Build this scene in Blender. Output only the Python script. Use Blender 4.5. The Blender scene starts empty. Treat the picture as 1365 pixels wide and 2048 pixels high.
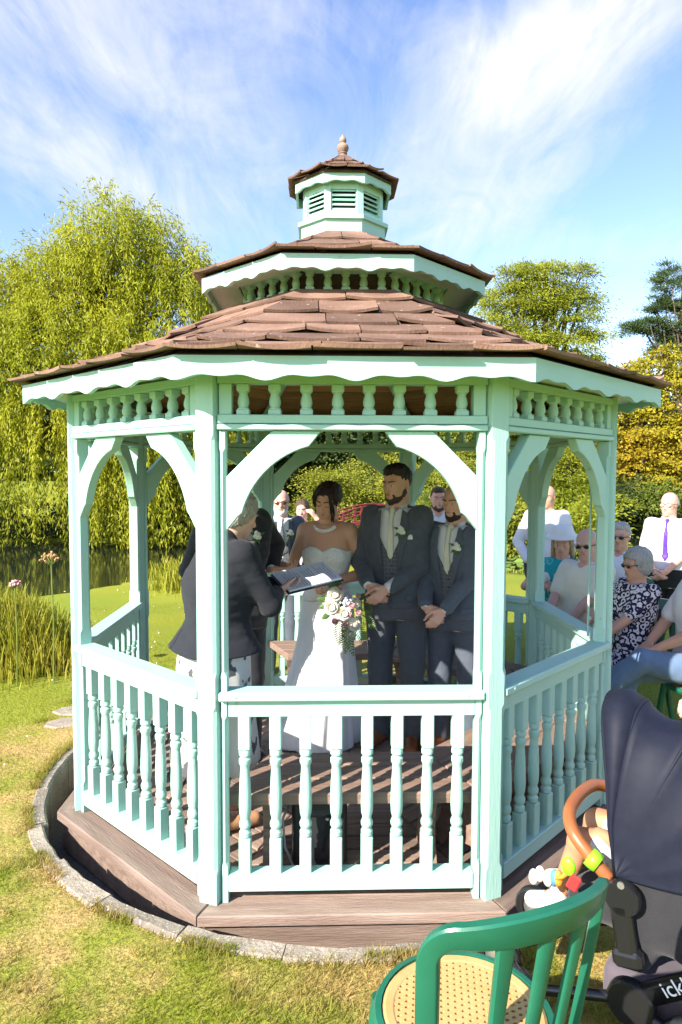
import bpy, math, random
import numpy as np
from mathutils import Vector, Matrix, Euler
random.seed(7)
RNG = np.random.default_rng(7)
PI = math.pi
rad = math.radians
scene = bpy.context.scene
COL = scene.collection

# ------------------------------------------------------------------ camera
cam_data = bpy.data.cameras.new('camera')
cam = bpy.data.objects.new('camera', cam_data)
COL.objects.link(cam)
cam.location = (-0.0025, -4.1974, 1.7813)
cam.rotation_mode = 'XYZ'
cam.rotation_euler = (rad(90 - 3.255), rad(-0.156), rad(0.041))
cam_data.sensor_fit = 'VERTICAL'
cam_data.sensor_height = 36.0
cam_data.lens = 36.0 * 1376.08 / 2048.0
cam_data.clip_start = 0.05
cam_data.clip_end = 2000
scene.camera = cam

# ------------------------------------------------------------------ light
SUN_EL, SUN_AZ = rad(32.5), rad(45.0)      # azimuth: turned from behind the camera towards the left
sun_dir = Vector((-math.sin(SUN_AZ) * math.cos(SUN_EL), -math.cos(SUN_AZ) * math.cos(SUN_EL), math.sin(SUN_EL)))
sun_data = bpy.data.lights.new('sun', 'SUN')
sun_data.energy = 5.0
sun_data.angle = rad(0.5)
sun_data.color = (1.0, 0.93, 0.82)
sun = bpy.data.objects.new('sun', sun_data)
COL.objects.link(sun)
sun.rotation_euler = sun_dir.to_track_quat('Z', 'Y').to_euler()
sun.location = (-6, -10, 12)

world = bpy.data.worlds.new('World')
scene.world = world
world.use_nodes = True
wt = world.node_tree
for n in list(wt.nodes):
    wt.nodes.remove(n)


def build_world():
    N, L = wt.nodes, wt.links
    out = N.new('ShaderNodeOutputWorld')
    bg = N.new('ShaderNodeBackground')
    bg.inputs['Strength'].default_value = 0.15
    sky = N.new('ShaderNodeTexSky')
    sky.sky_type = 'NISHITA'
    sky.sun_disc = False
    sky.sun_elevation = SUN_EL
    sky.sun_rotation = math.atan2(sun_dir.x, sun_dir.y)
    sky.altitude = 50
    sky.air_density = 1.0
    sky.dust_density = 0.6
    sky.ozone_density = 1.6
    tc = N.new('ShaderNodeTexCoord')

    def vm(op, a, b=None):
        n = N.new('ShaderNodeVectorMath'); n.operation = op
        for i, v in enumerate((a, b)):
            if v is None: continue
            if isinstance(v, (tuple, list)): n.inputs[i].default_value = v
            else: L.new(v, n.inputs[i])
        return n.outputs['Value'] if op in ('DOT_PRODUCT', 'LENGTH') else n.outputs[0]

    def ma(op, a, b=None, c=None, clamp=False):
        n = N.new('ShaderNodeMath'); n.operation = op; n.use_clamp = clamp
        for i, v in enumerate((a, b, c)):
            if v is None: continue
            if isinstance(v, (int, float)): n.inputs[i].default_value = v
            else: L.new(v, n.inputs[i])
        return n.outputs[0]
    d = vm('NORMALIZE', tc.outputs['Generated'])
    sx = N.new('ShaderNodeSeparateXYZ'); L.new(d, sx.inputs[0])
    zz = ma('ADD', ma('MAXIMUM', sx.outputs[2], 0.0), 0.12)
    cx = N.new('ShaderNodeCombineXYZ')
    L.new(ma('DIVIDE', sx.outputs[0], zz), cx.inputs[0])
    L.new(ma('DIVIDE', sx.outputs[1], zz), cx.inputs[1])
    plane = cx.outputs[0]

    def noise(vec, scale, rot, stretch, detail, rough, dist, off):
        mp = N.new('ShaderNodeMapping')
        mp.inputs['Rotation'].default_value = (0, 0, rad(rot))
        mp.inputs['Scale'].default_value = stretch
        mp.inputs['Location'].default_value = off
        L.new(vec, mp.inputs['Vector'])
        n = N.new('ShaderNodeTexNoise')
        n.inputs['Scale'].default_value = scale
        n.inputs['Detail'].default_value = detail
        n.inputs['Roughness'].default_value = rough
        n.inputs['Distortion'].default_value = dist
        L.new(mp.outputs[0], n.inputs['Vector'])
        return n.outputs['Fac']
    big = noise(plane, 0.9, 25, (1, 1.6, 1), 4, 0.55, 0.6, (3.1, 1.7, 0))
    wisp = noise(plane, 1.9, 30, (1.7, 0.8, 1), 9, 0.64, 2.0, (0.4, 2.2, 0))
    fine = noise(plane, 6.0, 10, (2.2, 0.45, 1), 7, 0.62, 0.9, (1.4, 5.2, 0))

    # soft banks of cirrus, each a stretched lobe on the sky: (direction, width, height, tilt, weight)
    def lobe(u, v, w, h, tilt, wt_):
        q = Vector(((u - 682.5) / 1376.0, 1.0, (946 - v) / 1376.0))
        c = q.normalized()
        e1 = Vector((c.y, -c.x, 0)).normalized()
        e2 = c.cross(e1); e2 = e2 if e2.z > 0 else -e2
        t = rad(tilt)
        a1 = (e1 * math.cos(t) + e2 * math.sin(t)) / w
        a2 = (-e1 * math.sin(t) + e2 * math.cos(t)) / h
        p = ma('POWER', vm('DOT_PRODUCT', d, tuple(a1)), 2)
        r = ma('POWER', vm('DOT_PRODUCT', d, tuple(a2)), 2)
        g = ma('EXPONENT', ma('MULTIPLY', ma('ADD', p, r), -1.0))
        f = ma('GREATER_THAN', vm('DOT_PRODUCT', d, tuple(c)), 0.0)
        return ma('MULTIPLY', ma('MULTIPLY', g, f), wt_)
    tot = None
    for args in ((230, 120, .27, .085, -18, .62), (1120, 110, .25, .085, 28, 1.0), (640, 60, .30, .06, -8, .42),
                 (90, 300, .20, .05, -22, .55), (1000, 420, .16, .05, 25, .45), (300, 420, .22, .06, 0, .3), (1250, 500, .2, .04, 0, .3)):
        g = lobe(*args)
        tot = g if tot is None else ma('ADD', tot, g)
    base = ma('MULTIPLY', big, 0.30)
    cov = ma('ADD', tot, base)
    tex = ma('ADD', ma('MULTIPLY', wisp, 0.75), ma('MULTIPLY', fine, 0.35))
    den = ma('MULTIPLY', ma('SUBTRACT', ma('MULTIPLY', ma('ADD', tex, 0.0), ma('ADD', cov, 0.15)), 0.272), 1.9, clamp=True)
    hz = N.new('ShaderNodeMapRange'); hz.interpolation_type = 'SMOOTHSTEP'
    L.new(sx.outputs[2], hz.inputs[0])
    hz.inputs[1].default_value = -0.02; hz.inputs[2].default_value = 0.16
    den = ma('MULTIPLY', den, hz.outputs[0])
    mix = N.new('ShaderNodeMixRGB')
    L.new(den, mix.inputs['Fac'])
    hs = N.new('ShaderNodeHueSaturation')
    hs.inputs['Hue'].default_value = 0.512
    hs.inputs['Saturation'].default_value = 1.06
    hs.inputs['Value'].default_value = 0.84
    L.new(sky.outputs[0], hs.inputs['Color'])
    L.new(hs.outputs[0], mix.inputs['Color1'])
    mix.inputs['Color2'].default_value = (2.7, 2.75, 2.85, 1)
    L.new(mix.outputs[0], bg.inputs['Color'])
    L.new(bg.outputs[0], out.inputs[0])


build_world()
vs = scene.view_settings
vs.view_transform = 'Standard'
vs.look = 'None'
vs.gamma = 1
vs.use_curve_mapping = False
vs.exposure = 1.42
try:
    scene.cycles.max_bounces = 8
    scene.cycles.diffuse_bounces = 6
    scene.cycles.transparent_max_bounces = 8
    scene.cycles.use_denoising = True
    scene.cycles.caustics_reflective = False
    scene.cycles.caustics_refractive = False
except Exception:
    pass

# ------------------------------------------------------------------ materials
MATS = {}


def mat(name, col, rough=0.6, col2=None, nscale=8.0, nmix=0.5, stretch=(1, 1, 1), bump=0.0, bscale=40.0, spec=0.4,
        metallic=0.0, coords='Object', trans=0.0, detail=4.0, sheen=0.0, bstretch=None, attr=None, coat=0.0, speck=None):
    """A procedural surface: two colours mixed by stretched noise, fine bump, optional leaf translucency."""
    if name in MATS:
        return MATS[name]
    m = bpy.data.materials.new(name); m.use_nodes = True
    nt = m.node_tree; N, L = nt.nodes, nt.links
    b = N['Principled BSDF']; out = N['Material Output']
    b.inputs['Roughness'].default_value = rough
    b.inputs['Specular IOR Level'].default_value = spec
    b.inputs['Metallic'].default_value = metallic
    if sheen: b.inputs['Sheen Weight'].default_value = sheen
    if coat: b.inputs['Coat Weight'].default_value = coat; b.inputs['Coat Roughness'].default_value = 0.15
    c4 = lambda c: (c[0], c[1], c[2], 1)
    tc = N.new('ShaderNodeTexCoord')

    def tex(scale, st, det, dist=0.0):
        mp = N.new('ShaderNodeMapping'); mp.inputs['Scale'].default_value = st
        L.new(tc.outputs[coords], mp.inputs['Vector'])
        n = N.new('ShaderNodeTexNoise'); n.inputs['Scale'].default_value = scale
        n.inputs['Detail'].default_value = det; n.inputs['Distortion'].default_value = dist
        n.inputs['Roughness'].default_value = 0.6
        L.new(mp.outputs[0], n.inputs['Vector'])
        return n.outputs['Fac']
    colour = None
    if col2 is not None:
        f = tex(nscale, stretch, detail, 0.3)
        mr = N.new('ShaderNodeMapRange'); L.new(f, mr.inputs[0])
        mr.inputs[1].default_value = 0.5 - 0.5 * nmix * 0.6; mr.inputs[2].default_value = 0.5 + 0.5 * nmix * 0.6
        mx = N.new('ShaderNodeMixRGB'); L.new(mr.outputs[0], mx.inputs['Fac'])
        mx.inputs['Color1'].default_value = c4(col); mx.inputs['Color2'].default_value = c4(col2)
        colour = mx.outputs[0]
    if attr:                                   # each piece's own tint, kept on the mesh or object
        if attr in ('object', 'object2'):
            oi = N.new('ShaderNodeObjectInfo'); rnd = oi.outputs['Random']
        else:
            at = N.new('ShaderNodeAttribute'); at.attribute_name = attr; rnd = at.outputs['Fac']
        mr = N.new('ShaderNodeMapRange'); L.new(rnd, mr.inputs[0])
        mr.inputs[3].default_value = 0.62 if attr == 'object2' else 0.72; mr.inputs[4].default_value = 1.3 if attr == 'object2' else 1.25
        hs = N.new('ShaderNodeHueSaturation'); L.new(mr.outputs[0], hs.inputs['Value'])
        if colour is not None: L.new(colour, hs.inputs['Color'])
        else: hs.inputs['Color'].default_value = c4(col)
        colour = hs.outputs[0]
    if speck:
        v = N.new('ShaderNodeTexNoise'); v.inputs['Scale'].default_value = speck[0]; v.inputs['Detail'].default_value = 3
        L.new(tc.outputs[coords], v.inputs['Vector'])
        mr = N.new('ShaderNodeMapRange'); L.new(v.outputs['Fac'], mr.inputs[0])
        mr.inputs[1].default_value = speck[1]; mr.inputs[2].default_value = speck[1] + 0.06
        mx = N.new('ShaderNodeMixRGB'); L.new(mr.outputs[0], mx.inputs['Fac'])
        if colour is not None: L.new(colour, mx.inputs['Color1'])
        else: mx.inputs['Color1'].default_value = c4(col)
        mx.inputs['Color2'].default_value = c4(speck[2])
        colour = mx.outputs[0]
    if colour is not None: L.new(colour, b.inputs['Base Color'])
    else: b.inputs['Base Color'].default_value = c4(col)
    if bump:
        f = tex(bscale, bstretch or stretch, 5.0)
        bp = N.new('ShaderNodeBump'); bp.inputs['Strength'].default_value = bump; bp.inputs['Distance'].default_value = 0.01
        L.new(f, bp.inputs['Height']); L.new(bp.outputs[0], b.inputs['Normal'])
    if trans:
        tr = N.new('ShaderNodeBsdfTranslucent')
        if colour is not None: L.new(colour, tr.inputs['Color'])
        else: tr.inputs['Color'].default_value = c4(col)
        ms = N.new('ShaderNodeMixShader'); ms.inputs[0].default_value = trans
        L.new(b.outputs[0], ms.inputs[1]); L.new(tr.outputs[0], ms.inputs[2]); L.new(ms.outputs[0], out.inputs['Surface'])
    MATS[name] = m
    return m


# ------------------------------------------------------------------ mesh helpers
def np_mesh(name, V, F, smooth=False, attr=None):
    """Mesh from numpy vertices (n,3) and faces (m,k); attr: name -> per-vertex float array."""
    V = np.ascontiguousarray(V, dtype=np.float32); F = np.ascontiguousarray(F, dtype=np.int32)
    me = bpy.data.meshes.new(name)
    me.vertices.add(len(V)); me.vertices.foreach_set('co', V.ravel())
    k = F.shape[1]
    me.loops.add(F.size); me.loops.foreach_set('vertex_index', F.ravel())
    me.polygons.add(len(F)); me.polygons.foreach_set('loop_start', np.arange(0, F.size, k, dtype=np.int32))
    if smooth: me.polygons.foreach_set('use_smooth', np.ones(len(F), dtype=bool))
    if attr:
        for an, a in attr.items():
            at = me.attributes.new(an, 'FLOAT', 'POINT'); at.data.foreach_set('value', np.asarray(a, np.float32))
    me.update(calc_edges=True)
    return me


def link(name, me, m=None, parent=None, loc=(0, 0, 0), rot=(0, 0, 0), scale=(1, 1, 1)):
    o = bpy.data.objects.new(name, me)
    COL.objects.link(o)
    if m is not None and me is not None and len(me.materials) == 0:
        me.materials.append(m)
    o.location = loc; o.rotation_euler = rot; o.scale = scale
    if parent is not None: o.parent = parent
    return o


def tag(o, label, cat, group=None, kind=None):
    o['label'] = label; o['category'] = cat
    if group: o['group'] = group
    if kind: o['kind'] = kind
    return o


def thing(name, label, cat, loc=(0, 0, 0), rotz=0.0, group=None):
    o = link(name, None, loc=loc, rot=(0, 0, rotz))
    o.empty_display_size = 0.1
    return tag(o, label, cat, group)


class MB:
    """Collects boxes, prisms, tubes and turned profiles into one mesh."""
    def __init__(s): s.v = []; s.f = []

    def add(s, vs, fs, M=None):
        n = len(s.v)
        for p in vs:
            p = Vector(p)
            s.v.append(M @ p if M is not None else p)
        s.f += [tuple(i + n for i in f) for f in fs]
        return s

    def box(s, c, size, c_=0.0, M=None, rot=None):
        hx, hy, hz = size[0] / 2, size[1] / 2, size[2] / 2
        R = Matrix.Translation(c)
        if rot is not None: R = R @ Euler(rot).to_matrix().to_4x4()
        if M is not None: R = M @ R
        if c_ <= 0:
            vs = [(x * hx, y * hy, z * hz) for x in (-1, 1) for y in (-1, 1) for z in (-1, 1)]
            fs = [(0, 1, 3, 2), (4, 6, 7, 5), (0, 4, 5, 1), (2, 3, 7, 6), (0, 2, 6, 4), (1, 5, 7, 3)]
            return s.add(vs, fs, R)
        c_ = min(c_, hx * .9, hy * .9, hz * .9)
        vs = []; ix = {}
        for sx in (-1, 1):
            for sy in (-1, 1):
                for sz in (-1, 1):
                    for a in range(3):
                        q = [hx - c_, hy - c_, hz - c_]; q[a] += c_
                        ix[sx, sy, sz, a] = len(vs); vs.append((sx * q[0], sy * q[1], sz * q[2]))
        fs = []
        for a in range(3):
            b, c2 = (a + 1) % 3, (a + 2) % 3
            for sg in (-1, 1):
                ring = []
                for sb, sc in ((-1, -1), (1, -1), (1, 1), (-1, 1)):
                    k = [0, 0, 0]; k[a] = sg; k[b] = sb; k[c2] = sc; ring.append(ix[k[0], k[1], k[2], a])
                fs.append(tuple(ring if sg > 0 else ring[::-1]))
            for sb in (-1, 1):
                for sc in (-1, 1):          # edges along axis a
                    def k_(sa, ax):
                        k = [0, 0, 0]; k[a] = sa; k[b] = sb; k[c2] = sc; return ix[k[0], k[1], k[2], ax]
                    q = (k_(-1, b), k_(1, b), k_(1, c2), k_(-1, c2))
                    fs.append(q if sb * sc < 0 else q[::-1])
        for sx in (-1, 1):
            for sy in (-1, 1):
                for sz in (-1, 1):
                    t = (ix[sx, sy, sz, 0], ix[sx, sy, sz, 1], ix[sx, sy, sz, 2])
                    fs.append(t if sx * sy * sz > 0 else t[::-1])
        return s.add(vs, fs, R)

    def prism(s, poly, y0, y1, M=None):
        """polygon in x,z extruded from y0 to y1"""
        n = len(poly)
        vs = [(p[0], y0, p[1]) for p in poly] + [(p[0], y1, p[1]) for p in poly]
        fs = [tuple(range(n)), tuple(range(2 * n - 1, n - 1, -1))]
        fs += [(i, i + n, (i + 1) % n + n, (i + 1) % n) for i in range(n)]
        return s.add(vs, fs, M)

    def strip(s, top, bot, y0, y1, M=None):
        """board between two polylines in x,z (same count), y0..y1 thick"""
        n = len(top)
        vs = [(p[0], y0, p[1]) for p in top] + [(p[0], y0, p[1]) for p in bot] + [(p[0], y1, p[1]) for p in top] + [(p[0], y1, p[1]) for p in bot]
        fs = []
        for i in range(n - 1):
            fs += [(n + i, n + i + 1, i + 1, i), (2 * n + i, 2 * n + i + 1, 3 * n + i + 1, 3 * n + i),
                   (i, i + 1, 2 * n + i + 1, 2 * n + i), (n + i + 1, n + i, 3 * n + i, 3 * n + i + 1)]
        fs += [(n, 0, 2 * n, 3 * n), (n - 1, 2 * n - 1, 4 * n - 1, 3 * n - 1)]
        return s.add(vs, fs, M)

    def lathe(s, prof, seg=12, M=None, cap=True):
        vs = []; fs = []
        for r, z in prof:
            for k in range(seg):
                a = 2 * PI * k / seg
                vs.append((r * math.cos(a), r * math.sin(a), z))
        for i in range(len(prof) - 1):
            for k in range(seg):
                k2 = (k + 1) % seg
                fs.append((i * seg + k, i * seg + k2, (i + 1) * seg + k2, (i + 1) * seg + k))
        if cap:
            fs.append(tuple(range(seg - 1, -1, -1)))
            fs.append(tuple((len(prof) - 1) * seg + k for k in range(seg)))
        return s.add(vs, fs, M)

    def tube(s, path, r, seg=8, flat=None, up=(0, 0, 1), cap=True):
        """swept tube; r: radius or list; flat=(a,b) gives an elliptical section a sideways, b along up"""
        P = [Vector(p) for p in path]; n = len(P)
        rr = r if isinstance(r, (list, tuple)) else [r] * n
        vs = []; fs = []
        side0 = None
        for i in range(n):
            t = (P[min(i + 1, n - 1)] - P[max(i - 1, 0)])
            t.normalize()
            u = Vector(up)
            sd = t.cross(u)
            if sd.length < 1e-3: sd = t.cross(Vector((1, 0, 0)))
            sd.normalize()
            if side0 is not None and sd.dot(side0) < 0: sd = -sd
            side0 = sd
            u2 = sd.cross(t)
            for k in range(seg):
                a = 2 * PI * k / seg
                fa, fb = flat if flat else (1, 1)
                vs.append(P[i] + sd * (math.cos(a) * rr[i] * fa) + u2 * (math.sin(a) * rr[i] * fb))
        for i in range(n - 1):
            for k in range(seg):
                k2 = (k + 1) % seg
                fs.append((i * seg + k, i * seg + k2, (i + 1) * seg + k2, (i + 1) * seg + k))
        if cap:
            fs.append(tuple(range(seg - 1, -1, -1)))
            fs.append(tuple((n - 1) * seg + k for k in range(seg)))
        return s.add(vs, fs)

    def sphere(s, c, r, seg=10, ring=6, sc=(1, 1, 1), M=None):
        prof = [(max(math.sin(PI * i / ring), 1e-3) * r, -math.cos(PI * i / ring) * r) for i in range(ring + 1)]
        T = Matrix.Translation(c) @ Matrix.Diagonal((*sc, 1))
        return s.lathe(prof, seg, (M @ T) if M is not None else T)

    def mesh(s, name, smooth=False):
        me = bpy.data.meshes.new(name)
        me.from_pydata([tuple(v) for v in s.v], [], s.f)
        if smooth: me.polygons.foreach_set('use_smooth', [True] * len(me.polygons))
        me.update()
        return me

    def build(s, name, m, parent=None, smooth=False, **k):
        return link(name, s.mesh(name, smooth), m, parent, **k)


def smooth_by_angle(me, deg=40):
    """smooth shading with crisp edges where faces meet at more than deg"""
    me.polygons.foreach_set('use_smooth', [True] * len(me.polygons))
    try: me.set_sharp_from_angle(angle=rad(deg))
    except Exception: pass
    return me


def vnoise(P, scale=1.0, seed=0, octaves=3):
    """value noise on an (n,d) array of points, about -1..1"""
    P = np.asarray(P, np.float64) * scale
    if P.shape[1] == 2: P = np.c_[P, np.zeros(len(P))]
    out = np.zeros(len(P)); amp = 1.0; tot = 0
    for o in range(octaves):
        Q = P * 2 ** o + 17.3 * o + seed * 7.77
        i = np.floor(Q).astype(np.int64); f = Q - i; f = f * f * (3 - 2 * f)

        def h(dx, dy, dz):
            n = (i[:, 0] + dx) * 374761393 + (i[:, 1] + dy) * 668265263 + (i[:, 2] + dz) * 2147483647 + seed * 974711
            n = (n ^ (n >> 13)) * 1274126177 & 0x7fffffff
            n = (n ^ (n >> 16)) & 0xffffff
            return n / 0xffffff * 2 - 1
        x0 = [[h(0, a, b) * (1 - f[:, 0]) + h(1, a, b) * f[:, 0] for b in (0, 1)] for a in (0, 1)]
        y0 = [x0[0][b] * (1 - f[:, 1]) + x0[1][b] * f[:, 1] for b in (0, 1)]
        out += amp * (y0[0] * (1 - f[:, 2]) + y0[1] * f[:, 2]); tot += amp; amp *= 0.5
    return out / tot
# ------------------------------------------------------------------ materials of the setting
M_MINT = mat('mint_paint', (0.325, 0.545, 0.475), 0.5, (0.37, 0.59, 0.525), nscale=5, nmix=1.0, stretch=(4, 4, .5), bump=0.22, bscale=30,
             bstretch=(5, 5, 0.5), spec=0.3, speck=(16, 0.70, (0.24, 0.40, 0.34)))
M_MINT_H = mat('mint_paint_boards', (0.325, 0.545, 0.475), 0.5, (0.37, 0.59, 0.525), nscale=5, nmix=1.0, stretch=(.5, 4, 4), bump=0.22, bscale=30,
               bstretch=(0.5, 5, 5), spec=0.3, speck=(16, 0.70, (0.24, 0.40, 0.34)))
M_SHINGLE = mat('weathered_shingle', (0.12, 0.066, 0.046), 0.8, (0.27, 0.162, 0.115), nscale=4, nmix=1.0, stretch=(1, 1, 1), bump=0.5,
                bscale=50, bstretch=(2.0, 0.5, 1), spec=0.35, attr='object2', speck=(30, 0.66, (0.36, 0.28, 0.22)))
M_DECK = mat('weathered_deck', (0.15, 0.098, 0.072), 0.75, (0.34, 0.25, 0.205), nscale=4, nmix=1.0, stretch=(0.6, 7, 7), bump=0.6, bscale=30,
             bstretch=(0.5, 8, 8), spec=0.3, attr='object')
M_BENCH = mat('weathered_bench', (0.16, 0.10, 0.075), 0.65, (0.31, 0.21, 0.165), nscale=5, nmix=0.9, stretch=(0.5, 8, 8), bump=0.4, bscale=34,
              bstretch=(0.5, 8, 8), spec=0.3)
M_SOFFIT_WOOD = mat('brown_roof_boards', (0.20, 0.10, 0.05), 0.7, (0.36, 0.20, 0.11), nscale=5, nmix=0.9, stretch=(0.5, 6, 6), bump=0.3, bscale=30,
                    bstretch=(0.5, 8, 8), spec=0.2, attr='object')
M_UNDER = mat('dark_roof_felt', (0.045, 0.028, 0.02), 0.9, (0.08, 0.05, 0.038), nscale=10)
M_SOFFIT = mat('pale_soffit_paint', (0.50, 0.60, 0.545), 0.5, (0.56, 0.65, 0.60), nscale=4, stretch=(.5, 4, 4), bump=0.15, bscale=30, bstretch=(.5, 5, 5))
M_KERB = mat('kerb_stone', (0.20, 0.165, 0.13), 0.9, (0.34, 0.285, 0.23), nscale=7, nmix=0.8, bump=0.9, bscale=60, spec=0.15, attr='object',
             speck=(90, 0.62, (0.5, 0.47, 0.42)))
M_PIT = mat('pit_gravel', (0.11, 0.095, 0.08), 0.95, (0.20, 0.175, 0.145), nscale=60, nmix=0.9, bump=1.0, bscale=90, spec=0.1)
M_FINIAL = mat('weathered_finial', (0.21, 0.13, 0.095), 0.7, (0.33, 0.23, 0.18), nscale=14, nmix=0.8, bump=0.4, bscale=50, spec=0.3)
M_STEEL = mat('screw_steel', (0.4, 0.4, 0.38), 0.4, metallic=0.8)

GROT = rad(1.774)
R_POST = 1.51          # post centre circle
A8 = PI / 8


def bay_rot(i): return (0, 0, i * PI / 4)


gazebo = thing('gazebo', 'mint green octagonal timber gazebo with brown shingle roof and louvred cupola', 'gazebo', (0, 0, 0), GROT)

# ---- deck: joist frame, ring boards and planks laid parallel to each side
frame_mb = MB()
for i in range(8):
    Rm = Matrix.Rotation(i * PI / 4, 4, 'Z')
    ap = 1.475; L = 2 * ap * math.tan(A8)
    frame_mb.box((0, -ap - 0.0, -0.125), (L, 0.03, 0.17), 0, M=Rm)
frame_mb.box((0, 0, -0.13), (0.12, 2.7, 0.1)); frame_mb.box((0, 0, -0.135), (2.7, 0.12, 0.09))
deck = frame_mb.build('deck', M_DECK, gazebo)
AP_OUT = 1.640 * math.cos(A8)
widths = [0.135] + [0.118] * 11
rng = random.Random(3)
for i in range(8):
    a = AP_OUT
    for k, w in enumerate(widths):
        a1 = max(a - w + 0.006, 0.015)
        if a1 >= a: break
        j = 0.003
        xo, xi = a * math.tan(A8) - j, a1 * math.tan(A8) - j
        if xi < 0.002: xi = 0.002
        z1 = 0.0 + (0.0 if k == 0 else rng.uniform(-0.003, 0.0)); z0 = -0.042
        b = 0.004
        vs = [(-xo, -a, z0), (xo, -a, z0), (xi, -a1, z0), (-xi, -a1, z0),
              (-xo, -a, z1 - b), (xo, -a, z1 - b), (xi, -a1, z1 - b), (-xi, -a1, z1 - b),
              (-xo + b, -a + b, z1), (xo - b, -a + b, z1), (max(xi - b, 0.001), -a1 - b, z1), (-max(xi - b, 0.001), -a1 - b, z1)]
        fs = [(3, 2, 1, 0)] + [(q, (q + 1) % 4, (q + 1) % 4 + 4, q + 4) for q in range(4)] + [(q + 4, (q + 1) % 4 + 4, (q + 1) % 4 + 8, q + 8) for q in range(4)] + [(8, 9, 10, 11)]
        MB().add(vs, fs).build('plank', M_DECK, deck, rot=bay_rot(i))
        a -= w

# ---- posts with their stop-chamfered half stiles
H_BEAM0, H_BEAM1, H_TOP = 1.95, 2.012, 2.17
pm = MB()
pw = 0.082


def chamfer_post(mb, cx, cy, w, d, z0, z1, M, stops):
    """square post whose long arrises are planed off between the stops"""
    c = 0.012
    lv = [(z0, 0)]
    for s0, s1 in stops: lv += [(s0, 0), (s0 + 0.02, c), (s1 - 0.02, c), (s1, 0)]
    lv += [(z1, 0)]
    vs = []; fs = []
    for z, e in lv:
        e = max(e, 0.002); hx, hy = w / 2, d / 2
        vs += [(cx - hx + e, cy - hy, z), (cx + hx - e, cy - hy, z), (cx + hx, cy - hy + e, z), (cx + hx, cy + hy - e, z),
               (cx + hx - e, cy + hy, z), (cx - hx + e, cy + hy, z), (cx - hx, cy + hy - e, z), (cx - hx, cy - hy + e, z)]
    for q in range(len(lv) - 1):
        for k in range(8):
            fs.append((q * 8 + k, q * 8 + (k + 1) % 8, q * 8 + 8 + (k + 1) % 8, q * 8 + 8 + k))
    fs.append(tuple(range(7, -1, -1))); fs.append(tuple((len(lv) - 1) * 8 + k for k in range(8)))
    mb.add(vs, fs, M)


chamfer_post(pm, 0, -R_POST, pw, pw, 0.001, H_TOP, None, ((0.13, 0.83), (0.95, 1.93)))
post_me = pm.mesh('post')
st = MB()
half = R_POST * math.sin(A8)
APO = R_POST * math.cos(A8)
for sx in (-1, 1):
    x = sx * (half - pw * 0.60 - 0.006)
    chamfer_post(st, x, -APO, 0.034, 0.064, 0.001, H_BEAM0 - 0.002, None, ((0.15, 0.79), (0.95, 1.88)))
stile_me = st.mesh('stile')
for i in range(8):
    po = link('post', post_me, M_MINT, gazebo, rot=(0, 0, i * PI / 4 + A8))
for i in range(8):
    so = None
    for sx in (-1, 1):
        one = MB()
        chamfer_post(one, sx * (half - pw * 0.60 - 0.006), -APO, 0.025, 0.064, 0.001, H_BEAM0 - 0.002, None, ((0.15, 0.79), (0.95, 1.88)))
        one.build('stile', M_MINT, gazebo, rot=bay_rot(i))
XIN = half - pw * 0.60 - 0.006 - 0.0125       # inner face of the stiles

# ---- balusters
bl = MB()
bw = 0.0495
ZB = lambda z: 0.64 + (z - 0.66) * 1.09
bl.box((0, 0, 0.7235), (bw, bw, 0.165), 0.004)
bl.box((0, 0, 0.177), (bw, bw, 0.178), 0.004)
bl.lathe([(r_ * .95, ZB(z_)) for r_, z_ in [(0.020, 0.318), (0.026, 0.322), (0.0265, 0.338), (0.020, 0.346), (0.0195, 0.350), (0.026, 0.358), (0.027, 0.372), (0.020, 0.386),
          (0.0205, 0.392), (0.0255, 0.408), (0.0275, 0.44), (0.0265, 0.48), (0.0235, 0.54), (0.020, 0.585), (0.021, 0.597), (0.0265, 0.606),
          (0.026, 0.622), (0.019, 0.628), (0.019, 0.632), (0.026, 0.638), (0.0265, 0.652), (0.021, 0.660)]], 14)
baluster_me = smooth_by_angle(bl.mesh('baluster'), 35)
sp = MB()
sp.box((0, 0, 2.121), (0.050, 0.046, 0.030), 0.003)
sp.box((0, 0, 2.0235), (0.052, 0.048, 0.022), 0.003)
sp.lathe([(0.024, 2.034), (0.0235, 2.040), (0.019, 2.043), (0.0195, 2.046), (0.0235, 2.056), (0.024, 2.066), (0.0215, 2.080), (0.017, 2.094),
          (0.0185, 2.100), (0.0235, 2.104), (0.024, 2.108)], 14)
spindle_me = smooth_by_angle(sp.mesh('spindle'), 35)

bal_mb = MB()
LX = XIN - 0.001
bal_mb.box((0, -APO - 0.004, 0.8715), (2 * (half - 0.034), 0.105, 0.036), 0.006)      # cap
bal_mb.box((0, -APO - 0.002, 0.8175), (2 * LX, 0.05, 0.0715), 0.003)                      # apron
bal_me = bal_mb.mesh('balustrade')
ft = MB(); ft.box((0, -APO, 0.083), (2 * LX, 0.075, 0.070), 0.004)
foot_me = ft.mesh('foot_rail')
sc_mb = MB()
for sx in (-1, 1): sc_mb.lathe([(0.006, 0), (0.006, 0.002), (0.003, 0.003)], 8, Matrix.Translation((sx * (LX - 0.035), -APO - 0.0565, 0.874)) @ Matrix.Rotation(PI / 2, 4, 'X'))
screw_me = sc_mb.mesh('screw')
for i in range(8):
    if i == 5: continue                          # the open entrance bay
    b = link('balustrade', bal_me, M_MINT_H, gazebo, rot=bay_rot(i))
    link('screw', screw_me, M_MINT, b)
    link('foot_rail', foot_me, M_MINT_H, b)
    for k in range(8):
        x = (k - 3.5) * 0.1262
        link('baluster', baluster_me, M_MINT, b, loc=(x + rng.uniform(-.002, .002), -APO - 0.001, 0), rot=(0, 0, rad(rng.uniform(-1.5, 1.5))))

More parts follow.
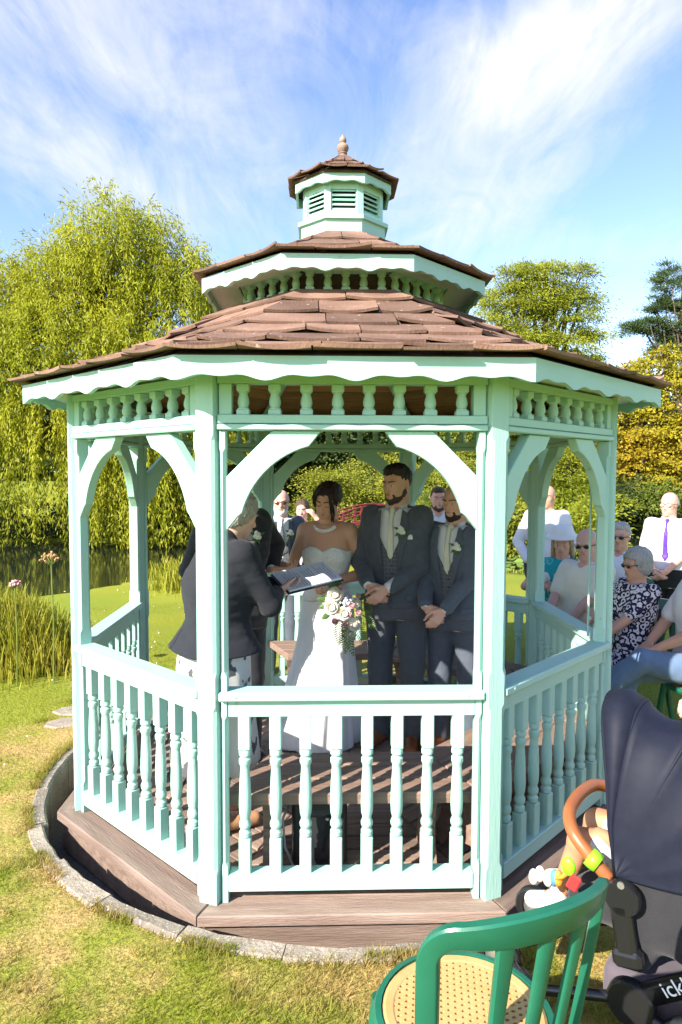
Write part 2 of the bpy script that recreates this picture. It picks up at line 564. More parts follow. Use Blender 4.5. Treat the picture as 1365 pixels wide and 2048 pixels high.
# ---- frieze above: beam, trim strip, spindles, top bar
fr = MB()
fr.box((0, -APO - 0.002, (H_BEAM0 + 0.027 + H_BEAM1) / 2), (2 * (half - 0.036), 0.07, H_BEAM1 - H_BEAM0 - 0.027), 0.003)
fr.box((0, -APO - 0.004, H_BEAM0 + 0.0125), (2 * (half - 0.036), 0.085, 0.023), 0.004)
fr.box((0, -APO, 2.153), (2 * (half - 0.036), 0.07, 0.034), 0.002)
for sx in (-1, 1):
    fr.box((sx * (XIN + 0.0), -APO, 2.0745), (0.05, 0.06, 0.123), 0.002)
fr_me = fr.mesh('frieze')
ARC = [(0.42 + 0.372 * math.cos(t), -0.42 - 0.372 * math.sin(t) * -1) for t in np.linspace(rad(-104), rad(-166), 13)]


def bracket_poly():
    pts = [(0, -0.185), (0.185, 0), (0.38, 0), (0.345, -0.045)]
    cx = cy = 0.425; r = 0.375
    a0 = math.atan2(-0.06 + 0.425, 0.33 - 0.425); a1 = math.atan2(0.425 - 0.33, 0.06 - 0.425)
    for t in np.linspace(a0, a1, 14):
        pts.append((cx + r * math.cos(t), -cy + r * math.sin(t)))
    pts += [(0.045, -0.345), (0, -0.40)]
    return pts


bp_l = [(-XIN + 0.001 + x, H_BEAM0 - 0.001 + z) for x, z in bracket_poly()]
bp_r = [(XIN - 0.001 - x, H_BEAM0 - 0.001 + z) for x, z in bracket_poly()]
BR = []
for poly in (bp_l, bp_r):
    b = MB(); b.prism(poly if poly is bp_r else poly, -APO - 0.024, -APO + 0.022)
    me = b.mesh('bracket')
    import bmesh
    bm = bmesh.new(); bm.from_mesh(me); bmesh.ops.recalc_face_normals(bm, faces=bm.faces[:])
    es = [e for e in bm.edges if e.calc_face_angle(0) > rad(60)]
    bmesh.ops.bevel(bm, geom=es, offset=0.003, segments=1, affect='EDGES', profile=0.5)
    bm.to_mesh(me); bm.free()
    BR.append(me)
for i in range(8):
    f = link('frieze', fr_me, M_MINT_H, gazebo, rot=bay_rot(i))
    for k in range(8):
        link('spindle', spindle_me, M_MINT, f, loc=((k - 3.5) * 0.1262 + rng.uniform(-.002, .002), -APO, 0), rot=(0, 0, rad(rng.uniform(-2, 2))))
    for me in BR: link('bracket', me, M_MINT, gazebo, rot=bay_rot(i))


# ---- scalloped fascia boards
def scallop(Rc, z0, z1, amp, waves, name, th=0.02):
    ap = Rc * math.cos(A8); hl = Rc * math.sin(A8)
    n = waves * 16 + 1
    top = []; bot = []
    for q in range(n):
        t = q / (n - 1); x = -hl + 2 * hl * t
        ph = t * waves
        s = abs(math.sin(PI * ph * 2 / 2)) if False else 0
        c = 0.5 - 0.5 * math.cos(2 * PI * ph * 2)            # two humps per wave
        deep = 0.5 + 0.5 * math.cos(2 * PI * ph)             # 1 at the deep dips, 0 at the shallow ones
        zz = z0 + amp * (0.55 * (1 - deep) + 0.45 * c)
        top.append((x, z1)); bot.append((x, zz))
    m = MB()
    k = th * math.tan(A8)
    nb = len(top)
    # mitred ends: the back face is shorter
    vs = [(p[0], -ap, p[1]) for p in top] + [(p[0], -ap, p[1]) for p in bot]
    sc = (hl - k) / hl
    vs += [(p[0] * sc, -ap + th, p[1]) for p in top] + [(p[0] * sc, -ap + th, p[1]) for p in bot]
    fs = []
    for q in range(nb - 1):
        fs += [(nb + q, nb + q + 1, q + 1, q), (2 * nb + q, 2 * nb + q + 1, 3 * nb + q + 1, 3 * nb + q),
               (q, q + 1, 2 * nb + q + 1, 2 * nb + q), (nb + q + 1, nb + q, 3 * nb + q, 3 * nb + q + 1)]
    m.add(vs, fs)
    return smooth_by_angle(m.mesh(name), 35)


def prof(T, t):
    """radius and height on a roof tier: the slope is bell-cast, flatter towards the eave"""
    return T[0] + (T[2] - T[0]) * t, T[1] + (T[3] - T[1]) * (0.60 * t + 0.40 * t * t)


def octa_bell(mb, T, inset, th, n=6):
    for q in range(n):
        (a, za), (b, zb) = prof(T, q / n), prof(T, (q + 1) / n)
        octa_cone(mb, a - (inset if q == 0 else 0), za, b, zb, th)


roof_shell = MB()


def octa_cone(mb, R0, z0, R1, z1, th):
    vs = []
    for R, z in ((R0, z0), (R1, z1), (R0, z0 - th), (R1, z1 - th)):
        for k in range(8):
            a = -PI / 2 + A8 + k * PI / 4
            vs.append((R * math.cos(a), R * math.sin(a), z))
    fs = []
    for k in range(8):
        k2 = (k + 1) % 8
        fs += [(k, k2, 8 + k2, 8 + k), (24 + k, 24 + k2, 16 + k2, 16 + k), (k2, k, 16 + k, 16 + k2), (8 + k, 8 + k2, 24 + k2, 24 + k)]
    mb.add(vs, fs)


# tiers: (eave radius, eave z, top radius, top z)
T1 = (1.775, 2.222, 0.645, 2.715)
T2 = (0.875, 2.852, 0.255, 3.135)
T3 = (0.330, 3.455, 0.045, 3.640)
rs1 = MB(); octa_bell(rs1, T1, 0.045, 0.016); roof1 = rs1.build('roof', M_UNDER, gazebo)
rs2 = MB(); octa_bell(rs2, T2, 0.045, 0.014); roof2 = rs2.build('roof', M_UNDER, gazebo)
rs3 = MB(); octa_bell(rs3, T3, 0.02, 0.010); roof3 = rs3.build('roof', M_UNDER, gazebo)
f1 = scallop(1.757, 2.122, 2.213, 0.028, 4, 'fascia_board')
f2 = scallop(0.8485, 2.765, 2.846, 0.022, 3, 'fascia_board')
f3 = scallop(0.300, 3.392, 3.448, 0.022, 1, 'fascia_board', 0.014)
for i in range(8):
    for me, rf in ((f1, roof1), (f2, roof2), (f3, roof3)):
        link('fascia_board', me, M_MINT_H, rf, rot=bay_rot(i))

# soffit boards under the main eave and under the middle eave
sf = MB()
for (Ro, Ri, z, zi) in ((1.735, 1.46, 2.192, 2.194), (0.826, 0.64, 2.832, 2.834)):
    octa_cone(sf, Ro, z, Ri, zi, 0.012)
sf.build('soffit', M_SOFFIT, gazebo)
# brown boards lining the roof inside, and painted rafters
rng = random.Random(5)
for i in range(8):
    nb = 8
    for k in range(nb):
        t0, t1 = k / nb, (k + 1) / nb - 0.022
        Rm = Matrix.Rotation(i * PI / 4, 4, 'Z')
        def pt(t, s, dz):
            R, z = prof(T1, 0.06 + 0.93 * t); z += dz
            return (s * R * math.sin(A8), -R * math.cos(A8), z)
        d0 = -0.021 - rng.uniform(0, 0.006); d1 = -0.019
        vs = [pt(t0, -1, d0 - .012), pt(t0, 1, d0 - .012), pt(t1, 1, d1 - .008), pt(t1, -1, d1 - .008), pt(t0, -1, d0), pt(t0, 1, d0), pt(t1, 1, d1), pt(t1, -1, d1)]
        MB().add(vs, [(0, 3, 2, 1), (4, 5, 6, 7), (0, 1, 5, 4), (1, 2, 6, 5), (2, 3, 7, 6), (3, 0, 4, 7)]).build('roof_board', M_SOFFIT_WOOD, roof1, rot=bay_rot(i))
for i in range(8):
    a = -PI / 2 + A8 + i * PI / 4
    r = MB()
    r.tube([Vector((prof(T1, t)[0] * math.cos(a), prof(T1, t)[0] * math.sin(a), prof(T1, t)[1] - .062)) for t in (.1, .3, .5, .7, .9, .99)], 0.028, 4)
    r.build('rafter', M_MINT, roof1)

# ---- shingles
rng = random.Random(11)


def shingle(bay, T, tb, tt, s0, s1, e0, e1, lift, th, curl, roof, over=0.0):
    """one shingle on a roof bay: rows tb..tt up the slope, fractions s0..s1 across at the butt, e0..e1 across at the head"""
    R0, z0, R1, z1 = T
    def P(t, s, n):
        R, z = prof(T, t)
        ap = R * math.cos(A8); hl = R * math.sin(A8)
        sl = math.atan2((z1 - z0) * (0.6 + 0.8 * t), (R0 - R1) * math.cos(A8))
        return (s * hl, -ap - math.sin(sl) * n * 1.0, z + math.cos(sl) * n)
    nu, nv = 4, 2
    top = []; bot = []
    w1, w2 = rng.uniform(-.4, .4), rng.uniform(-1, 1)
    for b in range(nv + 1):
        v = b / nv; t = tb + (tt - tb) * v
        for a in range(nu + 1):
            u = a / nu
            s = (s0 + (s1 - s0) * u) * (1 - v) + (e0 + (e1 - e0) * u) * v
            c = curl * ((2 * u - 1 + w1) ** 2 - 0.3) * (1 - v) ** 1.5 + curl * 0.35 * w2 * (2 * u - 1) * (1 - v)
            n = lift * (1 - v) + 0.004 + max(c, -0.006)
            top.append(P(t, s, n + th * (1 - 0.5 * v))); bot.append(P(t, s, n))
    vs = top + bot; n = len(top); W = nu + 1
    fs = []
    for b in range(nv):
        for a in range(nu):
            q = b * W + a
            fs += [(q, q + 1, q + W + 1, q + W), (n + q, n + q + W, n + q + W + 1, n + q + 1)]
    for a in range(nu):
        fs += [(a + 1, a, n + a, n + a + 1)]
    for b in range(nv):
        fs += [(b * W, (b + 1) * W, n + (b + 1) * W, n + b * W), ((b + 1) * W + nu, b * W + nu, n + b * W + nu, n + (b + 1) * W + nu)]
    MB().add(vs, fs).build('shingle', M_SHINGLE, roof, rot=bay_rot(bay))


def shingle_tier(T, courses, width, roof, th, lift, curl, starter=True):
    R0, z0, R1, z1 = T
    tl = [0.0] + list(courses)
    for i in range(8):
        for c in range(len(tl)):
            tb = tl[c] - (0.028 if c == 0 else 0) - (0 if c else 0.0)
            tn = tl[c + 1] if c + 1 < len(tl) else 1.0
            tt = min(tn + 0.35 * (tn - tl[c]) + 0.01, 1.0)
            R = R0 + (R1 - R0) * tb
            hl = R * math.sin(A8)
            n = max(2, round(2 * hl / width))
            cuts = [0.0]
            for q in range(n):
                cuts.append(cuts[-1] + rng.uniform(0.7, 1.3))
            cuts = [-1 + 2 * q / cuts[-1] for q in cuts]
            if n > 2 and c % 2: cuts = [-1] + [q + 0.8 / n * rng.uniform(0.3, 0.7) for q in cuts[1:-1]] + [1]
            Rt = R0 + (R1 - R0) * tt
            for q in range(len(cuts) - 1):
                s0, s1 = cuts[q], cuts[q + 1]
                g = 0.003 / hl
                k = R / max(Rt, 0.05)
                e0, e1 = max(s0 * k, -1.0), min(s1 * k, 1.0)
                e0 = min(e0, 0.98); e1 = max(e1, -0.98)
                if e1 - e0 < 0.02: e1 = e0 + 0.02
                j = rng.uniform(-0.010, 0.010) * (1 if c else 0.6)
                shingle(i, T, tb + j, tt, s0 + (g if q else -0.012), s1 - (g if q < len(cuts) - 2 else -0.012), e0 + g, e1 - g, lift * rng.uniform(0.8, 1.3), th * rng.uniform(.85, 1.2),
                        curl * rng.uniform(0.0, 1.0), roof)


shingle_tier(T1, (0.02, 0.17, 0.335, 0.50, 0.665, 0.835), 0.29, roof1, 0.012, 0.014, 0.017)
shingle_tier(T2, (0.05, 0.36, 0.68), 0.25, roof2, 0.011, 0.012, 0.012)
shingle_tier(T3, (0.30, 0.62), 0.11, roof3, 0.009, 0.010, 0.008)

# ---- middle tier: short spindles between the roofs
RF = 0.60
apf, hf = RF * math.cos(A8), RF * math.sin(A8)
mt = MB()
for i in range(8):
    Rm = Matrix.Rotation(i * PI / 4, 4, 'Z')
    mt.box((0, -apf, 2.712), (2 * hf + 0.02, 0.06, 0.03), 0.003, M=Rm)
    mt.box((0, -apf, 2.838), (2 * hf + 0.02, 0.06, 0.03), 0.003, M=Rm)
mid_ring = mt.build('lantern_frame', M_MINT_H, gazebo)
sp2 = MB()
sp2.box((0, 0, 2.818), (0.044, 0.044, 0.014), 0.002); sp2.box((0, 0, 2.733), (0.046, 0.046, 0.016), 0.002)
sp2.lathe([(0.021, 2.740), (0.021, 2.746), (0.0165, 2.749), (0.021, 2.760), (0.0215, 2.770), (0.018, 2.784), (0.015, 2.794), (0.0165, 2.799), (0.021, 2.803), (0.021, 2.812)], 12)
sp2_me = smooth_by_angle(sp2.mesh('spindle'), 35)
for i in range(8):
    e = Matrix.Rotation(i * PI / 4, 4, 'Z')
    for k in range(5):
        p = e @ Vector(((k - 2) * 0.0935, -apf, 0))
        link('spindle', sp2_me, M_MINT, mid_ring, loc=p, rot=bay_rot(i))

# ---- cupola
cu = MB()
octa_cone(cu, 0.272, 3.06, 0.262, 3.206, 0.002)
def octa_ring(mb, R, z0, z1, Rin=0.0):
    vs = []
    for r, z in ((R, z0), (R, z1), (Rin, z1), (Rin, z0)):
        for k in range(8):
            a = -PI / 2 + A8 + k * PI / 4
            vs.append((r * math.cos(a), r * math.sin(a), z))
    fs = []
    for k in range(8):
        k2 = (k + 1) % 8
        for q in range(4):
            q2 = (q + 1) % 4
            fs.append((q * 8 + k, q * 8 + k2, q2 * 8 + k2, q2 * 8 + k))
    mb.add(vs, fs)
cu = MB()
octa_ring(cu, 0.264, 3.04, 3.206, 0.20)
octa_ring(cu, 0.283, 3.206, 3.228, 0.20)
cupola = cu.build('cupola', M_MINT_H, gazebo)
RL = 0.235; apl, hl_ = RL * math.cos(A8), RL * math.sin(A8)
for i in range(8):
    Rm = Matrix.Rotation(i * PI / 4, 4, 'Z')
    p = MB()
    p.box((0, -apl, 3.2445), (2 * hl_ - 0.004, 0.024, 0.032), 0.002)
    p.build('louvre_frame', M_MINT_H, cupola, rot=bay_rot(i)); p = MB()
    p.box((0, -apl, 3.402), (2 * hl_ - 0.004, 0.024, 0.05), 0.002)
    p.build('louvre_frame', M_MINT_H, cupola, rot=bay_rot(i))
    c = MB(); c.box((0, -RL + 0.004, 3.325), (0.042, 0.028, 0.194), 0.003)
    c.build('corner_post', M_MINT, cupola, rot=(0, 0, i * PI / 4 + A8))
    for k in range(5):
        s = MB(); s.box((0, -apl + 0.004, 3.272 + k * 0.0262), (2 * hl_ - 0.045, 0.030, 0.007), 0.001, rot=(rad(38), 0, 0))
        s.build('louvre', M_MINT_H, cupola, rot=bay_rot(i))
fi = MB()
fi.lathe([(0.050, 3.615), (0.052, 3.628), (0.040, 3.640), (0.024, 3.655), (0.021, 3.664), (0.027, 3.672), (0.022, 3.678), (0.032, 3.690), (0.036, 3.705), (0.033, 3.718),
          (0.020, 3.727), (0.015, 3.733), (0.020, 3.738), (0.022, 3.748), (0.019, 3.760), (0.010, 3.772), (0.004, 3.782)], 16)
smooth_by_angle(fi.build('finial', M_FINIAL, gazebo).data, 50)

# ---- kerb ring round the pit
kerb = link('kerb', None); kerb['kind'] = 'structure'
rng = random.Random(21)
nk = 26
KR0, KR1 = 1.70, 1.786
for k in range(nk):
    a0 = 2 * PI * k / nk + 0.002; a1 = 2 * PI * (k + 1) / nk - 0.002
    zt = 0.004 + rng.uniform(-0.006, 0.005)
    m = MB(); vs = []; fs = []; n = 6
    j0, j1 = rng.uniform(-0.012, 0.010), rng.uniform(-0.016, 0.012)
    for q in range(n + 1):
        a = a0 + (a1 - a0) * q / n
        r0, r1 = KR0 + j0 + rng.uniform(-0.004, 0.004), KR1 + j1 + rng.uniform(-0.006, 0.006)
        zq = zt + rng.uniform(-0.003, 0.003)
        for r, z in ((r0, -0.34), (r0, zq - 0.012), (r0 + 0.012, zq), (r1 - 0.015, zq), (r1, zq - 0.015), (r1, -0.34)):
            vs.append((r * math.cos(a), r * math.sin(a), z))
    for q in range(n):
        for c in range(6):
            c2 = (c + 1) % 6
            fs.append((q * 6 + c, q * 6 + c2, (q + 1) * 6 + c2, (q + 1) * 6 + c))
    fs += [tuple(range(5, -1, -1)), tuple(n * 6 + c for c in range(6))]
    m.add(vs, fs); m.build('kerb_stone', M_KERB, kerb)
pf = MB(); vs = [(0, 0, -0.23)] + [(1.76 * math.cos(2 * PI * k / 48), 1.76 * math.sin(2 * PI * k / 48), -0.23) for k in range(48)]
pf.add(vs, [(0, 1 + k, 1 + (k + 1) % 48) for k in range(48)])
pit = pf.build('pit_ground', M_PIT); pit['kind'] = 'structure'

# ---- benches round the inside
def bench(i, label, x0=None, x1=None):
    t = thing('bench', label, 'bench', (0, 0, 0), GROT + i * PI / 4, 'weathered benches inside the gazebo')
    ao, ai = 1.345, 0.905
    n = 3; w = (ao - ai) / n
    for k in range(n):
        a0 = ao - k * w - 0.002; a1 = ao - (k + 1) * w + 0.003
        def lim(a, s):
            full = a * math.tan(A8) - 0.003
            if s < 0: return -full if x0 is None else max(-full, x0)
            return full if x1 is None else min(full, x1)
        m = MB()
        z0, z1, b = 0.374, 0.420, 0.006
        l0, r0, l1, r1 = lim(a0, -1), lim(a0, 1), lim(a1, -1), lim(a1, 1)
        vs = [(l0, -a0, z0), (r0, -a0, z0), (r1, -a1, z0), (l1, -a1, z0), (l0, -a0, z1 - b), (r0, -a0, z1 - b), (r1, -a1, z1 - b), (l1, -a1, z1 - b),
              (l0 + b, -a0 + b, z1), (r0 - b, -a0 + b, z1), (r1 - b, -a1 - b, z1), (l1 + b, -a1 - b, z1)]
        fs = [(3, 2, 1, 0)] + [(q, (q + 1) % 4, (q + 1) % 4 + 4, q + 4) for q in range(4)] + [(q + 4, (q + 1) % 4 + 4, (q + 1) % 4 + 8, q + 8) for q in range(4)] + [(8, 9, 10, 11)]
        m.add(vs, fs); m.build('seat_plank', M_BENCH, t)
    # shaped end panels: a wide foot and top with a waisted middle
    prof = [(-0.19, 0.0), (-0.09, 0.0), (-0.06, 0.05), (0.06, 0.05), (0.09, 0.0), (0.19, 0.0), (0.165, 0.05), (0.115, 0.13), (0.10, 0.20), (0.12, 0.29), (0.165, 0.372),
            (-0.165, 0.372), (-0.12, 0.28), (-0.10, 0.20), (-0.115, 0.13), (-0.165, 0.05)]
    for sx in (-1, 1):
        xl = sx * 0.36
        if x0 is not None and sx < 0: xl = x0 + 0.06
        if x1 is not None and sx > 0: xl = x1 - 0.06
        m = MB()
        T = Matrix.Translation((xl, -(ao + ai) / 2, 0.001)) @ Matrix.Rotation(PI / 2, 4, 'Z')
        m.prism(prof, -0.022, 0.022, T)
        me = m.mesh('leg_panel')
        bm = bmesh.new(); bm.from_mesh(me); bmesh.ops.recalc_face_normals(bm, faces=bm.faces[:]); bm.to_mesh(me); bm.free()
        link('leg_panel', me, M_BENCH, t)
    return t
bench(0, 'weathered brown bench behind the front balustrade, striped by baluster shadows')
bench(1, 'weathered bench along the balustrade beside the black pushchair')
bench(2, 'weathered bench at the right side beneath the cream shirted man')
bench(3, 'dark weathered bench behind the groomsman at the back right')
bench(4, 'weathered bench at the back behind the bride and groom')
# ------------------------------------------------------------------ terrain, pond, lawn
WATER_Z = -0.36
XS = np.array([-60, -30, -16, -9, -5.5, -4.2, -3.0, -1.5, 0, 2, 4, 7, 12, 20, 40.])
YN = np.array([5, 5, 5.2, 5.4, 6.2, 7.6, 9.6, 10.2, 10.5, 10.0, 9.0, 8.5, 9, 10, 12.])
YF = np.array([14, 15, 16.5, 16.8, 16.5, 16.2, 15.5, 14.5, 13.6, 13.8, 15, 20, 27, 30, 30.])


def pond_d(x, y):
    """positive inside the pond, metres from the bank"""
    n = np.interp(x, XS, YN) + 0.25 * vnoise(np.c_[x, y], 0.7, 3, 2)
    f = np.interp(x, XS, YF) + 0.4 * vnoise(np.c_[x, y], 0.5, 4, 2)
    d = np.minimum(y - n, f - y)
    return np.minimum(np.minimum(d, x + 40), 45 - x)


def ground_h(x, y):
    x = np.asarray(x, float); y = np.asarray(y, float)
    d = pond_d(x, y)
    r = np.hypot(x, y)
    base = 0.0 + 0.03 * vnoise(np.c_[x, y], 0.35, 1, 2) * np.clip((r - 1.9) / 2, 0, 1)
    base = base - 0.10 * np.clip((y - 1.0) / 5, 0, 1) - 0.06 * np.clip((x - 2.0) / 3, 0, 1)
    base = base - 0.12 * np.clip((-x - 2.5) / 3, 0, 1) * np.clip((y + 0) / 4, 0, 1)
    far = np.clip((y - np.interp(x, XS, YF) - 0.6) / 10, 0, 1)
    base = base + 1.5 * far * far * (3 - 2 * far)
    s = np.clip((d + 0.45) / 0.9, 0, 1); s = s * s * (3 - 2 * s)
    return base * (1 - s) + (-1.1) * s


nseg = 192
rr = [1.755]
while rr[-1] < 700: rr.append(rr[-1] * 1.034 + 0.01)
rr = np.array(rr)
th = np.linspace(0, 2 * PI, nseg, endpoint=False)
RR, TT = np.meshgrid(rr, th, indexing='ij')
GX, GY = (RR * np.cos(TT)).ravel(), (RR * np.sin(TT)).ravel()
GZ = ground_h(GX, GY)
GZ[:nseg] = -0.01
idx = np.arange(len(rr) * nseg).reshape(len(rr), nseg)
F = np.stack([idx[:-1], idx[1:], np.roll(idx[1:], -1, 1), np.roll(idx[:-1], -1, 1)], -1).reshape(-1, 4)
ground_me = np_mesh('ground', np.c_[GX, GY, GZ], F, smooth=True)


def lawn_material(name, blades):
    m = bpy.data.materials.new(name); m.use_nodes = True
    nt = m.node_tree; N, L = nt.nodes, nt.links
    b = N['Principled BSDF']; out = N['Material Output']
    b.inputs['Roughness'].default_value = 0.75; b.inputs['Specular IOR Level'].default_value = 0.2
    geo = N.new('ShaderNodeNewGeometry')

    def noise(scale, det, off=(0, 0, 0)):
        mp = N.new('ShaderNodeMapping'); mp.inputs['Location'].default_value = off
        mp.inputs['Scale'].default_value = (1, 1, 0.05)
        L.new(geo.outputs['Position'], mp.inputs['Vector'])
        n = N.new('ShaderNodeTexNoise'); n.inputs['Scale'].default_value = scale; n.inputs['Detail'].default_value = det
        n.inputs['Roughness'].default_value = 0.6
        L.new(mp.outputs[0], n.inputs['Vector']); return n.outputs['Fac']

    def ramp(f, a, b_, lo=0.0, hi=1.0):
        r = N.new('ShaderNodeMapRange'); r.interpolation_type = 'SMOOTHSTEP'
        L.new(f, r.inputs[0]); r.inputs[1].default_value = a; r.inputs[2].default_value = b_
        r.inputs[3].default_value = lo; r.inputs[4].default_value = hi
        return r.outputs[0]

    def ma(op, a, b_=None, clamp=False):
        n = N.new('ShaderNodeMath'); n.operation = op; n.use_clamp = clamp
        for i, v in enumerate((a, b_)):
            if v is None: continue
            if isinstance(v, (int, float)): n.inputs[i].default_value = v
            else: L.new(v, n.inputs[i])
        return n.outputs[0]

    def mix(f, a, b_):
        n = N.new('ShaderNodeMixRGB')
        L.new(f, n.inputs['Fac'])
        for k, c in ((1, a), (2, b_)):
            if isinstance(c, tuple): n.inputs[k].default_value = (*c, 1)
            else: L.new(c, n.inputs[k])
        return n.outputs[0]
    # worn dry turf close round the kerb, greener further out
    ln = N.new('ShaderNodeVectorMath'); ln.operation = 'LENGTH'
    mp = N.new('ShaderNodeMapping'); mp.inputs['Scale'].default_value = (1, 1, 0)
    L.new(geo.outputs['Position'], mp.inputs['Vector']); L.new(mp.outputs[0], ln.inputs[0])
    near = ramp(ln.outputs['Value'], 1.85, 3.1, 0.16, -0.09)
    big = noise(1.1, 5)
    sm = noise(5.0, 4, (3, 1, 0))
    dry = ma('ADD', ma('ADD', ma('MULTIPLY', big, 0.55), ma('MULTIPLY', sm, 0.55)), near)
    dryf = ramp(dry, 0.54, 0.86)
    fine = noise(60, 3)
    g1 = mix(fine, (0.135, 0.18, 0.013), (0.255, 0.29, 0.03))
    g1 = mix(ramp(noise(0.5, 2, (9, 2, 0)), 0.35, 0.65), g1, (0.24, 0.255, 0.023))
    s1 = mix(fine, (0.33, 0.225, 0.075), (0.53, 0.37, 0.15))
    c = mix(dryf, g1, s1)
    if blades:
        at = N.new('ShaderNodeAttribute'); at.attribute_name = 'tint'
        hs = N.new('ShaderNodeHueSaturation')
        L.new(ramp(at.outputs['Fac'], 0, 1, 0.65, 1.45), hs.inputs['Value']); L.new(c, hs.inputs['Color'])
        st = N.new('ShaderNodeAttribute'); st.attribute_name = 'straw'
        c = mix(st.outputs['Fac'], hs.outputs[0], (0.50, 0.36, 0.15))
        tr = N.new('ShaderNodeBsdfTranslucent'); L.new(c, tr.inputs['Color'])
        ms = N.new('ShaderNodeMixShader'); ms.inputs[0].default_value = 0.5
        L.new(b.outputs[0], ms.inputs[1]); L.new(tr.outputs[0], ms.inputs[2]); L.new(ms.outputs[0], out.inputs['Surface'])
    else:
        bp = N.new('ShaderNodeBump'); bp.inputs['Strength'].default_value = 0.8; bp.inputs['Distance'].default_value = 0.02
        L.new(noise(45, 6), bp.inputs['Height']); L.new(bp.outputs[0], b.inputs['Normal'])
    L.new(c, b.inputs['Base Color'])
    return m


M_LAWN = lawn_material('lawn_turf', False)
M_BLADE = lawn_material('lawn_blades', True)
ground = link('ground', ground_me, M_LAWN); ground['kind'] = 'structure'

# water
M_WATER = mat('pond_water', (0.012, 0.016, 0.010), 0.04, bump=0.12, bscale=3, bstretch=(1, 2.5, 1), spec=0.5)
wv = MB(); wv.add([(-60, 3.5, WATER_Z), (60, 3.5, WATER_Z), (60, 40, WATER_Z), (-60, 40, WATER_Z)], [(0, 1, 2, 3)])
water = wv.build('water', M_WATER); water['kind'] = 'structure'


# turf blades near the camera
def blades(n, sampler, hmin, hmax, wid, lean, seed, zoff=0.0):
    g = np.random.default_rng(seed)
    x, y = sampler(g, n); n = len(x)
    z = ground_h(x, y) + zoff
    h = g.uniform(hmin, hmax, n) * (0.75 + 0.5 * vnoise(np.c_[x, y], 2.5, 8, 2).clip(-.6, 1))
    a = g.uniform(0, 2 * PI, n); ln = g.uniform(0.2, 1.0, n) * lean * h
    b = a + g.normal(0, 0.8, n) + PI / 2
    w = wid * g.uniform(0.6, 1.3, n)
    base = np.c_[x, y, z - 0.004]
    side = np.c_[np.cos(b), np.sin(b), np.zeros(n)] * w[:, None]
    tip = base + np.c_[np.cos(a) * ln, np.sin(a) * ln, h]
    V = np.stack([base - side, base + side, tip], 1).reshape(-1, 3)
    F = np.arange(3 * n).reshape(-1, 3)
    return V, F, np.repeat(g.uniform(0, 1, n), 3), np.repeat((g.uniform(0, 1, n) < 0.06) * 0.8, 3)


def lawn_sampler(g, n):
    # density falls with distance from the camera
    d = 1.2 + 9.0 * g.uniform(0, 1, n) ** 1.9
    a = g.uniform(rad(-38), rad(38), n)
    x = d * np.sin(a); y = -4.2 + d * np.cos(a)
    r = np.hypot(x, y)
    keep = (r > 1.775) & (pond_d(x, y) < -0.2)
    return x[keep], y[keep]


V, F, t, s = blades(360000, lawn_sampler, 0.012, 0.032, 0.0022, 1.7, 31)
def tuft_sampler(g, n):
    c = 260
    ang = g.uniform(rad(-38), rad(38), c); d = 1.2 + 4.5 * g.uniform(0, 1, c) ** 1.3
    cx, cy = d * np.sin(ang), -4.2 + d * np.cos(ang)
    k = g.integers(0, c, n)
    x = cx[k] + g.normal(0, 0.035, n); y = cy[k] + g.normal(0, 0.035, n)
    keep = (np.hypot(x, y) > 1.805); return x[keep], y[keep]
V2, F2, t2, s2 = blades(26000, tuft_sampler, 0.025, 0.055, 0.0024, 1.0, 32)
def edge_sampler(g, n):
    a = g.uniform(0, 2 * PI, n); r = 1.752 + np.abs(g.normal(0, 0.03, n))
    k = vnoise(np.c_[np.cos(a) * 6, np.sin(a) * 6], 1.0, 5, 2) > -0.15
    return (r * np.cos(a))[k], (r * np.sin(a))[k]
V3, F3, t3, s3 = blades(26000, edge_sampler, 0.02, 0.05, 0.0022, 0.9, 33, 0.0)
grass = link('grass', np_mesh('grass', np.r_[V, V2, V3], np.r_[F, F2 + len(V), F3 + len(V) + len(V2)],
             attr={'tint': np.r_[t, t2, t3], 'straw': np.r_[s, s2, s3]}), M_BLADE)
tag(grass, 'short mown turf, straw dry round the gazebo kerb', 'grass', kind='stuff')
# ------------------------------------------------------------------ smooth solid modelling for figures
def v3(p): return np.array(p, np.float32)


def cap(a, b, ra, rb=None, sc=None):
    """tapered limb from a to b; sc squashes the section along x,y,z"""
    a, b = v3(a), v3(b); rb = ra if rb is None else rb
    s = v3(sc if sc else (1, 1, 1)); sm = float(s.min())
    a2, b2 = a / s, b / s; ba = b2 - a2; L2 = max(float(ba @ ba), 1e-9)

    def fn(X, Y, Z):
        x, y, z = X / s[0] - a2[0], Y / s[1] - a2[1], Z / s[2] - a2[2]
        t = np.clip((x * ba[0] + y * ba[1] + z * ba[2]) / L2, 0, 1)
        d = np.sqrt((x - t * ba[0]) ** 2 + (y - t * ba[1]) ** 2 + (z - t * ba[2]) ** 2) - (ra + (rb - ra) * t)
        return d * sm
    r = max(ra, rb) * s
    return fn, np.minimum(a, b) - r, np.maximum(a, b) + r


def ell(c, r):
    c, r = v3(c), v3(r if hasattr(r, '__len__') else (r, r, r))

    def fn(X, Y, Z):
        x, y, z = (X - c[0]) / r[0], (Y - c[1]) / r[1], (Z - c[2]) / r[2]
        k0 = np.sqrt(x * x + y * y + z * z)
        k1 = np.sqrt((x / r[0]) ** 2 + (y / r[1]) ** 2 + (z / r[2]) ** 2) + 1e-6
        return k0 * (k0 - 1) / k1
    return fn, c - r, c + r


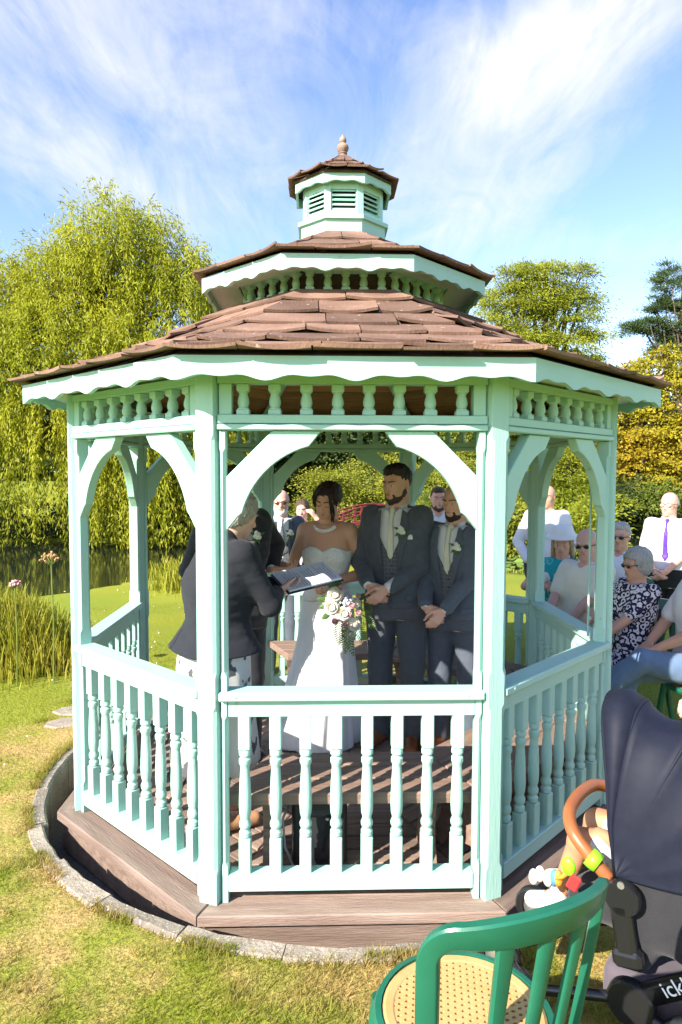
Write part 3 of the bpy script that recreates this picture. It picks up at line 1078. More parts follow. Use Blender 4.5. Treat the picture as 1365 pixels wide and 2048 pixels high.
def rbox(c, h, rnd=0.01, R=None):
    c, h = v3(c), v3(h)
    Rm = np.array(R, np.float32) if R is not None else np.eye(3, dtype=np.float32)

    def fn(X, Y, Z):
        x, y, z = X - c[0], Y - c[1], Z - c[2]
        q = [np.abs(Rm[0, i] * x + Rm[1, i] * y + Rm[2, i] * z) - (h[i] - rnd) for i in range(3)]
        o = np.sqrt(np.maximum(q[0], 0) ** 2 + np.maximum(q[1], 0) ** 2 + np.maximum(q[2], 0) ** 2)
        return o + np.minimum(np.maximum(np.maximum(q[0], q[1]), q[2]), 0) - rnd
    e = np.abs(Rm) @ h
    return fn, c - e, c + e


def crom(T, n=40):
    """smooth a control table (rows sorted on column 0)"""
    T = np.array(T, float); z = np.linspace(T[0, 0], T[-1, 0], n)
    out = [z]
    for c in range(1, T.shape[1]):
        y = T[:, c]; x = T[:, 0]
        m = np.gradient(y, x)
        i = np.clip(np.searchsorted(x, z) - 1, 0, len(x) - 2)
        h = x[i + 1] - x[i]; t = (z - x[i]) / h
        out.append((2 * t ** 3 - 3 * t ** 2 + 1) * y[i] + (t ** 3 - 2 * t ** 2 + t) * h * m[i] + (-2 * t ** 3 + 3 * t ** 2) * y[i + 1] + (t ** 3 - t ** 2) * h * m[i + 1])
    return np.array(out).T


def stack(T, p=2.4, off=0.0, ztop=None, folds=None, zbot=None):
    """a body or garment given by sections: rows z, half width, half depth, x0, y0"""
    T = [list(r) + [0.0] * (5 - len(r)) for r in T]
    S = crom(T); zz = S[:, 0]; z0, z1 = zz[0], zz[-1]

    def fn(X, Y, Z):
        z = Z.ravel()
        a, b, x0, y0 = [np.interp(z, zz, S[:, i]).astype(np.float32).reshape(Z.shape) for i in (1, 2, 3, 4)]
        a = a + off; b = b + off
        u, v = np.abs(X - x0) / a, np.abs(Y - y0) / b
        q = (u ** p + v ** p + 1e-9) ** (1.0 / p)
        if folds is not None:
            q = q / (1 + folds(np.arctan2((Y - y0) / b, (X - x0) / a), Z))
        m = np.minimum(a, b)
        d = (q - 1) * m * 0.85
        zt = (Z - (z1 if ztop is None else ztop(X, Y, Z)))
        zb = (z0 if zbot is None else zbot(X, Y, Z)) - Z
        return np.maximum(np.maximum(d, zt), zb)
    A, B = np.abs(S[:, 1]).max() * 1.15 + off, np.abs(S[:, 2]).max() * 1.15 + off
    lo = v3((S[:, 3].min() - A, S[:, 4].min() - B, z0)); hi = v3((S[:, 3].max() + A, S[:, 4].max() + B, z1 + 0.08))
    return fn, lo, hi


def xf(prim, R, c, s=1.0):
    """the primitive moved into a turned, scaled frame"""
    fn, lo, hi = prim
    R = np.array(R, np.float32); c = v3(c)

    def f2(X, Y, Z):
        x, y, z = (X - c[0]) / s, (Y - c[1]) / s, (Z - c[2]) / s
        return fn(R[0, 0] * x + R[1, 0] * y + R[2, 0] * z, R[0, 1] * x + R[1, 1] * y + R[2, 1] * z, R[0, 2] * x + R[1, 2] * y + R[2, 2] * z) * s
    ctr = (lo + hi) / 2; h = (hi - lo) / 2
    c2 = c + s * (R @ ctr); h2 = s * (np.abs(R) @ h)
    return f2, c2 - h2, c2 + h2


def poly_sd(P):
    """signed distance to a polygon"""
    P = np.array(P, np.float32); n = len(P)

    def fn(U, V):
        d = np.full(np.broadcast(U, V).shape, 1e9, np.float32); s = np.ones_like(d)
        for i in range(n):
            a, b = P[i], P[i - 1]
            e = b - a; wx, wy = U - a[0], V - a[1]
            t = np.clip((wx * e[0] + wy * e[1]) / (e @ e + 1e-12), 0, 1)
            d = np.minimum(d, (wx - e[0] * t) ** 2 + (wy - e[1] * t) ** 2)
            c1, c2, c3 = V >= a[1], V < b[1], e[0] * wy > e[1] * wx
            s = np.where((c1 & c2 & c3) | (~c1 & ~c2 & ~c3), -s, s)
        return s * np.sqrt(d)
    return fn


class Sculpt:
    def __init__(s): s.ops = []; s.dis = []
    def u(s, prim, k=0.012): s.ops.append(('u', prim, k)); return s
    def cut(s, prim, k=0.004): s.ops.append(('s', prim, k)); return s
    def disp(s, amp, scale, seed=0, stretch=(1, 1, 1)): s.dis.append((amp, scale, seed, stretch)); return s

    def field(s, res):
        us = [p for m, p, k in s.ops if m == 'u']
        lo = np.min([p[1] for p in us], 0) - 3 * res - 0.01; hi = np.max([p[2] for p in us], 0) + 3 * res + 0.01
        n = np.ceil((hi - lo) / res).astype(int) + 1
        ax = [(lo[i] + res * np.arange(n[i])).astype(np.float32) for i in range(3)]
        f = np.full(n, 0.3, np.float32)
        for m, (fn, l, h), k in s.ops:
            pad = max(k * 1.3, 0.012) + 3 * res
            sl = []
            for i in range(3):
                i0 = max(int((l[i] - pad - lo[i]) / res), 0); i1 = min(int((h[i] + pad - lo[i]) / res) + 2, n[i])
                sl.append(slice(i0, max(i1, i0)))
            sl = tuple(sl)
            if any(q.start >= q.stop for q in sl): continue
            X, Y, Z = ax[0][sl[0]][:, None, None], ax[1][sl[1]][None, :, None], ax[2][sl[2]][None, None, :]
            d = fn(X, Y, Z)
            g = f[sl]
            if m == 'u':
                if k > 0:
                    hh = np.clip(0.5 + 0.5 * (g - d) / k, 0, 1)
                    f[sl] = g + (d - g) * hh - k * hh * (1 - hh)
                else: f[sl] = np.minimum(g, d)
            else:
                d = -d
                if k > 0:
                    hh = np.clip(0.5 - 0.5 * (g - d) / k, 0, 1)
                    f[sl] = g + (d - g) * hh + k * hh * (1 - hh)
                else: f[sl] = np.maximum(g, d)
        for amp, scale, seed, st in s.dis:
            ii = np.nonzero(np.abs(f) < amp * 2 + 2 * res)
            P = np.stack([ax[i][ii[i]] * st[i] for i in range(3)], 1)
            f[ii] += amp * vnoise(P, scale, seed, 3)
        return f, lo, res

    def mesh(s, name, res):
        f, lo, res = s.field(res)
        V, F = surf_net(f, lo, res)
        return np_mesh(name, V, F, smooth=True)


def surf_net(f, lo, res):
    ins = f < 0
    n = np.array(f.shape)
    c = np.zeros(n - 1, np.int8)
    for dx in (0, 1):
        for dy in (0, 1):
            for dz in (0, 1):
                c += ins[dx:n[0] - 1 + dx, dy:n[1] - 1 + dy, dz:n[2] - 1 + dz]
    act = (c > 0) & (c < 8)
    I = np.argwhere(act)
    idx = np.full(n - 1, -1, np.int32); idx[act] = np.arange(len(I))
    acc = np.zeros((len(I), 3), np.float32); cnt = np.zeros(len(I), np.float32)
    cor = [(0, 0, 0), (1, 0, 0), (0, 1, 0), (1, 1, 0), (0, 0, 1), (1, 0, 1), (0, 1, 1), (1, 1, 1)]
    val = [f[I[:, 0] + q[0], I[:, 1] + q[1], I[:, 2] + q[2]] for q in cor]
    for a in range(8):
        for b in range(a + 1, 8):
            df = [cor[b][i] - cor[a][i] for i in range(3)]
            if sum(abs(q) for q in df) != 1: continue
            m = (val[a] < 0) != (val[b] < 0)
            t = np.where(m, val[a] / np.where(m, val[a] - val[b], 1), 0)
            for i in range(3): acc[:, i] += np.where(m, cor[a][i] + t * df[i], 0)
            cnt += m
    V = (I + acc / np.maximum(cnt, 1)[:, None]) * res + lo
    Q = []
    for ax in range(3):
        sl0 = [slice(None)] * 3; sl1 = [slice(None)] * 3
        sl0[ax] = slice(0, -1); sl1[ax] = slice(1, None)
        a, b = ins[tuple(sl0)], ins[tuple(sl1)]
        e = np.argwhere(a != b)
        u, w = (ax + 1) % 3, (ax + 2) % 3
        ok = (e[:, u] > 0) & (e[:, w] > 0) & (e[:, u] < n[u] - 1) & (e[:, w] < n[w] - 1)
        e = e[ok]
        flip = a[tuple(e.T)]
        q = []
        for du, dw in ((-1, -1), (0, -1), (0, 0), (-1, 0)):
            k = e.copy(); k[:, u] += du; k[:, w] += dw
            q.append(idx[tuple(k.T)])
        q = np.stack(q, 1)
        q[~flip] = q[~flip][:, ::-1]
        Q.append(q)
    return V, np.concatenate(Q)


def rot3(yaw=0, pitch=0, roll=0):
    """turn of a head or hand: yaw to its own left is positive, pitch forward/down positive, roll sideways"""
    return np.array((Matrix.Rotation(rad(yaw), 3, 'Z') @ Matrix.Rotation(rad(pitch), 3, 'X') @ Matrix.Rotation(rad(roll), 3, 'Y')), np.float32)


def ik(S, W, l1, l2, hint):
    S, W, hint = Vector(S), Vector(W), Vector(hint)
    d = W - S; L = min(d.length, (l1 + l2) * 0.995)
    dn = d.normalized(); W = S + dn * L
    x = (l1 * l1 - l2 * l2 + L * L) / (2 * L); h = math.sqrt(max(l1 * l1 - x * x, 0))
    hn = hint - dn * hint.dot(dn); hn.normalize()
    return S + dn * x + hn * h, W


# ------------------------------------------------------------------ cloth, skin and hair surfaces
def skin(name, c, c2=None):
    c2 = c2 or (c[0] * 1.12, c[1] * 0.92, c[2] * 0.88)
    return mat('skin_' + name, c, 0.5, c2, nscale=14, nmix=0.7, bump=0.05, bscale=120, spec=0.35)


def cloth(name, c, c2=None, rough=0.85, weave=220, bump=0.15, sheen=0.15, nscale=30, **k):
    return mat('cloth_' + name, c, rough, c2 or tuple(x * 1.18 for x in c), nscale=nscale, nmix=0.8, bump=bump, bscale=weave, spec=0.15, sheen=sheen, **k)


def hairmat(name, c, c2):
    return mat('hair_' + name, c, 0.5, c2, nscale=40, nmix=0.9, stretch=(2.5, 2.5, 0.6), bump=0.7, bscale=90, bstretch=(2.5, 2.5, 0.5), spec=0.35)


def print_cloth(name, base, ink, scale, thr=0.02, ring=True):
    """a printed fabric: blotchy rings or leaf shapes of one ink on a ground"""
    key = 'print_' + name
    if key in MATS: return MATS[key]
    m = bpy.data.materials.new(key); m.use_nodes = True
    N, L = m.node_tree.nodes, m.node_tree.links; b = N['Principled BSDF']
    b.inputs['Roughness'].default_value = 0.85; b.inputs['Specular IOR Level'].default_value = 0.15
    tc = N.new('ShaderNodeTexCoord')
    v = N.new('ShaderNodeTexVoronoi'); v.inputs['Scale'].default_value = scale
    L.new(tc.outputs['Object'], v.inputs['Vector'])
    n = N.new('ShaderNodeTexNoise'); n.inputs['Scale'].default_value = scale * 2.3; n.inputs['Detail'].default_value = 2
    L.new(tc.outputs['Object'], n.inputs['Vector'])
    a = N.new('ShaderNodeMath'); a.operation = 'ADD'
    L.new(v.outputs['Distance'], a.inputs[0])
    s = N.new('ShaderNodeMath'); s.operation = 'MULTIPLY'; s.inputs[1].default_value = 0.55
    L.new(n.outputs['Fac'], s.inputs[0]); L.new(s.outputs[0], a.inputs[1])
    w = N.new('ShaderNodeMath'); w.operation = 'SINE'
    q = N.new('ShaderNodeMath'); q.operation = 'MULTIPLY'; q.inputs[1].default_value = 13.0 if ring else 7.0
    L.new(a.outputs[0], q.inputs[0]); L.new(q.outputs[0], w.inputs[0])
    g = N.new('ShaderNodeMapRange'); L.new(w.outputs[0], g.inputs[0]); g.inputs[1].default_value = thr - 0.15; g.inputs[2].default_value = thr + 0.15
    mx = N.new('ShaderNodeMixRGB'); L.new(g.outputs[0], mx.inputs['Fac'])
    mx.inputs['Color1'].default_value = (*base, 1); mx.inputs['Color2'].default_value = (*ink, 1)
    L.new(mx.outputs[0], b.inputs['Base Color'])
    MATS[key] = m
    return m


def check_cloth(name, base, line):
    """a woven check: fine lines both ways on a ground"""
    key = 'check_' + name
    if key in MATS: return MATS[key]
    m = bpy.data.materials.new(key); m.use_nodes = True
    N, L = m.node_tree.nodes, m.node_tree.links; b = N['Principled BSDF']
    b.inputs['Roughness'].default_value = 0.85; b.inputs['Specular IOR Level'].default_value = 0.15
    tc = N.new('ShaderNodeTexCoord'); sp_ = N.new('ShaderNodeSeparateXYZ'); L.new(tc.outputs['Object'], sp_.inputs[0])
    fs = []
    for ax, sc in ((0, 270.0), (2, 240.0)):
        k = N.new('ShaderNodeMath'); k.operation = 'MULTIPLY'; k.inputs[1].default_value = sc; L.new(sp_.outputs[ax], k.inputs[0])
        s = N.new('ShaderNodeMath'); s.operation = 'SINE'; L.new(k.outputs[0], s.inputs[0])
        g = N.new('ShaderNodeMapRange'); L.new(s.outputs[0], g.inputs[0]); g.inputs[1].default_value = 0.55; g.inputs[2].default_value = 1.0
        fs.append(g.outputs[0])
    mx_ = N.new('ShaderNodeMath'); mx_.operation = 'MAXIMUM'; L.new(fs[0], mx_.inputs[0]); L.new(fs[1], mx_.inputs[1])
    mx = N.new('ShaderNodeMixRGB'); L.new(mx_.outputs[0], mx.inputs['Fac'])
    mx.inputs['Color1'].default_value = (*base, 1); mx.inputs['Color2'].default_value = (*line, 1)
    L.new(mx.outputs[0], b.inputs['Base Color'])
    MATS[key] = m
    return m


M_EYE = mat('eye_white', (0.62, 0.60, 0.57), 0.25)
M_IRIS = mat('eye_iris', (0.03, 0.02, 0.015), 0.2)
M_LENS = mat('sunglass_lens', (0.02, 0.015, 0.015), 0.08, spec=0.6)
M_LENS_R = mat('sunglass_lens_rosy', (0.12, 0.03, 0.025), 0.1, spec=0.6)
M_WIRE = mat('spectacle_wire', (0.06, 0.055, 0.05), 0.3, metallic=0.7)
M_PETAL = mat('white_petal', (0.72, 0.71, 0.64), 0.6, (0.8, 0.78, 0.7), nscale=40, trans=0.2)
M_LEAFG = mat('bouquet_leaf', (0.05, 0.12, 0.03), 0.5, (0.10, 0.19, 0.05), nscale=20, trans=0.25)


class Fig:
    """A person modelled facing -Y at the origin, feet on z=0; heading turns the whole figure."""
    def __init__(s, label, loc, heading, H, sex='m', res=0.0075, group=None, sk=None, build=1.0, seat=False):
        s.root = thing('person', label, 'person', loc, rad(heading), group)
        s.H, s.sex, s.res, s.b = H, sex, res, build
        s.skin = sk
        s.body = Sculpt()
        s.hh = 0.134 * H if sex != 'c' else 0.16 * H
        f = sex == 'f'
        s.sw = (0.088 if f else 0.0900) * H * (0.6 + 0.4 * build)
        s.sh_z = 0.815 * H
        s.hipw = 0.052 * H
        s.lean = Vector((0, 0, 0))
        s.T = None

    # torso sections, optionally seated / leaning: dz lowers it, ly tips it forward (metres at the shoulders)
    def torso(s, dz=0.0, ly=0.0, belly=0.0, lx=0.0):
        H, b = s.H, s.b
        f = s.sex == 'f'
        rows = []
        tab = ((0.455, .088, .066), (0.50, .098, .074), (0.55, .093, .072), (0.60, .082, .063), (0.65, .086, .066), (0.72, .100, .074), (0.77, .104, .070), (0.805, .094, .056), (0.835, .060, .042)) if not f else \
              ((0.455, .092, .070), (0.50, .102, .078), (0.55, .093, .070), (0.61, .073, .056), (0.65, .077, .060), (0.715, .090, .076), (0.76, .090, .064), (0.805, .082, .048), (0.835, .050, .038))
        for z, a, d in tab:
            t = (z - 0.455) / (0.835 - 0.455)
            bel = belly * math.exp(-((z - 0.59) / 0.06) ** 2)
            rows.append((z * H + dz, a * H * b + bel * 0.5, d * H * b + bel, lx * t, ly * t * t - 0.004 * H - bel * 0.7))
        s.T = rows; s.dz, s.ly, s.lx = dz, ly, lx
        s.SL = Vector((s.sw + lx, ly * 0.92 + 0.01, s.sh_z + dz - 0.006 * H)); s.SR = Vector((-s.sw + lx, ly * 0.92 + 0.01, s.sh_z + dz - 0.006 * H))
        s.neck = Vector((lx, ly, 0.835 * H + dz))
        return s

    def arms(s, WL, WR, hintL=(0.6, 0.6, -0.6), hintR=(-0.6, 0.6, -0.6)):
        l1, l2 = 0.172 * s.H, 0.150 * s.H
        s.EL, s.WL = ik(s.SL, WL, l1, l2, hintL); s.ER, s.WR = ik(s.SR, WR, l1, l2, hintR)
        return s

    def sleeve(s, sc, r0, r1, r2, full=1.0, k=0.03, sides='LR'):
        for sd in sides:
            S, E, W = (s.SL, s.EL, s.WL) if sd == 'L' else (s.SR, s.ER, s.WR)
            if full <= 0.5:
                E2 = S + (E - S) * (full * 2); sc.u(cap(S, E2, r0, r0 + (r1 - r0) * full * 2), k); continue
            W2 = E + (W - E) * min(1.0, (full - 0.5) * 2)
            sc.u(cap(S, E, r0, r1), k); sc.u(cap(E, W2, r1, r2), 0.012)
        return sc

    def skin_arms(s, fat=1.0):
        H = s.H
        for S, E, W in ((s.SL, s.EL, s.WL), (s.SR, s.ER, s.WR)):
            m = E + (W - E) * 0.3
            s.body.u(cap(S, E, 0.0265 * H * fat, 0.0215 * H * fat), 0.03)
            s.body.u(cap(E, m, 0.0215 * H * fat, 0.0225 * H * fat), 0.01); s.body.u(cap(m, W, 0.0225 * H * fat, 0.0155 * H), 0.01)

    def hand(s, side, d, n, curl=0.5, spread=0.0, thumb=0.5, size=1.0):
        """d: towards the fingers, n: out of the palm"""
        W = s.WL if side == 'L' else s.WR
        d = Vector(d).normalized(); n = Vector(n); n = (n - d * n.dot(d)).normalized()
        lat = d.cross(n); lat = lat if side == 'R' else -lat      # towards the thumb
        L = 0.105 * s.H * size
        B = s.body
        kn = []
        for q, (o, ln) in enumerate(((0.30, 0.44), (0.10, 0.50), (-0.10, 0.47), (-0.29, 0.36))):
            base = W + d * (0.06 * L) + lat * (o * 0.20 * L)
            k = W + d * (0.52 * L - 0.03 * L * abs(q - 1)) + lat * (o * 0.44 * L) - n * (0.02 * L)
            B.u(cap(base, k, 0.078 * L, 0.068 * L), 0.006)
            p = k; ang = rad(12) + curl * rad(35)
            fl = ln * L; r0 = 0.054 * L if q < 3 else 0.047 * L
            for sgm, (fr_, r1) in enumerate(((0.46, 0.94), (0.30, 0.86), (0.24, 0.74))):
                dv = d * math.cos(ang) + n * math.sin(ang) + lat * (o * spread)
                p2 = p + dv.normalized() * (fl * fr_)
                B.u(cap(p, p2, r0, 0.054 * L * r1), 0.002)
                p = p2; ang += curl * rad((55, 45, 30)[sgm]) + rad(4); r0 = 0.054 * L * r1
        t0 = W + d * (0.12 * L) + lat * (0.12 * L)
        t1 = t0 + (d * 0.75 + lat * (0.75 - 0.45 * thumb) + n * (0.35 * thumb)).normalized() * (0.26 * L)
        t2 = t1 + (d * 0.95 + lat * (0.30 - 0.45 * thumb) + n * (0.5 * thumb)).normalized() * (0.20 * L)
        t3 = t2 + (d * 0.95 + lat * (0.15 - 0.5 * thumb) + n * (0.55 * thumb)).normalized() * (0.15 * L)
        B.u(cap(t0, t1, 0.085 * L, 0.066 * L), 0.008); B.u(cap(t1, t2, 0.062 * L, 0.055 * L), 0.003); B.u(cap(t2, t3, 0.055 * L, 0.043 * L), 0.002)

    def head(s, yaw=0, pitch=0, roll=0, fwd=0.0, up=0.0, chin=1.0, nose=1.0, jaw=1.0, lids=False, gaze=0.0):
        hh = s.hh; R = rot3(yaw, pitch, roll)
        C = s.neck + Vector((0, fwd, 0.085 * s.H + up)) if s.sex != 'c' else s.neck + Vector((0, fwd, 0.09 * s.H + up))
        s.hc, s.hR = C, R
        B = s.body; w = 0.94 if s.sex == 'f' else 1.0

        def a(p, k): B.u(xf(p, R, C, hh), k * hh)

        def c(p, k): B.cut(xf(p, R, C, hh), k * hh)
        a(ell((0, .07, .125), (.325 * w, .405, .375)), 0)
        a(ell((0, -.09, -.11), (.262 * w, .275, .36)), .10)
        a(ell((0, -.13, -.32), (.205 * w * jaw, .20, .14)), .10)
        for q in (-1, 1): a(ell((q * .165 * w * jaw, -.02, -.27), (.075, .12, .10)), .10)
        a(ell((0, -.285 - .02 * chin, -.425), (.085, .07, .065)), .07)
        for q in (-1, 1): a(ell((q * .165 * w, -.235, -.085), (.085, .08, .075)), .09)
        for q in (-1, 1): a(cap((q * .045, -.345, .075), (q * .20 * w, -.285, .085), .042, .035), .05)
        for q in (-1, 1): c(ell((q * .128 * w, -.405, .01), (.075, .075, .05)), .05)
        for q in (-1, 1): a(ell((q * .128 * w, -.292, .010), (.070, .054, .048)), .015)
        a(cap((0, -.335, .05), (0, -.425 * (0.5 + 0.5 * nose), -.12), .028, .050 * nose), .035)
        for q in (-1, 1): a(ell((q * .045, -.375, -.135), (.032, .04, .028)), .02)
        a(ell((0, -.325, -.255), (.125, .055, .085)), .06)
        a(cap((-.075, -.355, -.225), (.075, -.355, -.225), .020), .02)
        a(cap((-.065, -.355, -.268), (.065, -.355, -.268), .024), .02)
        c(cap((-.085, -.392, -.246), (.085, -.392, -.246), .010), .012)
        for q in (-1, 1):
            a(ell((q * .325 * w, .03, -.02), (.030, .075, .125)), .025)
            c(ell((q * .36 * w, .01, -.01), (.02, .04, .07)), .02)
        s.faceparts(lids, gaze, w)
        # neck
        nb = s.neck + Vector((0, 0.012, -0.02 * s.H)); nt = C + Vector(R @ np.array((0, .09, -.28), np.float32)) * hh
        r = (0.029 if s.sex == 'f' else 0.034) * s.H * (0.7 + 0.3 * s.b)
        if s.sex == 'c': r = 0.03 * s.H
        B.u(cap(nb, nt, r * 1.12, r), 0.025)
        return s

    def hp(s, p):
        """a point of the head frame in figure space"""
        return s.hc + Vector(s.hR @ np.array(p, np.float32)) * s.hh

    def HM(s):
        m = Matrix([[float(s.hR[i, j]) for j in range(3)] for i in range(3)]).to_4x4()
        return Matrix.Translation(s.hc) @ m @ Matrix.Scale(s.hh, 4)

    def faceparts(s, lids, gaze, w):
        M = s.HM()
        for q in (-1, 1):
            if not lids:
                e = MB(); e.sphere((q * .128 * w, -.3015, .004), .052, 12, 8, (1.08, 1, .42), M); e.build('eye', M_EYE, s.root, True)
                e = MB(); e.sphere((q * .128 * w + gaze * .02, -.337, .004), .022, 8, 6, (1, 1, .85), M); e.build('iris', M_IRIS, s.root, True)
            else:
                e = MB(); e.tube([M @ Vector((q * (.128 * w - .06 + .12 * t), -.352 + .02 * abs(t - .5), -.012 + .02 * abs(t - .5))) for t in (0, .25, .5, .75, 1)], .007 * s.hh, 5)
                e.build('eyelash', M_IRIS, s.root, True)

    def brows(s, m, th=0.0145, z=.098):
        M = s.HM(); w = 0.94 if s.sex == 'f' else 1.0
        for q in (-1, 1):
            e = MB(); e.tube([M @ Vector(p) for p in ((q * .045, -.385, z - .005), (q * .11 * w, -.378, z + .018), (q * .17 * w, -.345, z + .02), (q * .215 * w, -.295, z))],
                             [th * s.hh, th * 1.1 * s.hh, th * s.hh, th * .5 * s.hh], 6)
            e.build('eyebrow', m, s.root, True)

    def lips(s, m):
        M = s.HM(); e = MB()
        e.tube([M @ Vector(p) for p in ((-.085, -.345, -.243), (-.04, -.377, -.226), (0, -.381, -.231), (.04, -.377, -.226), (.085, -.345, -.243))], [x * s.hh for x in (.006, .019, .017, .019, .006)], 6)
        e.tube([M @ Vector(p) for p in ((-.118, -.308, -.252), (-.05, -.366, -.264), (.05, -.366, -.264), (.118, -.308, -.252))], [x * s.hh for x in (.004, .017, .017, .004)], 6)
        e.build('lips', m, s.root, True)

    def done_body(s):
        return link('body', s.body.mesh('body', s.res), s.skin, s.root)

    def part(s, name, sc, m, res=None):
        return link(name, sc.mesh(name, res or s.res), m, s.root)

    def hair(s, m, style='short', amp=0.010, back=0.0):
        """cap of hair over the skull, cut away over the face"""
        hh = s.hh; S = Sculpt(); w = 0.94 if s.sex == 'f' else 1.0

        def a(p, k=0.05): S.u(xf(p, s.hR, s.hc, hh), k * hh)

        def c(p, k=0.03): S.cut(xf(p, s.hR, s.hc, hh), k * hh)
        if style == 'short':
            a(ell((0, .075, .155), (.342 * w, .418, .385)), 0)
            a(ell((0, -.13, .36), (.22, .18, .12)), .08)
            c(rbox((0, -.42, -.13), (.6, .30, .38), .08)); c(rbox((0, -.06, -.52), (.6, .34, .40), .1)); c(rbox((0, .2, -.62), (.6, .5, .40), .1))
            for q in (-1, 1): c(ell((q * .36, .04, -.03), (.08, .10, .15)), .02)
        elif style == 'crop':
            a(ell((0, .075, .135), (.334 * w, .412, .378)), 0)
            a(ell((0, -.06, .36), (.25, .27, .15)), .08)
            a(ell((0, -.16, .40), (.19, .14, .10)), .06)
            c(rbox((0, -.45, -.13), (.6, .30, .39), .06)); c(rbox((0, -.10, -.50), (.6, .30, .40), .1)); c(rbox((0, .2, -.68), (.6, .5, .40), .1))
            for q in (-1, 1): c(ell((q * .36, .04, -.03), (.08, .10, .15)), .02)
        elif style == 'receding':
            a(ell((0, .09, .13), (.334 * w, .41, .374)), 0)
            c(rbox((0, -.50, .1), (.6, .42, .8), .1)); c(rbox((0, -.10, -.50), (.6, .30, .40), .1)); c(rbox((0, .2, -.66), (.6, .5, .40), .1))
            for q in (-1, 1): c(ell((q * .36, .04, -.03), (.08, .10, .15)), .02)
        elif style == 'fringe_bald':
            a(ell((0, .10, .06), (.342 * w, .395, .33)), 0)
            c(ell((0, -.03, .36), (.30, .40, .36)), .03)
            c(rbox((0, -.42, 0), (.6, .44, .8), .05)); c(rbox((0, .2, -.62), (.6, .5, .40), .1))
            for q in (-1, 1): c(ell((q * .36, .04, -.03), (.08, .10, .15)), .02)
        elif style == 'bob':
            a(ell((0, .09, .13), (.40, .45, .43)), 0)
            a(ell((0, .16, -.16), (.36, .30, .26)), .12)
            c(rbox((0, -.46, -.20), (.24, .32, .42), .12)); c(rbox((0, -.52, -.3), (.6, .34, .36), .12)); c(rbox((0, .1, -.78), (.7, .7, .36), .1))
        elif style == 'long':
            a(ell((0, .08, .14), (.375, .44, .40)), 0)
            for q in (-1, 1): a(cap((q * .30, .06, .05), (q * .34, .02, -.52), .10, .09), .08)
            a(ell((0, .22, -.25), (.33, .22, .36)), .1)
            c(rbox((0, -.50, -.18), (.30, .40, .46), .12))
        elif style == 'updo':
            a(ell((0, .08, .155), (.358, .43, .392)), 0)
            a(ell((0, .40, .02), (.24, .20, .24)), .1)
            a(ell((0, .34, .22), (.26, .22, .20)), .1)
            c(rbox((0, -.47, -.16), (.26, .34, .44), .18)); c(rbox((0, -.02, -.56), (.6, .40, .42), .1)); c(rbox((0, .3, -.66), (.6, .5, .42), .1))
        S.disp(amp, 55, 3, (1.6, 1.6, 0.5)).disp(amp * 0.6, 130, 5, (1.6, 1.6, 0.4))
        return s.part('hair', S, m, s.res * 0.8)

    def beard(s, m, full=1.0, mous=True, amp=0.004):
        hh = s.hh; S = Sculpt()

        def a(p, k=0.05): S.u(xf(p, s.hR, s.hc, hh), k * hh)

        def c(p, k=0.02): S.cut(xf(p, s.hR, s.hc, hh), k * hh)
        a(ell((0, -.14, -.335), (.228, .222, .158)), 0)
        a(ell((0, -.29, -.43), (.115, .095, .085)), .06)
        for q in (-1, 1): a(ell((q * .190, -.03, -.22), (.098, .135, .175)), .08)
        for q in (-1, 1): a(cap((q * .225, .0, -.20), (q * .135, -.22, -.385), .058, .075), .06)
        if mous:
            for q in (-1, 1): a(cap((0, -.372, -.196), (q * .125, -.325, -.238), .034, .030), .02); a(cap((q * .128, -.318, -.24), (q * .12, -.29, -.36), .036, .05), .03)
        c(rbox((0, -.40, -.05), (.19, .20, .155), .05)); c(ell((0, -.395, -.252), (.085, .06, .026)), .01)
        c(rbox((0, .25, -.3), (.6, .19, .5), .05)); c(rbox((0, -.25, .17), (.6, .5, .27), .05)); c(rbox((0, .1, .3), (.6, .6, .27), .05))
        S.disp(amp, 90, 9)
        return s.part('beard', S, m, s.res * 0.8)

    def glasses(s, lens, frame, kind='sun'):
        M = s.HM(); w = 0.94 if s.sex == 'f' else 1.0
        for q in (-1, 1):
            e = MB(); e.sphere((q * .135 * w, -.385, -.005), .088, 12, 6, (1.1, .22, .72), M)
            e.build('lens', lens, s.root, True)
        e = MB()
        e.tube([M @ Vector((x, -.40, .03)) for x in (-.06, 0, .06)], .012 * s.hh, 5)
        for q in (-1, 1): e.tube([M @ Vector(p) for p in ((q * .225, -.37, .02), (q * .33 * w, -.22, .03), (q * .335 * w, .04, .03))], .013 * s.hh, 5)
        e.build('spectacle_frame', frame, s.root, True)

    # ---- clothes
    def shirt(s, m, off=0.006, short=False, collar=True, sleeves=True, hem=0.0):
        S = Sculpt(); H = s.H
        S.u(stack(s.T, off=off), 0)
        for P in (s.SL, s.SR): S.u(cap(P, s.neck + Vector((0, .01, -.02 * H)), (0.030 if off > .009 else .017) * H, 0.019 * H), 0.03)
        thin = 0.82 if off < .009 else 1.0
        if sleeves: s.sleeve(S, (0.0335 * H + off * .3) * thin, (0.030 * H + off * .5) * thin * (.9 if thin < 1 else 1), 0.0190 * H + off * .2, 0.40 if short else 0.985, 0.03)
        if collar:
            a = s.neck + Vector((0, 0.008, -0.012 * H)); b = s.neck + Vector((0, -0.004, 0.020 * H))
            S.u(cap(a, b, 0.0385 * H, 0.0375 * H), 0.012)
            S.cut(cap(s.neck + Vector((0, -.01 * H, .030 * H)), s.neck + Vector((0, -.10 * H, -.015 * H)), .024 * H, .020 * H), .004)
            S.cut(rbox(s.neck + Vector((0, 0, .062 * H)), (.2, .2, .040 * H), .002, rot3(0, 20, 0)), .003)
        S.disp(0.0015 if off < .009 else .007, 13, 2, (1.2, 1.2, .6))
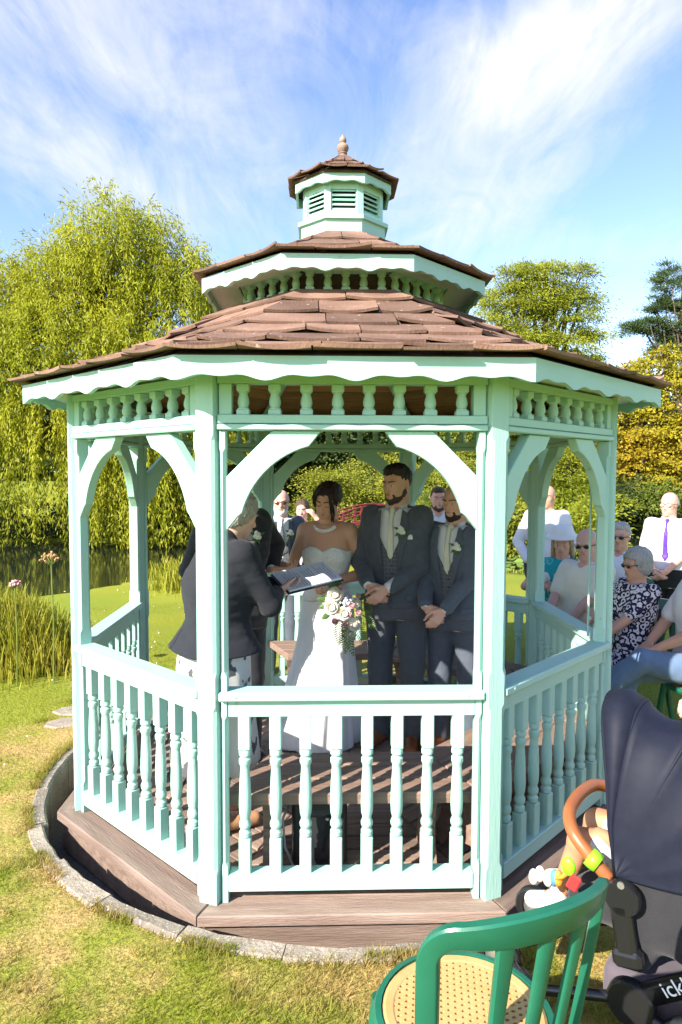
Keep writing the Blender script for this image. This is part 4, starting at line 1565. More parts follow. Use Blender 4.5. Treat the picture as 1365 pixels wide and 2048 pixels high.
        return s.part('shirt', S, m, s.res * (1.7 if off < .009 else 1.1))

    def jacket(s, m, off=0.024, vtop=0.016, vz=0.60, hem=0.475, gap=0.012, flare=0.006, open_low=0.0, lapel=True, cuff=None, vneck=True, slit=0.0, slv=0.95):
        """suit jacket: V at the chest down to vz*H, quarters open below, lapels proud of the front"""
        H = s.H; dz = s.dz
        T = []
        zs = [r[0] for r in s.T]
        for r in s.T: T.append(list(r))
        T = [r for r in T if r[0] > (hem + 0.02) * H + dz]
        r0 = s.T[1]
        T = [(hem * H + dz, r0[1] + flare, r0[2] + flare, r0[3], r0[4])] + [tuple(r) for r in T]
        for i, r in enumerate(T[1:4]): pass
        S = Sculpt()
        ztop = None
        tor = stack(T, off=off, p=2.5)
        S.u(tor, 0)
        for P in (s.SL, s.SR): S.u(cap(P + Vector((0, 0, -.002 * H)), s.neck + Vector((0, .02, -.022 * H)), 0.034 * H, 0.026 * H, (1, 1.05, 1)), 0.035)
        s.sleeve(S, 0.0350 * H, 0.0315 * H, 0.0262 * H, slv, 0.030)
        a = s.neck + Vector((0, 0.03, -0.012 * H)); b = s.neck + Vector((0, 0.028, 0.008 * H))
        S.u(cap(a, b, 0.040 * H, 0.038 * H), 0.02)
        S.disp(0.006, 10, 4, (.8, .8, 1.5)).disp(0.003, 24, 6, (.7, .7, 1.5))
        if vneck:
            zt, zv = 0.865 * H + dz, vz * H + dz
            zb = (hem - 0.04) * H + dz
            lx, ly = s.lx, s.ly
            sl = lx / (0.38 * H)
            def xc(z): return sl * (z - 0.455 * H - dz)
            P = [(xc(zt) - 0.060 * H, zt), (xc(zt) + 0.060 * H, zt), (xc(zv) + gap, zv), (xc(zv - .06 * H) + gap * .3 + 0.001, zv - .07 * H), (0.012 + open_low, zb + .05 * H), (0.035 + open_low * 2, zb),
                 (-0.035 - open_low * 2, zb), (-0.012 - open_low, zb + .05 * H), (xc(zv - .06 * H) - gap * .3 - 0.001, zv - .07 * H), (xc(zv) - gap, zv)]
            ps = poly_sd(P)
            ym = 0.0

            def cutfn(X, Y, Z):
                return np.maximum(ps(X, Z), Y - (ly * np.clip((Z - 0.455 * H - dz) / (0.38 * H), 0, 1) ** 2 - 0.01))
            S.cut((cutfn, v3((-0.3, -0.6, zb - .02)), v3((0.3, 0.2, zt + .02))), 0.004)
            if lapel and False:
                tor2 = tor[0]
                for q in (-1, 1):
                    L = [(xc(zt) + q * 0.036 * H, zt - .012 * H), (xc(zv) + q * (gap + .001), zv), (xc(.72 * H + dz) + q * 0.062 * H, 0.735 * H + dz), (xc(.75 * H + dz) + q * 0.048 * H, 0.752 * H + dz),
                         (xc(.77 * H + dz) + q * 0.070 * H, 0.775 * H + dz), (xc(.82 * H + dz) + q * 0.055 * H, 0.825 * H + dz)]
                    lp = poly_sd(L)

                    def lapfn(X, Y, Z, lp=lp):
                        return np.maximum(np.maximum(np.abs(tor2(X, Y, Z) - 0.002) - 0.0095, lp(X, Z)), Y - ly * .5)
                    S.u((lapfn, v3((-.25, -.5, zv - .02)), v3((.25, .2, zt))), 0.0015)
        if vneck and lapel:
            for q in (-1, 1):
                L = [(xc(zt) + q * 0.037 * H, zt - .030 * H), (xc(zv) + q * (gap + .003), zv - .004), (xc(.70 * H + dz) + q * 0.050 * H, 0.705 * H + dz), (xc(.74 * H + dz) + q * 0.064 * H, 0.745 * H + dz), (xc(.75 * H + dz) + q * 0.046 * H, 0.757 * H + dz),
                     (xc(.77 * H + dz) + q * 0.066 * H, 0.775 * H + dz), (xc(.82 * H + dz) + q * 0.052 * H, 0.825 * H + dz)]
                s.panel('lapel', L if q > 0 else L, m, off + 0.007, 0.0045, res=0.0045)
                z = 0.545 * H + dz
                s.panel('pocket_flap', [(q * .055 * H, z), (q * .098 * H, z + .006), (q * .098 * H, z - .030), (q * .055 * H, z - .036)], m, off + .008, .004, res=.0045)
        if slit:
            S.cut(rbox((s.lx * 0 + slit, 0.30, hem * H + dz), (0.004, 0.3, 0.10), 0.001), 0.002)
        return s.part('jacket', S, m, s.res * 1.15)

    def panel(s, name, poly, m, off, th=0.004, back=False, res=None, T=None):
        """a flat piece of cloth lying on the chest: outline in x,z"""
        tor = stack(T or s.T, off=off)[0]; ps = poly_sd(poly)
        P = np.array(poly); ly = s.ly
        S = Sculpt()

        def fn(X, Y, Z):
            return np.maximum(np.maximum(np.abs(tor(X, Y, Z)) - th, ps(X, Z)), -(Y - ly) if back else (Y - ly))
        S.u((fn, v3((P[:, 0].min(), -0.6, P[:, 1].min())), v3((P[:, 0].max(), 0.3, P[:, 1].max()))), 0)
        return s.part(name, S, m, res or s.res)

    def tie(s, m, off=0.020):
        H, dz = s.H, s.dz
        sl = s.lx / (0.38 * H)
        def xc(z): return sl * (z - 0.455 * H - dz)
        z0 = 0.838 * H + dz
        a = [(xc(z0) - .016, z0), (xc(z0) + .016, z0), (xc(z0) + .013, z0 - .034), (xc(z0) + .030, .63 * H + dz), (xc(z0), .605 * H + dz), (xc(z0) - .030, .63 * H + dz), (xc(z0) - .013, z0 - .034)]
        s.panel('tie', a, m, off, 0.006)
        k = MB(); c = s.neck + Vector((0, -0.045 * H, -0.004 * H))
        k.sphere(tuple(c), 0.020, 10, 8, (1.0, .75, 1.1)); k.build('tie_knot', m, s.root, True)

    def waistcoat(s, m, off=0.017):
        H, dz = s.H, s.dz
        sl = s.lx / (0.38 * H)
        def xc(z): return sl * (z - 0.455 * H - dz)
        P = [(xc(.83 * H) - .075 * H, .825 * H + dz), (xc(.62 * H), .665 * H + dz), (xc(.83 * H) + .075 * H, .825 * H + dz), (.105 * H, .70 * H + dz), (.10 * H, .535 * H + dz), (.03, .52 * H + dz), (0, .545 * H + dz), (-.03, .52 * H + dz), (-.10 * H, .535 * H + dz), (-.105 * H, .70 * H + dz)]
        w = s.panel('waistcoat', P, m, off, 0.005)
        for q in range(4):
            z = (.645 - q * .028) * H + dz
            tor = stack(s.T, off=off + .004)[0]
            ys = np.linspace(-.3, 0, 200).astype(np.float32); v = tor(np.full((1, 200, 1), xc(z), np.float32), ys[None, :, None], np.full((1, 200, 1), z, np.float32)).ravel()
            y = ys[np.argmin(np.abs(v))]
            b = MB(); b.sphere((xc(z) + .008, float(y), z), .0075, 8, 5, (1, .5, 1)); b.build('button', M_IRIS, s.root, True)
        return w

    def front_y(s, x, z, off):
        tor = stack(s.T, off=off)[0]
        ys = np.linspace(-.45, s.ly, 300).astype(np.float32)
        v = tor(np.full((1, 300, 1), x, np.float32), ys[None, :, None], np.full((1, 300, 1), z, np.float32)).ravel()
        return float(ys[np.argmin(np.abs(v))])

    def buttonhole(s, x=0.078, zf=0.765, off=0.03):
        """white rose with a sprig on the left lapel"""
        z = zf * s.H + s.dz; x = x + s.lx * .8; y = s.front_y(x, z, off) - 0.012
        f = MB(); r = random.Random(4)
        for q in range(7):
            a = q * 2.4; rr_ = 0.004 + 0.0026 * q
            f.sphere((x + math.cos(a) * rr_, y - 0.010 + 0.0012 * q, z + math.sin(a) * rr_), 0.014, 8, 6, (1, .7, 1))
        o = f.build('rose', M_PETAL, s.root, True)
        l = MB()
        for a in (-2.4, -1.9, -1.3, 2.7, .4):
            d = Vector((math.cos(a), -.15, math.sin(a))); p = Vector((x, y, z))
            sd = Vector((-math.sin(a), 0, math.cos(a)))
            l.add([p + d * .01, p + d * .032 + sd * .009, p + d * .055, p + d * .032 - sd * .009, p + d * .03 + Vector((0, .004, 0))], [(0, 1, 4), (1, 2, 4), (2, 3, 4), (3, 0, 4)])
        l.build('sprig', M_LEAFG, s.root)

    def pocket_square(s, m, x=0.105, zf=0.735):
        z = zf * s.H + s.dz
        o = [(x - .038, z), (x - .034, z + .020), (x - .022, z + .012), (x - .008, z + .030), (x + .006, z + .016), (x + .022, z + .034), (x + .036, z + .026), (x + .038, z)]
        s.panel('pocket_square', o, m, 0.027, 0.005, res=0.004)

    def trousers(s, m, HL=None, KL=None, AL=None, HR=None, KR=None, AR=None, r=(0.060, 0.043, 0.033), top=0.535, seat=False, disp=0.009):
        H = s.H; S = Sculpt(); b = 0.5 + 0.5 * s.b
        if not seat:
            T = [r_ for r_ in s.T if r_[0] < 0.66 * H + s.dz]
            S.u(stack(T, off=0.021, ztop=lambda X, Y, Z: top * H + .03 * H + s.dz), 0)
        else:
            T = [r_ for r_ in s.T if r_[0] < 0.60 * H + s.dz]
            S.u(stack(T, off=0.012), 0)
        s.hipL = Vector(HL or (s.hipw, 0, 0.50 * H)); s.hipR = Vector(HR or (-s.hipw, 0, 0.50 * H))
        s.knL = Vector(KL or (s.hipw + .012, -0.012, 0.275 * H)); s.knR = Vector(KR or (-s.hipw - .012, -0.012, 0.275 * H))
        s.anL = Vector(AL or (s.hipw + .015, 0.015, 0.035 * H)); s.anR = Vector(AR or (-s.hipw - .015, 0.015, 0.035 * H))
        for Hp, K, A in ((s.hipL, s.knL, s.anL), (s.hipR, s.knR, s.anR)):
            S.u(cap(Hp, K, r[0] * H * b, r[1] * H), 0.035); S.u(cap(K, A, r[1] * H, r[2] * H), 0.02)
        S.disp(disp, 9, 12, (1.2, 1.2, .5)).disp(disp * .5, 24, 14, (1, 1, .7))
        return s.part('trousers', S, m, max(s.res * 1.5, .011))

    def shoes(s, m, dirs=((0.15, -1, 0), (-0.15, -1, 0)), size=1.0):
        H = s.H
        for A, d in ((s.anL, dirs[0]), (s.anR, dirs[1])):
            d = Vector((d[0], d[1], 0)).normalized(); S = Sculpt()
            z0 = A.z - 0.035 * H
            p = Vector((A.x, A.y, z0))
            q = p - d * 0.035 * H + Vector((0, 0, 0.022 * H)); e = p + d * 0.105 * H * size + Vector((0, 0, 0.016 * H))
            S.u(cap(q, e, 0.026 * H, 0.020 * H), 0)
            S.u(cap(p + Vector((0, 0, .03 * H)), A + Vector((0, 0, 0.012 * H)), 0.029 * H, 0.030 * H), .02)
            S.cut(rbox((p.x, p.y, z0 - .05), (.4, .4, .05), .001), .002)
            s.part('shoe', S, m, s.res * 1.3)

    def legs_bare(s, r=(0.050, 0.032, 0.021)):
        H = s.H
        for Hp, K, A in ((s.hipL, s.knL, s.anL), (s.hipR, s.knR, s.anR)):
            c = K + (A - K) * .3 + Vector((0, .008, 0))
            s.body.u(cap(Hp, K, r[0] * H, r[1] * H), .03); s.body.u(cap(K, c, r[1] * H, r[1] * 1.08 * H), .015); s.body.u(cap(c, A, r[1] * 1.05 * H, r[2] * H), .015)
            s.body.u(cap(A, A + Vector((0, -.09 * H, -.02 * H)), r[2] * H, .018 * H), .02)

    def core(s, off=-0.012, zmin=0.0):
        """the trunk under the clothes, so that the figure is one body"""
        T = [r for r in s.T if r[0] >= zmin]
        s.body.u(stack(T, off=off), 0.02)
# ------------------------------------------------------------------ the wedding party
def _w(s, x, y, z):
    """world point -> figure space"""
    l = s.root.location; a = -s.root.rotation_euler.z
    dx, dy = x - l.x, y - l.y
    return Vector((dx * math.cos(a) - dy * math.sin(a), dx * math.sin(a) + dy * math.cos(a), z - l.z))
Fig.w = _w
def _wd(s, x, y, z):
    a = -s.root.rotation_euler.z
    return Vector((x * math.cos(a) - y * math.sin(a), x * math.sin(a) + y * math.cos(a), z))
Fig.wd = _wd

SK_BRIDE = skin('bride', (0.54, 0.325, 0.225)); SK_GROOM = skin('groom', (0.54, 0.335, 0.25)); SK_BEST = skin('best', (0.54, 0.335, 0.25))
SK_PALE = skin('pale', (0.56, 0.37, 0.29)); SK_PINK = skin('pink', (0.60, 0.36, 0.29)); SK_TAN = skin('tan', (0.50, 0.30, 0.21)); SK_OLD = skin('old', (0.55, 0.34, 0.27))
C_SUIT = cloth('suit', (0.066, 0.074, 0.090), (0.082, 0.091, 0.109), rough=0.8)
C_SUIT_B = cloth('suit_blue', (0.072, 0.086, 0.112), (0.09, 0.105, 0.134), rough=0.8)
C_BLACKSUIT = cloth('suit_black', (0.020, 0.022, 0.027), (0.03, 0.032, 0.038), rough=0.8)
C_NAVY = cloth('navy_weave', (0.014, 0.0155, 0.021), (0.023, 0.025, 0.032), rough=0.85, weave=260, bump=0.25, nscale=160, sheen=0.08)
C_WHITE = cloth('white_shirt', (0.60, 0.60, 0.63), (0.68, 0.68, 0.70), nscale=10)
C_CREAM = cloth('cream_shirt', (0.62, 0.58, 0.48), (0.70, 0.66, 0.56), nscale=10)
C_IVORY = cloth('ivory_tie', (0.55, 0.54, 0.42), (0.63, 0.62, 0.50), rough=0.5, nscale=10)
C_TWEED = check_cloth('grey', (0.085, 0.092, 0.105), (0.125, 0.133, 0.148))
C_DARKTR = cloth('dark_trousers', (0.020, 0.021, 0.026))
C_JEANS = cloth('jeans', (0.10, 0.16, 0.27), (0.15, 0.22, 0.34), nscale=12, weave=300, bump=0.3)
C_PURPLE = cloth('purple_tie', (0.08, 0.03, 0.30), (0.11, 0.05, 0.38), rough=0.4)
C_SKIRT = print_cloth('leaf_skirt', (0.62, 0.60, 0.57), (0.09, 0.09, 0.10), 9.0, 0.45, ring=False)
C_FLORAL = print_cloth('navy_floral', (0.022, 0.020, 0.045), (0.62, 0.56, 0.60), 22.0, 0.05)
C_TEAL = print_cloth('teal_top', (0.02, 0.30, 0.34), (0.10, 0.44, 0.46), 10.0, 0.55)
C_PINKF = print_cloth('pink_floral', (0.62, 0.40, 0.40), (0.40, 0.32, 0.25), 14.0, 0.85)
C_SHOE = mat('tan_leather', (0.28, 0.10, 0.035), 0.4, (0.20, 0.07, 0.025), nscale=10, bump=0.1, bscale=80)
C_BLKSHOE = mat('black_leather', (0.015, 0.014, 0.014), 0.35)
H_DARK = hairmat('dark', (0.010, 0.007, 0.006), (0.024, 0.016, 0.013)); H_BROWN = hairmat('brown', (0.045, 0.026, 0.015), (0.09, 0.055, 0.03))
H_BRIDE = hairmat('bride', (0.014, 0.007, 0.006), (0.035, 0.018, 0.013))
H_GREY = hairmat('grey', (0.26, 0.24, 0.225), (0.44, 0.42, 0.40)); H_WHITE = hairmat('white', (0.52, 0.50, 0.48), (0.70, 0.69, 0.67))
H_BLOND = hairmat('blond', (0.36, 0.24, 0.12), (0.52, 0.38, 0.22)); H_STUB = hairmat('stubble', (0.03, 0.018, 0.013), (0.055, 0.035, 0.026))
M_LIP = mat('lips', (0.36, 0.12, 0.10), 0.4); M_LIPM = mat('lips_plain', (0.40, 0.18, 0.15), 0.5)


def suit_man(label, loc, hd, H, sk, WL, WR, suit, hairm, style, hdkw, dirL, dirR, beard=None, vest=True, build=1.0, ly=-0.02, square=False, res=0.0072, shoe=C_SHOE, hints=None, tie=True, gap=0.03, curl=0.6):
    f = Fig(label, loc, hd, H, 'm', res, 'wedding party inside the gazebo', sk, build)
    f.torso(ly=ly)
    h = hints or {}
    f.arms(f.w(*WL), f.w(*WR), **h)
    f.core(); f.skin_arms(0.85); f.head(**hdkw)
    f.hand('L', f.wd(*dirL[0]), f.wd(*dirL[1]), curl); f.hand('R', f.wd(*dirR[0]), f.wd(*dirR[1]), curl)
    f.done_body(); f.brows(hairm); f.lips(M_LIPM)
    f.hair(hairm, style)
    if beard: f.beard(beard)
    f.shirt(C_WHITE, 0.004)
    if vest: f.waistcoat(C_TWEED, 0.013)
    if tie: f.tie(C_IVORY, 0.010)
    f.jacket(suit, gap=gap, vz=0.605, hem=0.50)
    f.buttonhole()
    if square: f.pocket_square(C_WHITE)
    f.trousers(suit); f.shoes(shoe)
    return f


groom = suit_man('bearded groom in dark charcoal suit with grey waistcoat, hands clasped beside the bride', (0.36, 0.25, 0.002), -20, 1.86, SK_GROOM,
                 (0.285, 0.00, 1.075), (0.165, 0.045, 1.09), C_SUIT, H_DARK, 'crop', dict(yaw=-24, pitch=10, gaze=-.6, jaw=1.05),
                 ((-0.75, -0.15, -0.62), (0.2, 0.75, 0.2)), ((0.62, -0.28, -0.72), (0.1, 0.9, 0.1)), H_STUB, square=True, gap=0.045)
best = suit_man('bearded groomsman in blue grey suit, tan shoes, standing at the right of the groom', (0.735, 0.19, 0.002), -31, 1.735, SK_BEST,
                (0.62, -0.075, 0.955), (0.515, -0.01, 0.965), C_SUIT_B, H_BROWN, 'receding', dict(yaw=-12, pitch=8, gaze=-.4, jaw=1.1),
                ((-0.62, -0.2, -0.72), (0.2, 0.75, 0.2)), ((0.62, -0.3, -0.72), (0.1, 0.9, 0.1)), H_DARK, build=1.06)
second = suit_man('man in black suit with white buttonhole, standing mostly hidden behind the officiant', (-0.66, -0.02, 0.002), 28, 1.84, SK_TAN,
                  (-0.435, 0.05, 1.19), (-0.76, -0.17, 0.98), C_BLACKSUIT, H_BROWN, 'short', dict(yaw=18, pitch=6),
                  ((0.9, 0.1, -0.1), (0.1, 0.3, 0.9)), ((0.2, -0.3, -0.9), (0.9, 0.1, 0.1)), vest=True, build=1.05, shoe=C_BLKSHOE)

# ---- the bride
br = Fig('dark haired bride in strapless white lace gown holding a bouquet', (-0.095, 0.34, 0.002), -12, 1.725, 'f', 0.006, 'wedding party inside the gazebo', SK_BRIDE, 1.0)
br.torso(ly=0.0); br.hh *= 1.08
br.arms(br.w(-0.045, 0.165, 1.092), br.w(-0.375, 0.135, 1.195), (0.8, 0.5, -0.5), (-0.35, 0.4, -0.9))
br.core(0.0, 0.63 * 1.70)
for q in (-1, 1): br.body.u(ell((q * 0.068, -0.088, 0.722 * 1.70), (0.066, 0.052, 0.060)), 0.03)
br.body.u(cap(br.SL, br.SR, 0.026 * 1.7, None), 0.05)
for P in (br.SL, br.SR): br.body.u(cap(P, br.neck + Vector((0, .01, -.005)), 0.030, 0.030), 0.05)
for q in (-1, 1): br.body.u(cap((q * .012, -.062, .812 * 1.7), (q * .125, -.030, .823 * 1.7), .008, .007), 0.014)
br.skin_arms(0.98)
br.head(yaw=-8, pitch=17, roll=4, lids=True, jaw=0.95, nose=0.92)
br.hand('L', br.wd(-0.9, -0.25, -0.25), br.wd(0.1, 0.3, -0.9), 0.9); br.hand('R', br.wd(-0.9, -0.1, -0.05), br.wd(0, 0.2, -1), 0.35)
br.done_body(); br.brows(H_BRIDE, 0.011, .11); br.lips(M_LIP); br.hair(H_BRIDE, 'updo', 0.008)
C_GOWN = mat('gown_tulle', (0.74, 0.735, 0.735), 0.75, (0.80, 0.795, 0.795), nscale=14, nmix=0.8, stretch=(1.5, 1.5, .4), bump=0.25, bscale=40, bstretch=(2, 2, .3), spec=0.2, sheen=0.2)
C_LACE = mat('gown_lace', (0.70, 0.69, 0.67), 0.6, (0.86, 0.85, 0.83), nscale=70, nmix=1.0, bump=0.9, bscale=120, spec=0.4, speck=(150, 0.66, (0.88, 0.87, 0.85)))
HB = 1.725
bod = Sculpt()
tb = [r for r in br.T if r[0] > 0.52 * HB and r[0] < 0.82 * HB]
bod.u(stack(tb, off=0.010, ztop=lambda X, Y, Z: 0.744 * HB + 0.028 * np.cos(np.clip((np.abs(X) - .075) / .075, -1, 1) * PI / 2) - 0.03 * np.clip(Y / .1, 0, 1) - 0.012, zbot=lambda X, Y, Z: 0.545 * HB + 0 * X), 0)
for q in (-1, 1): bod.u(ell((q * 0.068, -0.092, 0.716 * HB), (0.072, 0.058, 0.058)), 0.02)
def over_neck(X, Y, Z):
    return -(Z - (0.744 * HB + 0.030 * np.cos(np.clip((np.abs(X) - .075) / .075, -1, 1) * PI / 2) - 0.03 * np.clip(Y / .1, 0, 1) - 0.010 + 0.003 * np.sin(X * 260)))
bod.cut((over_neck, v3((-.3, -.3, .6 * HB)), v3((.3, .3, .85 * HB))), 0.003)
bod.disp(0.002, 60, 3)
br.part('bodice', bod, C_LACE)
sk_T = [(0.0, .300, .330, -.07, .03), (0.12 * HB, .265, .285, -.05, .02), (0.25 * HB, .225, .230, -.03, .01), (0.40 * HB, .185, .165, -.01, 0), (0.50 * HB, .178, .137, 0, 0), (0.565 * HB, .160, .126, 0, -.005), (0.605 * HB, .134, .108, 0, -.008), (0.63 * HB, .120, .090, 0, -.008)]
def gown_folds(th, Z):
    g = np.clip((1.02 - Z) / 0.9, 0, 1)
    return g * (0.030 * np.cos(9 * th + 1.2 * Z) + 0.022 * np.cos(15 * th - 2.0 * Z + 1) + 0.012 * np.cos(26 * th + .5))
sk_ = Sculpt(); sk_.u(stack(sk_T, p=2.3, folds=gown_folds), 0); sk_.disp(0.004, 7, 5, (1, 1, .3))
br.part('skirt', sk_, C_GOWN, 0.0095)
# loose curls and the pearl necklace, bracelet
cu_ = MB(); r4 = random.Random(8)
M_ = br.HM()
def lock(pts, w):
    cu_.tube([M_ @ Vector(p) for p in pts], [w * br.hh * (0.5 + math.sin(PI * min(i / (len(pts) - 1) + .12, 1))) for i in range(len(pts))], 6)
for side, lo in ((1, -0.62), (-1, -0.30)):
    for n_ in range(7 if side > 0 else 3):
        o = r4.uniform(-.04, .04); L_ = lo * r4.uniform(.7, 1.1); ph = r4.uniform(0, 6)
        x0 = side * (.10 + r4.uniform(0, .16)); 
        pts = []
        for t in np.linspace(0, 1, 12):
            x = x0 + (side * .25 - x0 + side * o) * min(t * 2.2, 1) + .035 * math.sin(ph + 9 * t) * t
            y = -.33 + .08 * t + o + .12 * max(0, t - .6)
            z = .40 + (L_ - .40) * t
            if t < .35: y = -.27 - .28 * t
            pts.append((x, y, z))
        lock(pts, .016)
cu_.build('hair_strands', H_BRIDE, br.root, True)['kind'] = 'stuff'
M_PEARL = mat('pearl', (0.75, 0.72, 0.68), 0.2, spec=0.6)
nk_ = MB()
for n_ in range(31):
    t = (n_ - 15) / 15
    a = t * 1.25
    x_ = math.sin(a) * .070; z_ = .836 * HB - .034 * math.cos(a * 1.1)
    p = Vector((x_, br.front_y(x_, min(z_, .832 * HB), .012) - .004 - .010 * max(0, math.cos(a)), z_))
    nk_.sphere(tuple(p), .0085 if n_ % 2 else .0062, 6, 4)
    if n_ % 3 == 0: nk_.sphere((p.x, p.y - .004, p.z - .011), .0075, 6, 4); nk_.sphere((p.x + .008, p.y - .004, p.z - .009), .006, 6, 4)
nk_.build('necklace', M_PEARL, br.root, True)['kind'] = 'stuff'
bc = MB(); d_ = (br.WL - br.EL).normalized(); u_ = d_.orthogonal().normalized(); v_ = d_.cross(u_); p_ = br.WL - d_ * .03
bc.tube([p_ + (u_ * math.cos(a) + v_ * math.sin(a)) * .033 for a in np.linspace(0, 2 * PI, 20)], .004, 6); bc.build('bracelet', M_PEARL, br.root, True)

# ---- bouquet
bq = thing('bouquet', 'cascading bouquet of cream roses, pink buds and ferns held by the bride', 'bouquet', (0.005, 0.10, 0.94))
M_ROSE = mat('cream_rose', (0.70, 0.66, 0.54), 0.6, (0.80, 0.77, 0.68), nscale=25, trans=0.15)
M_BUD = mat('pink_bud', (0.55, 0.30, 0.30), 0.6, (0.66, 0.44, 0.42), nscale=30, trans=0.15)
M_LILAC = mat('pale_lilac', (0.55, 0.55, 0.66), 0.6, trans=0.15)
M_FERN = mat('fern_green', (0.09, 0.17, 0.03), 0.5, (0.15, 0.24, 0.05), nscale=20, trans=0.3)
rb = random.Random(17)
def rose(c, r, m, name='rose'):
    """overlapping cupped petals"""
    f = MB(); ax = Vector((c[0] * 1.6, -1.0, c[2] * 0.7 + .25)).normalized()
    u = ax.orthogonal().normalized(); v = ax.cross(u)
    f.sphere(c, r * .55, 10, 8)
    for ring, (n, rr_, tilt) in enumerate(((5, .55, .25), (6, .8, .7), (7, 1.0, 1.15))):
        for k in range(n):
            a = 2 * PI * (k + ring * .4) / n
            rd = u * math.cos(a) + v * math.sin(a); td = ax.cross(rd)
            rows = []
            for i in range(3):
                t = i / 2
                ang = tilt * (.25 + t * .9)
                base = Vector(c) + rd * (rr_ * r * (.35 + .65 * t * math.sin(min(ang + .5, 1.5)))) + ax * (r * (-.25 + .95 * t * math.cos(ang)))
                wdt = r * (.30, .62, .42)[i]
                rows.append([base + td * wdt * s_ - rd * (abs(s_) * r * .10) for s_ in (-1, 0, 1)])
            vs_ = [p for rw in rows for p in rw]
            f.add(vs_, [(i * 3 + j, i * 3 + j + 1, i * 3 + j + 4, i * 3 + j + 3) for i in range(2) for j in range(2)])
    f.build(name, m, bq, True)
for c, r in (((-.045, -.055, .085), .052), ((-.065, -.060, .005), .050), ((.012, -.070, -.030), .046), ((.075, -.04, -.105), .044), ((.085, -.03, .03), .034), ((.05, -.02, -.17), .03), ((-.10, -.02, .05), .036)):
    rose(c, r, M_ROSE)
for c, r in (((.06, -.07, .02), .022), ((-.045, -.075, -.075), .024), ((.045, -.08, -.035), .018), ((.10, -.05, -.03), .022), ((.02, -.06, -.10), .02), ((.10, -.04, .075), .018), ((-.01, -.06, .13), .018)):
    rose(c, r, M_BUD, 'rosebud')
fl = MB()
for k in range(70):
    a = rb.uniform(0, 6.28); r = rb.gauss(0, .028)
    fl.sphere((.035 + math.cos(a) * r, -.06 + rb.uniform(-.02, .02), .045 + math.sin(a) * r), .0085, 6, 4)
fl.build('lilac_florets', M_LILAC, bq, True)['kind'] = 'stuff'
def frond(m, base, tip, w, n, name):
    f = MB(); b0, t0 = Vector(base), Vector(tip)
    ax = (t0 - b0); L_ = ax.length; ax.normalize()
    sd = ax.cross(Vector((0, -1, 0))).normalized()
    for k in range(n):
        t = (k + 1) / n
        p = b0 + (t0 - b0) * t + Vector((0, 0, -.06 * t * t * L_))
        wl = w * (math.sin(PI * min(t * .85 + .12, 1)) + .1)
        for s_ in (-1, 1):
            d = (sd * s_ + ax * .55).normalized()
            q = ax.cross(d).normalized() * .003
            hw = ax * (L_ / n * .38)
            f.add([p, p + d * wl * .5 + hw + q, p + d * wl, p + d * wl * .5 - hw - q], [(0, 1, 2, 3)])
    f.tube([b0, (b0 + t0) / 2, t0 + Vector((0, 0, -.06 * L_))], .002, 4)
    f.build(name, m, bq)
for b_, t_, w, n in (((.03, -.02, -.08), (.02, -.05, -.27), .05, 14), ((.06, -.01, -.06), (.14, -.02, -.22), .05, 14), ((-.02, -.02, -.06), (-.02, -.04, -.22), .045, 12), ((.09, 0, .02), (.19, .0, -.02), .05, 12), ((.08, .01, -.05), (.21, .02, -.13), .045, 12), ((.0, .0, -.1), (.07, -.03, -.29), .04, 12)):
    frond(M_FERN, b_, t_, w, n, 'fern_frond')
def big_leaf(base, tip, w):
    f = MB(); b0, t0 = Vector(base), Vector(tip); ax = t0 - b0; sd = ax.cross(Vector((0, -1, .2))).normalized(); nn = ax.cross(sd).normalized()
    vs_ = []
    for t, ww in ((0, .15), (.25, .8), (.55, 1), (.8, .6), (1, .03)):
        p = b0 + ax * t
        vs_ += [p - sd * w * ww + nn * .008, p, p + sd * w * ww + nn * .008]
    f.add(vs_, [(i * 3 + j, i * 3 + j + 1, i * 3 + j + 4, i * 3 + j + 3) for i in range(4) for j in range(2)])
    f.build('leaf', M_LEAFG, bq, True)
for b_, t_, w in (((-.06, -.03, .05), (-.16, -.05, .06), .022), ((-.06, -.03, .02), (-.15, -.03, .00), .022), ((-.05, -.03, .10), (-.09, -.06, .19), .022), ((-.02, -.04, .11), (-.02, -.07, .18), .018), ((.09, -.02, .04), (.15, -.04, .09), .02), ((-.07, -.03, -.03), (-.13, -.06, -.07), .02)):
    big_leaf(b_, t_, w)
st_ = MB(); st_.tube([(0, 0, .0), (-.03, .01, .11), (-.055, .02, .20)], .014, 8); st_.build('stems', M_FERN, bq)

# ---- the officiant
of = Fig('grey haired woman in navy jacket and leaf print skirt reading from a folder', (-0.635, -0.83, 0.002), 125, 1.72, 'f', 0.0065, 'wedding party inside the gazebo', SK_PALE, 1.18)
of.torso(ly=-0.09)
of.arms(of.w(-0.335, -0.42, 1.165), of.w(-0.345, -0.615, 1.155), (0.7, -0.1, -1), (-0.7, -0.1, -1))
of.core(zmin=0.59 * 1.72); of.skin_arms(0.9); of.head(yaw=-4, pitch=22, fwd=-0.055, up=-0.012)
of.hand('R', of.wd(0.80, 0.45, 0.10), of.wd(-0.3, 0.5, 0.8), 0.35, thumb=.9); of.hand('L', of.wd(0.80, 0.45, 0.10), of.wd(0.2, -0.4, 0.9), 0.4, thumb=.9)
of.hipL, of.hipR = Vector((.08, 0, .86)), Vector((-.08, 0, .86)); of.knL, of.knR = Vector((.08, -.01, .47)), Vector((-.08, -.01, .47)); of.anL, of.anR = Vector((.08, .01, .075)), Vector((-.08, .01, .075))
of.legs_bare(); of.done_body(); of.brows(H_GREY); of.lips(M_LIPM); of.hair(H_GREY, 'bob', 0.012)
of.jacket(C_NAVY, off=0.032, hem=0.53, vneck=False, flare=0.02, slit=0.07)
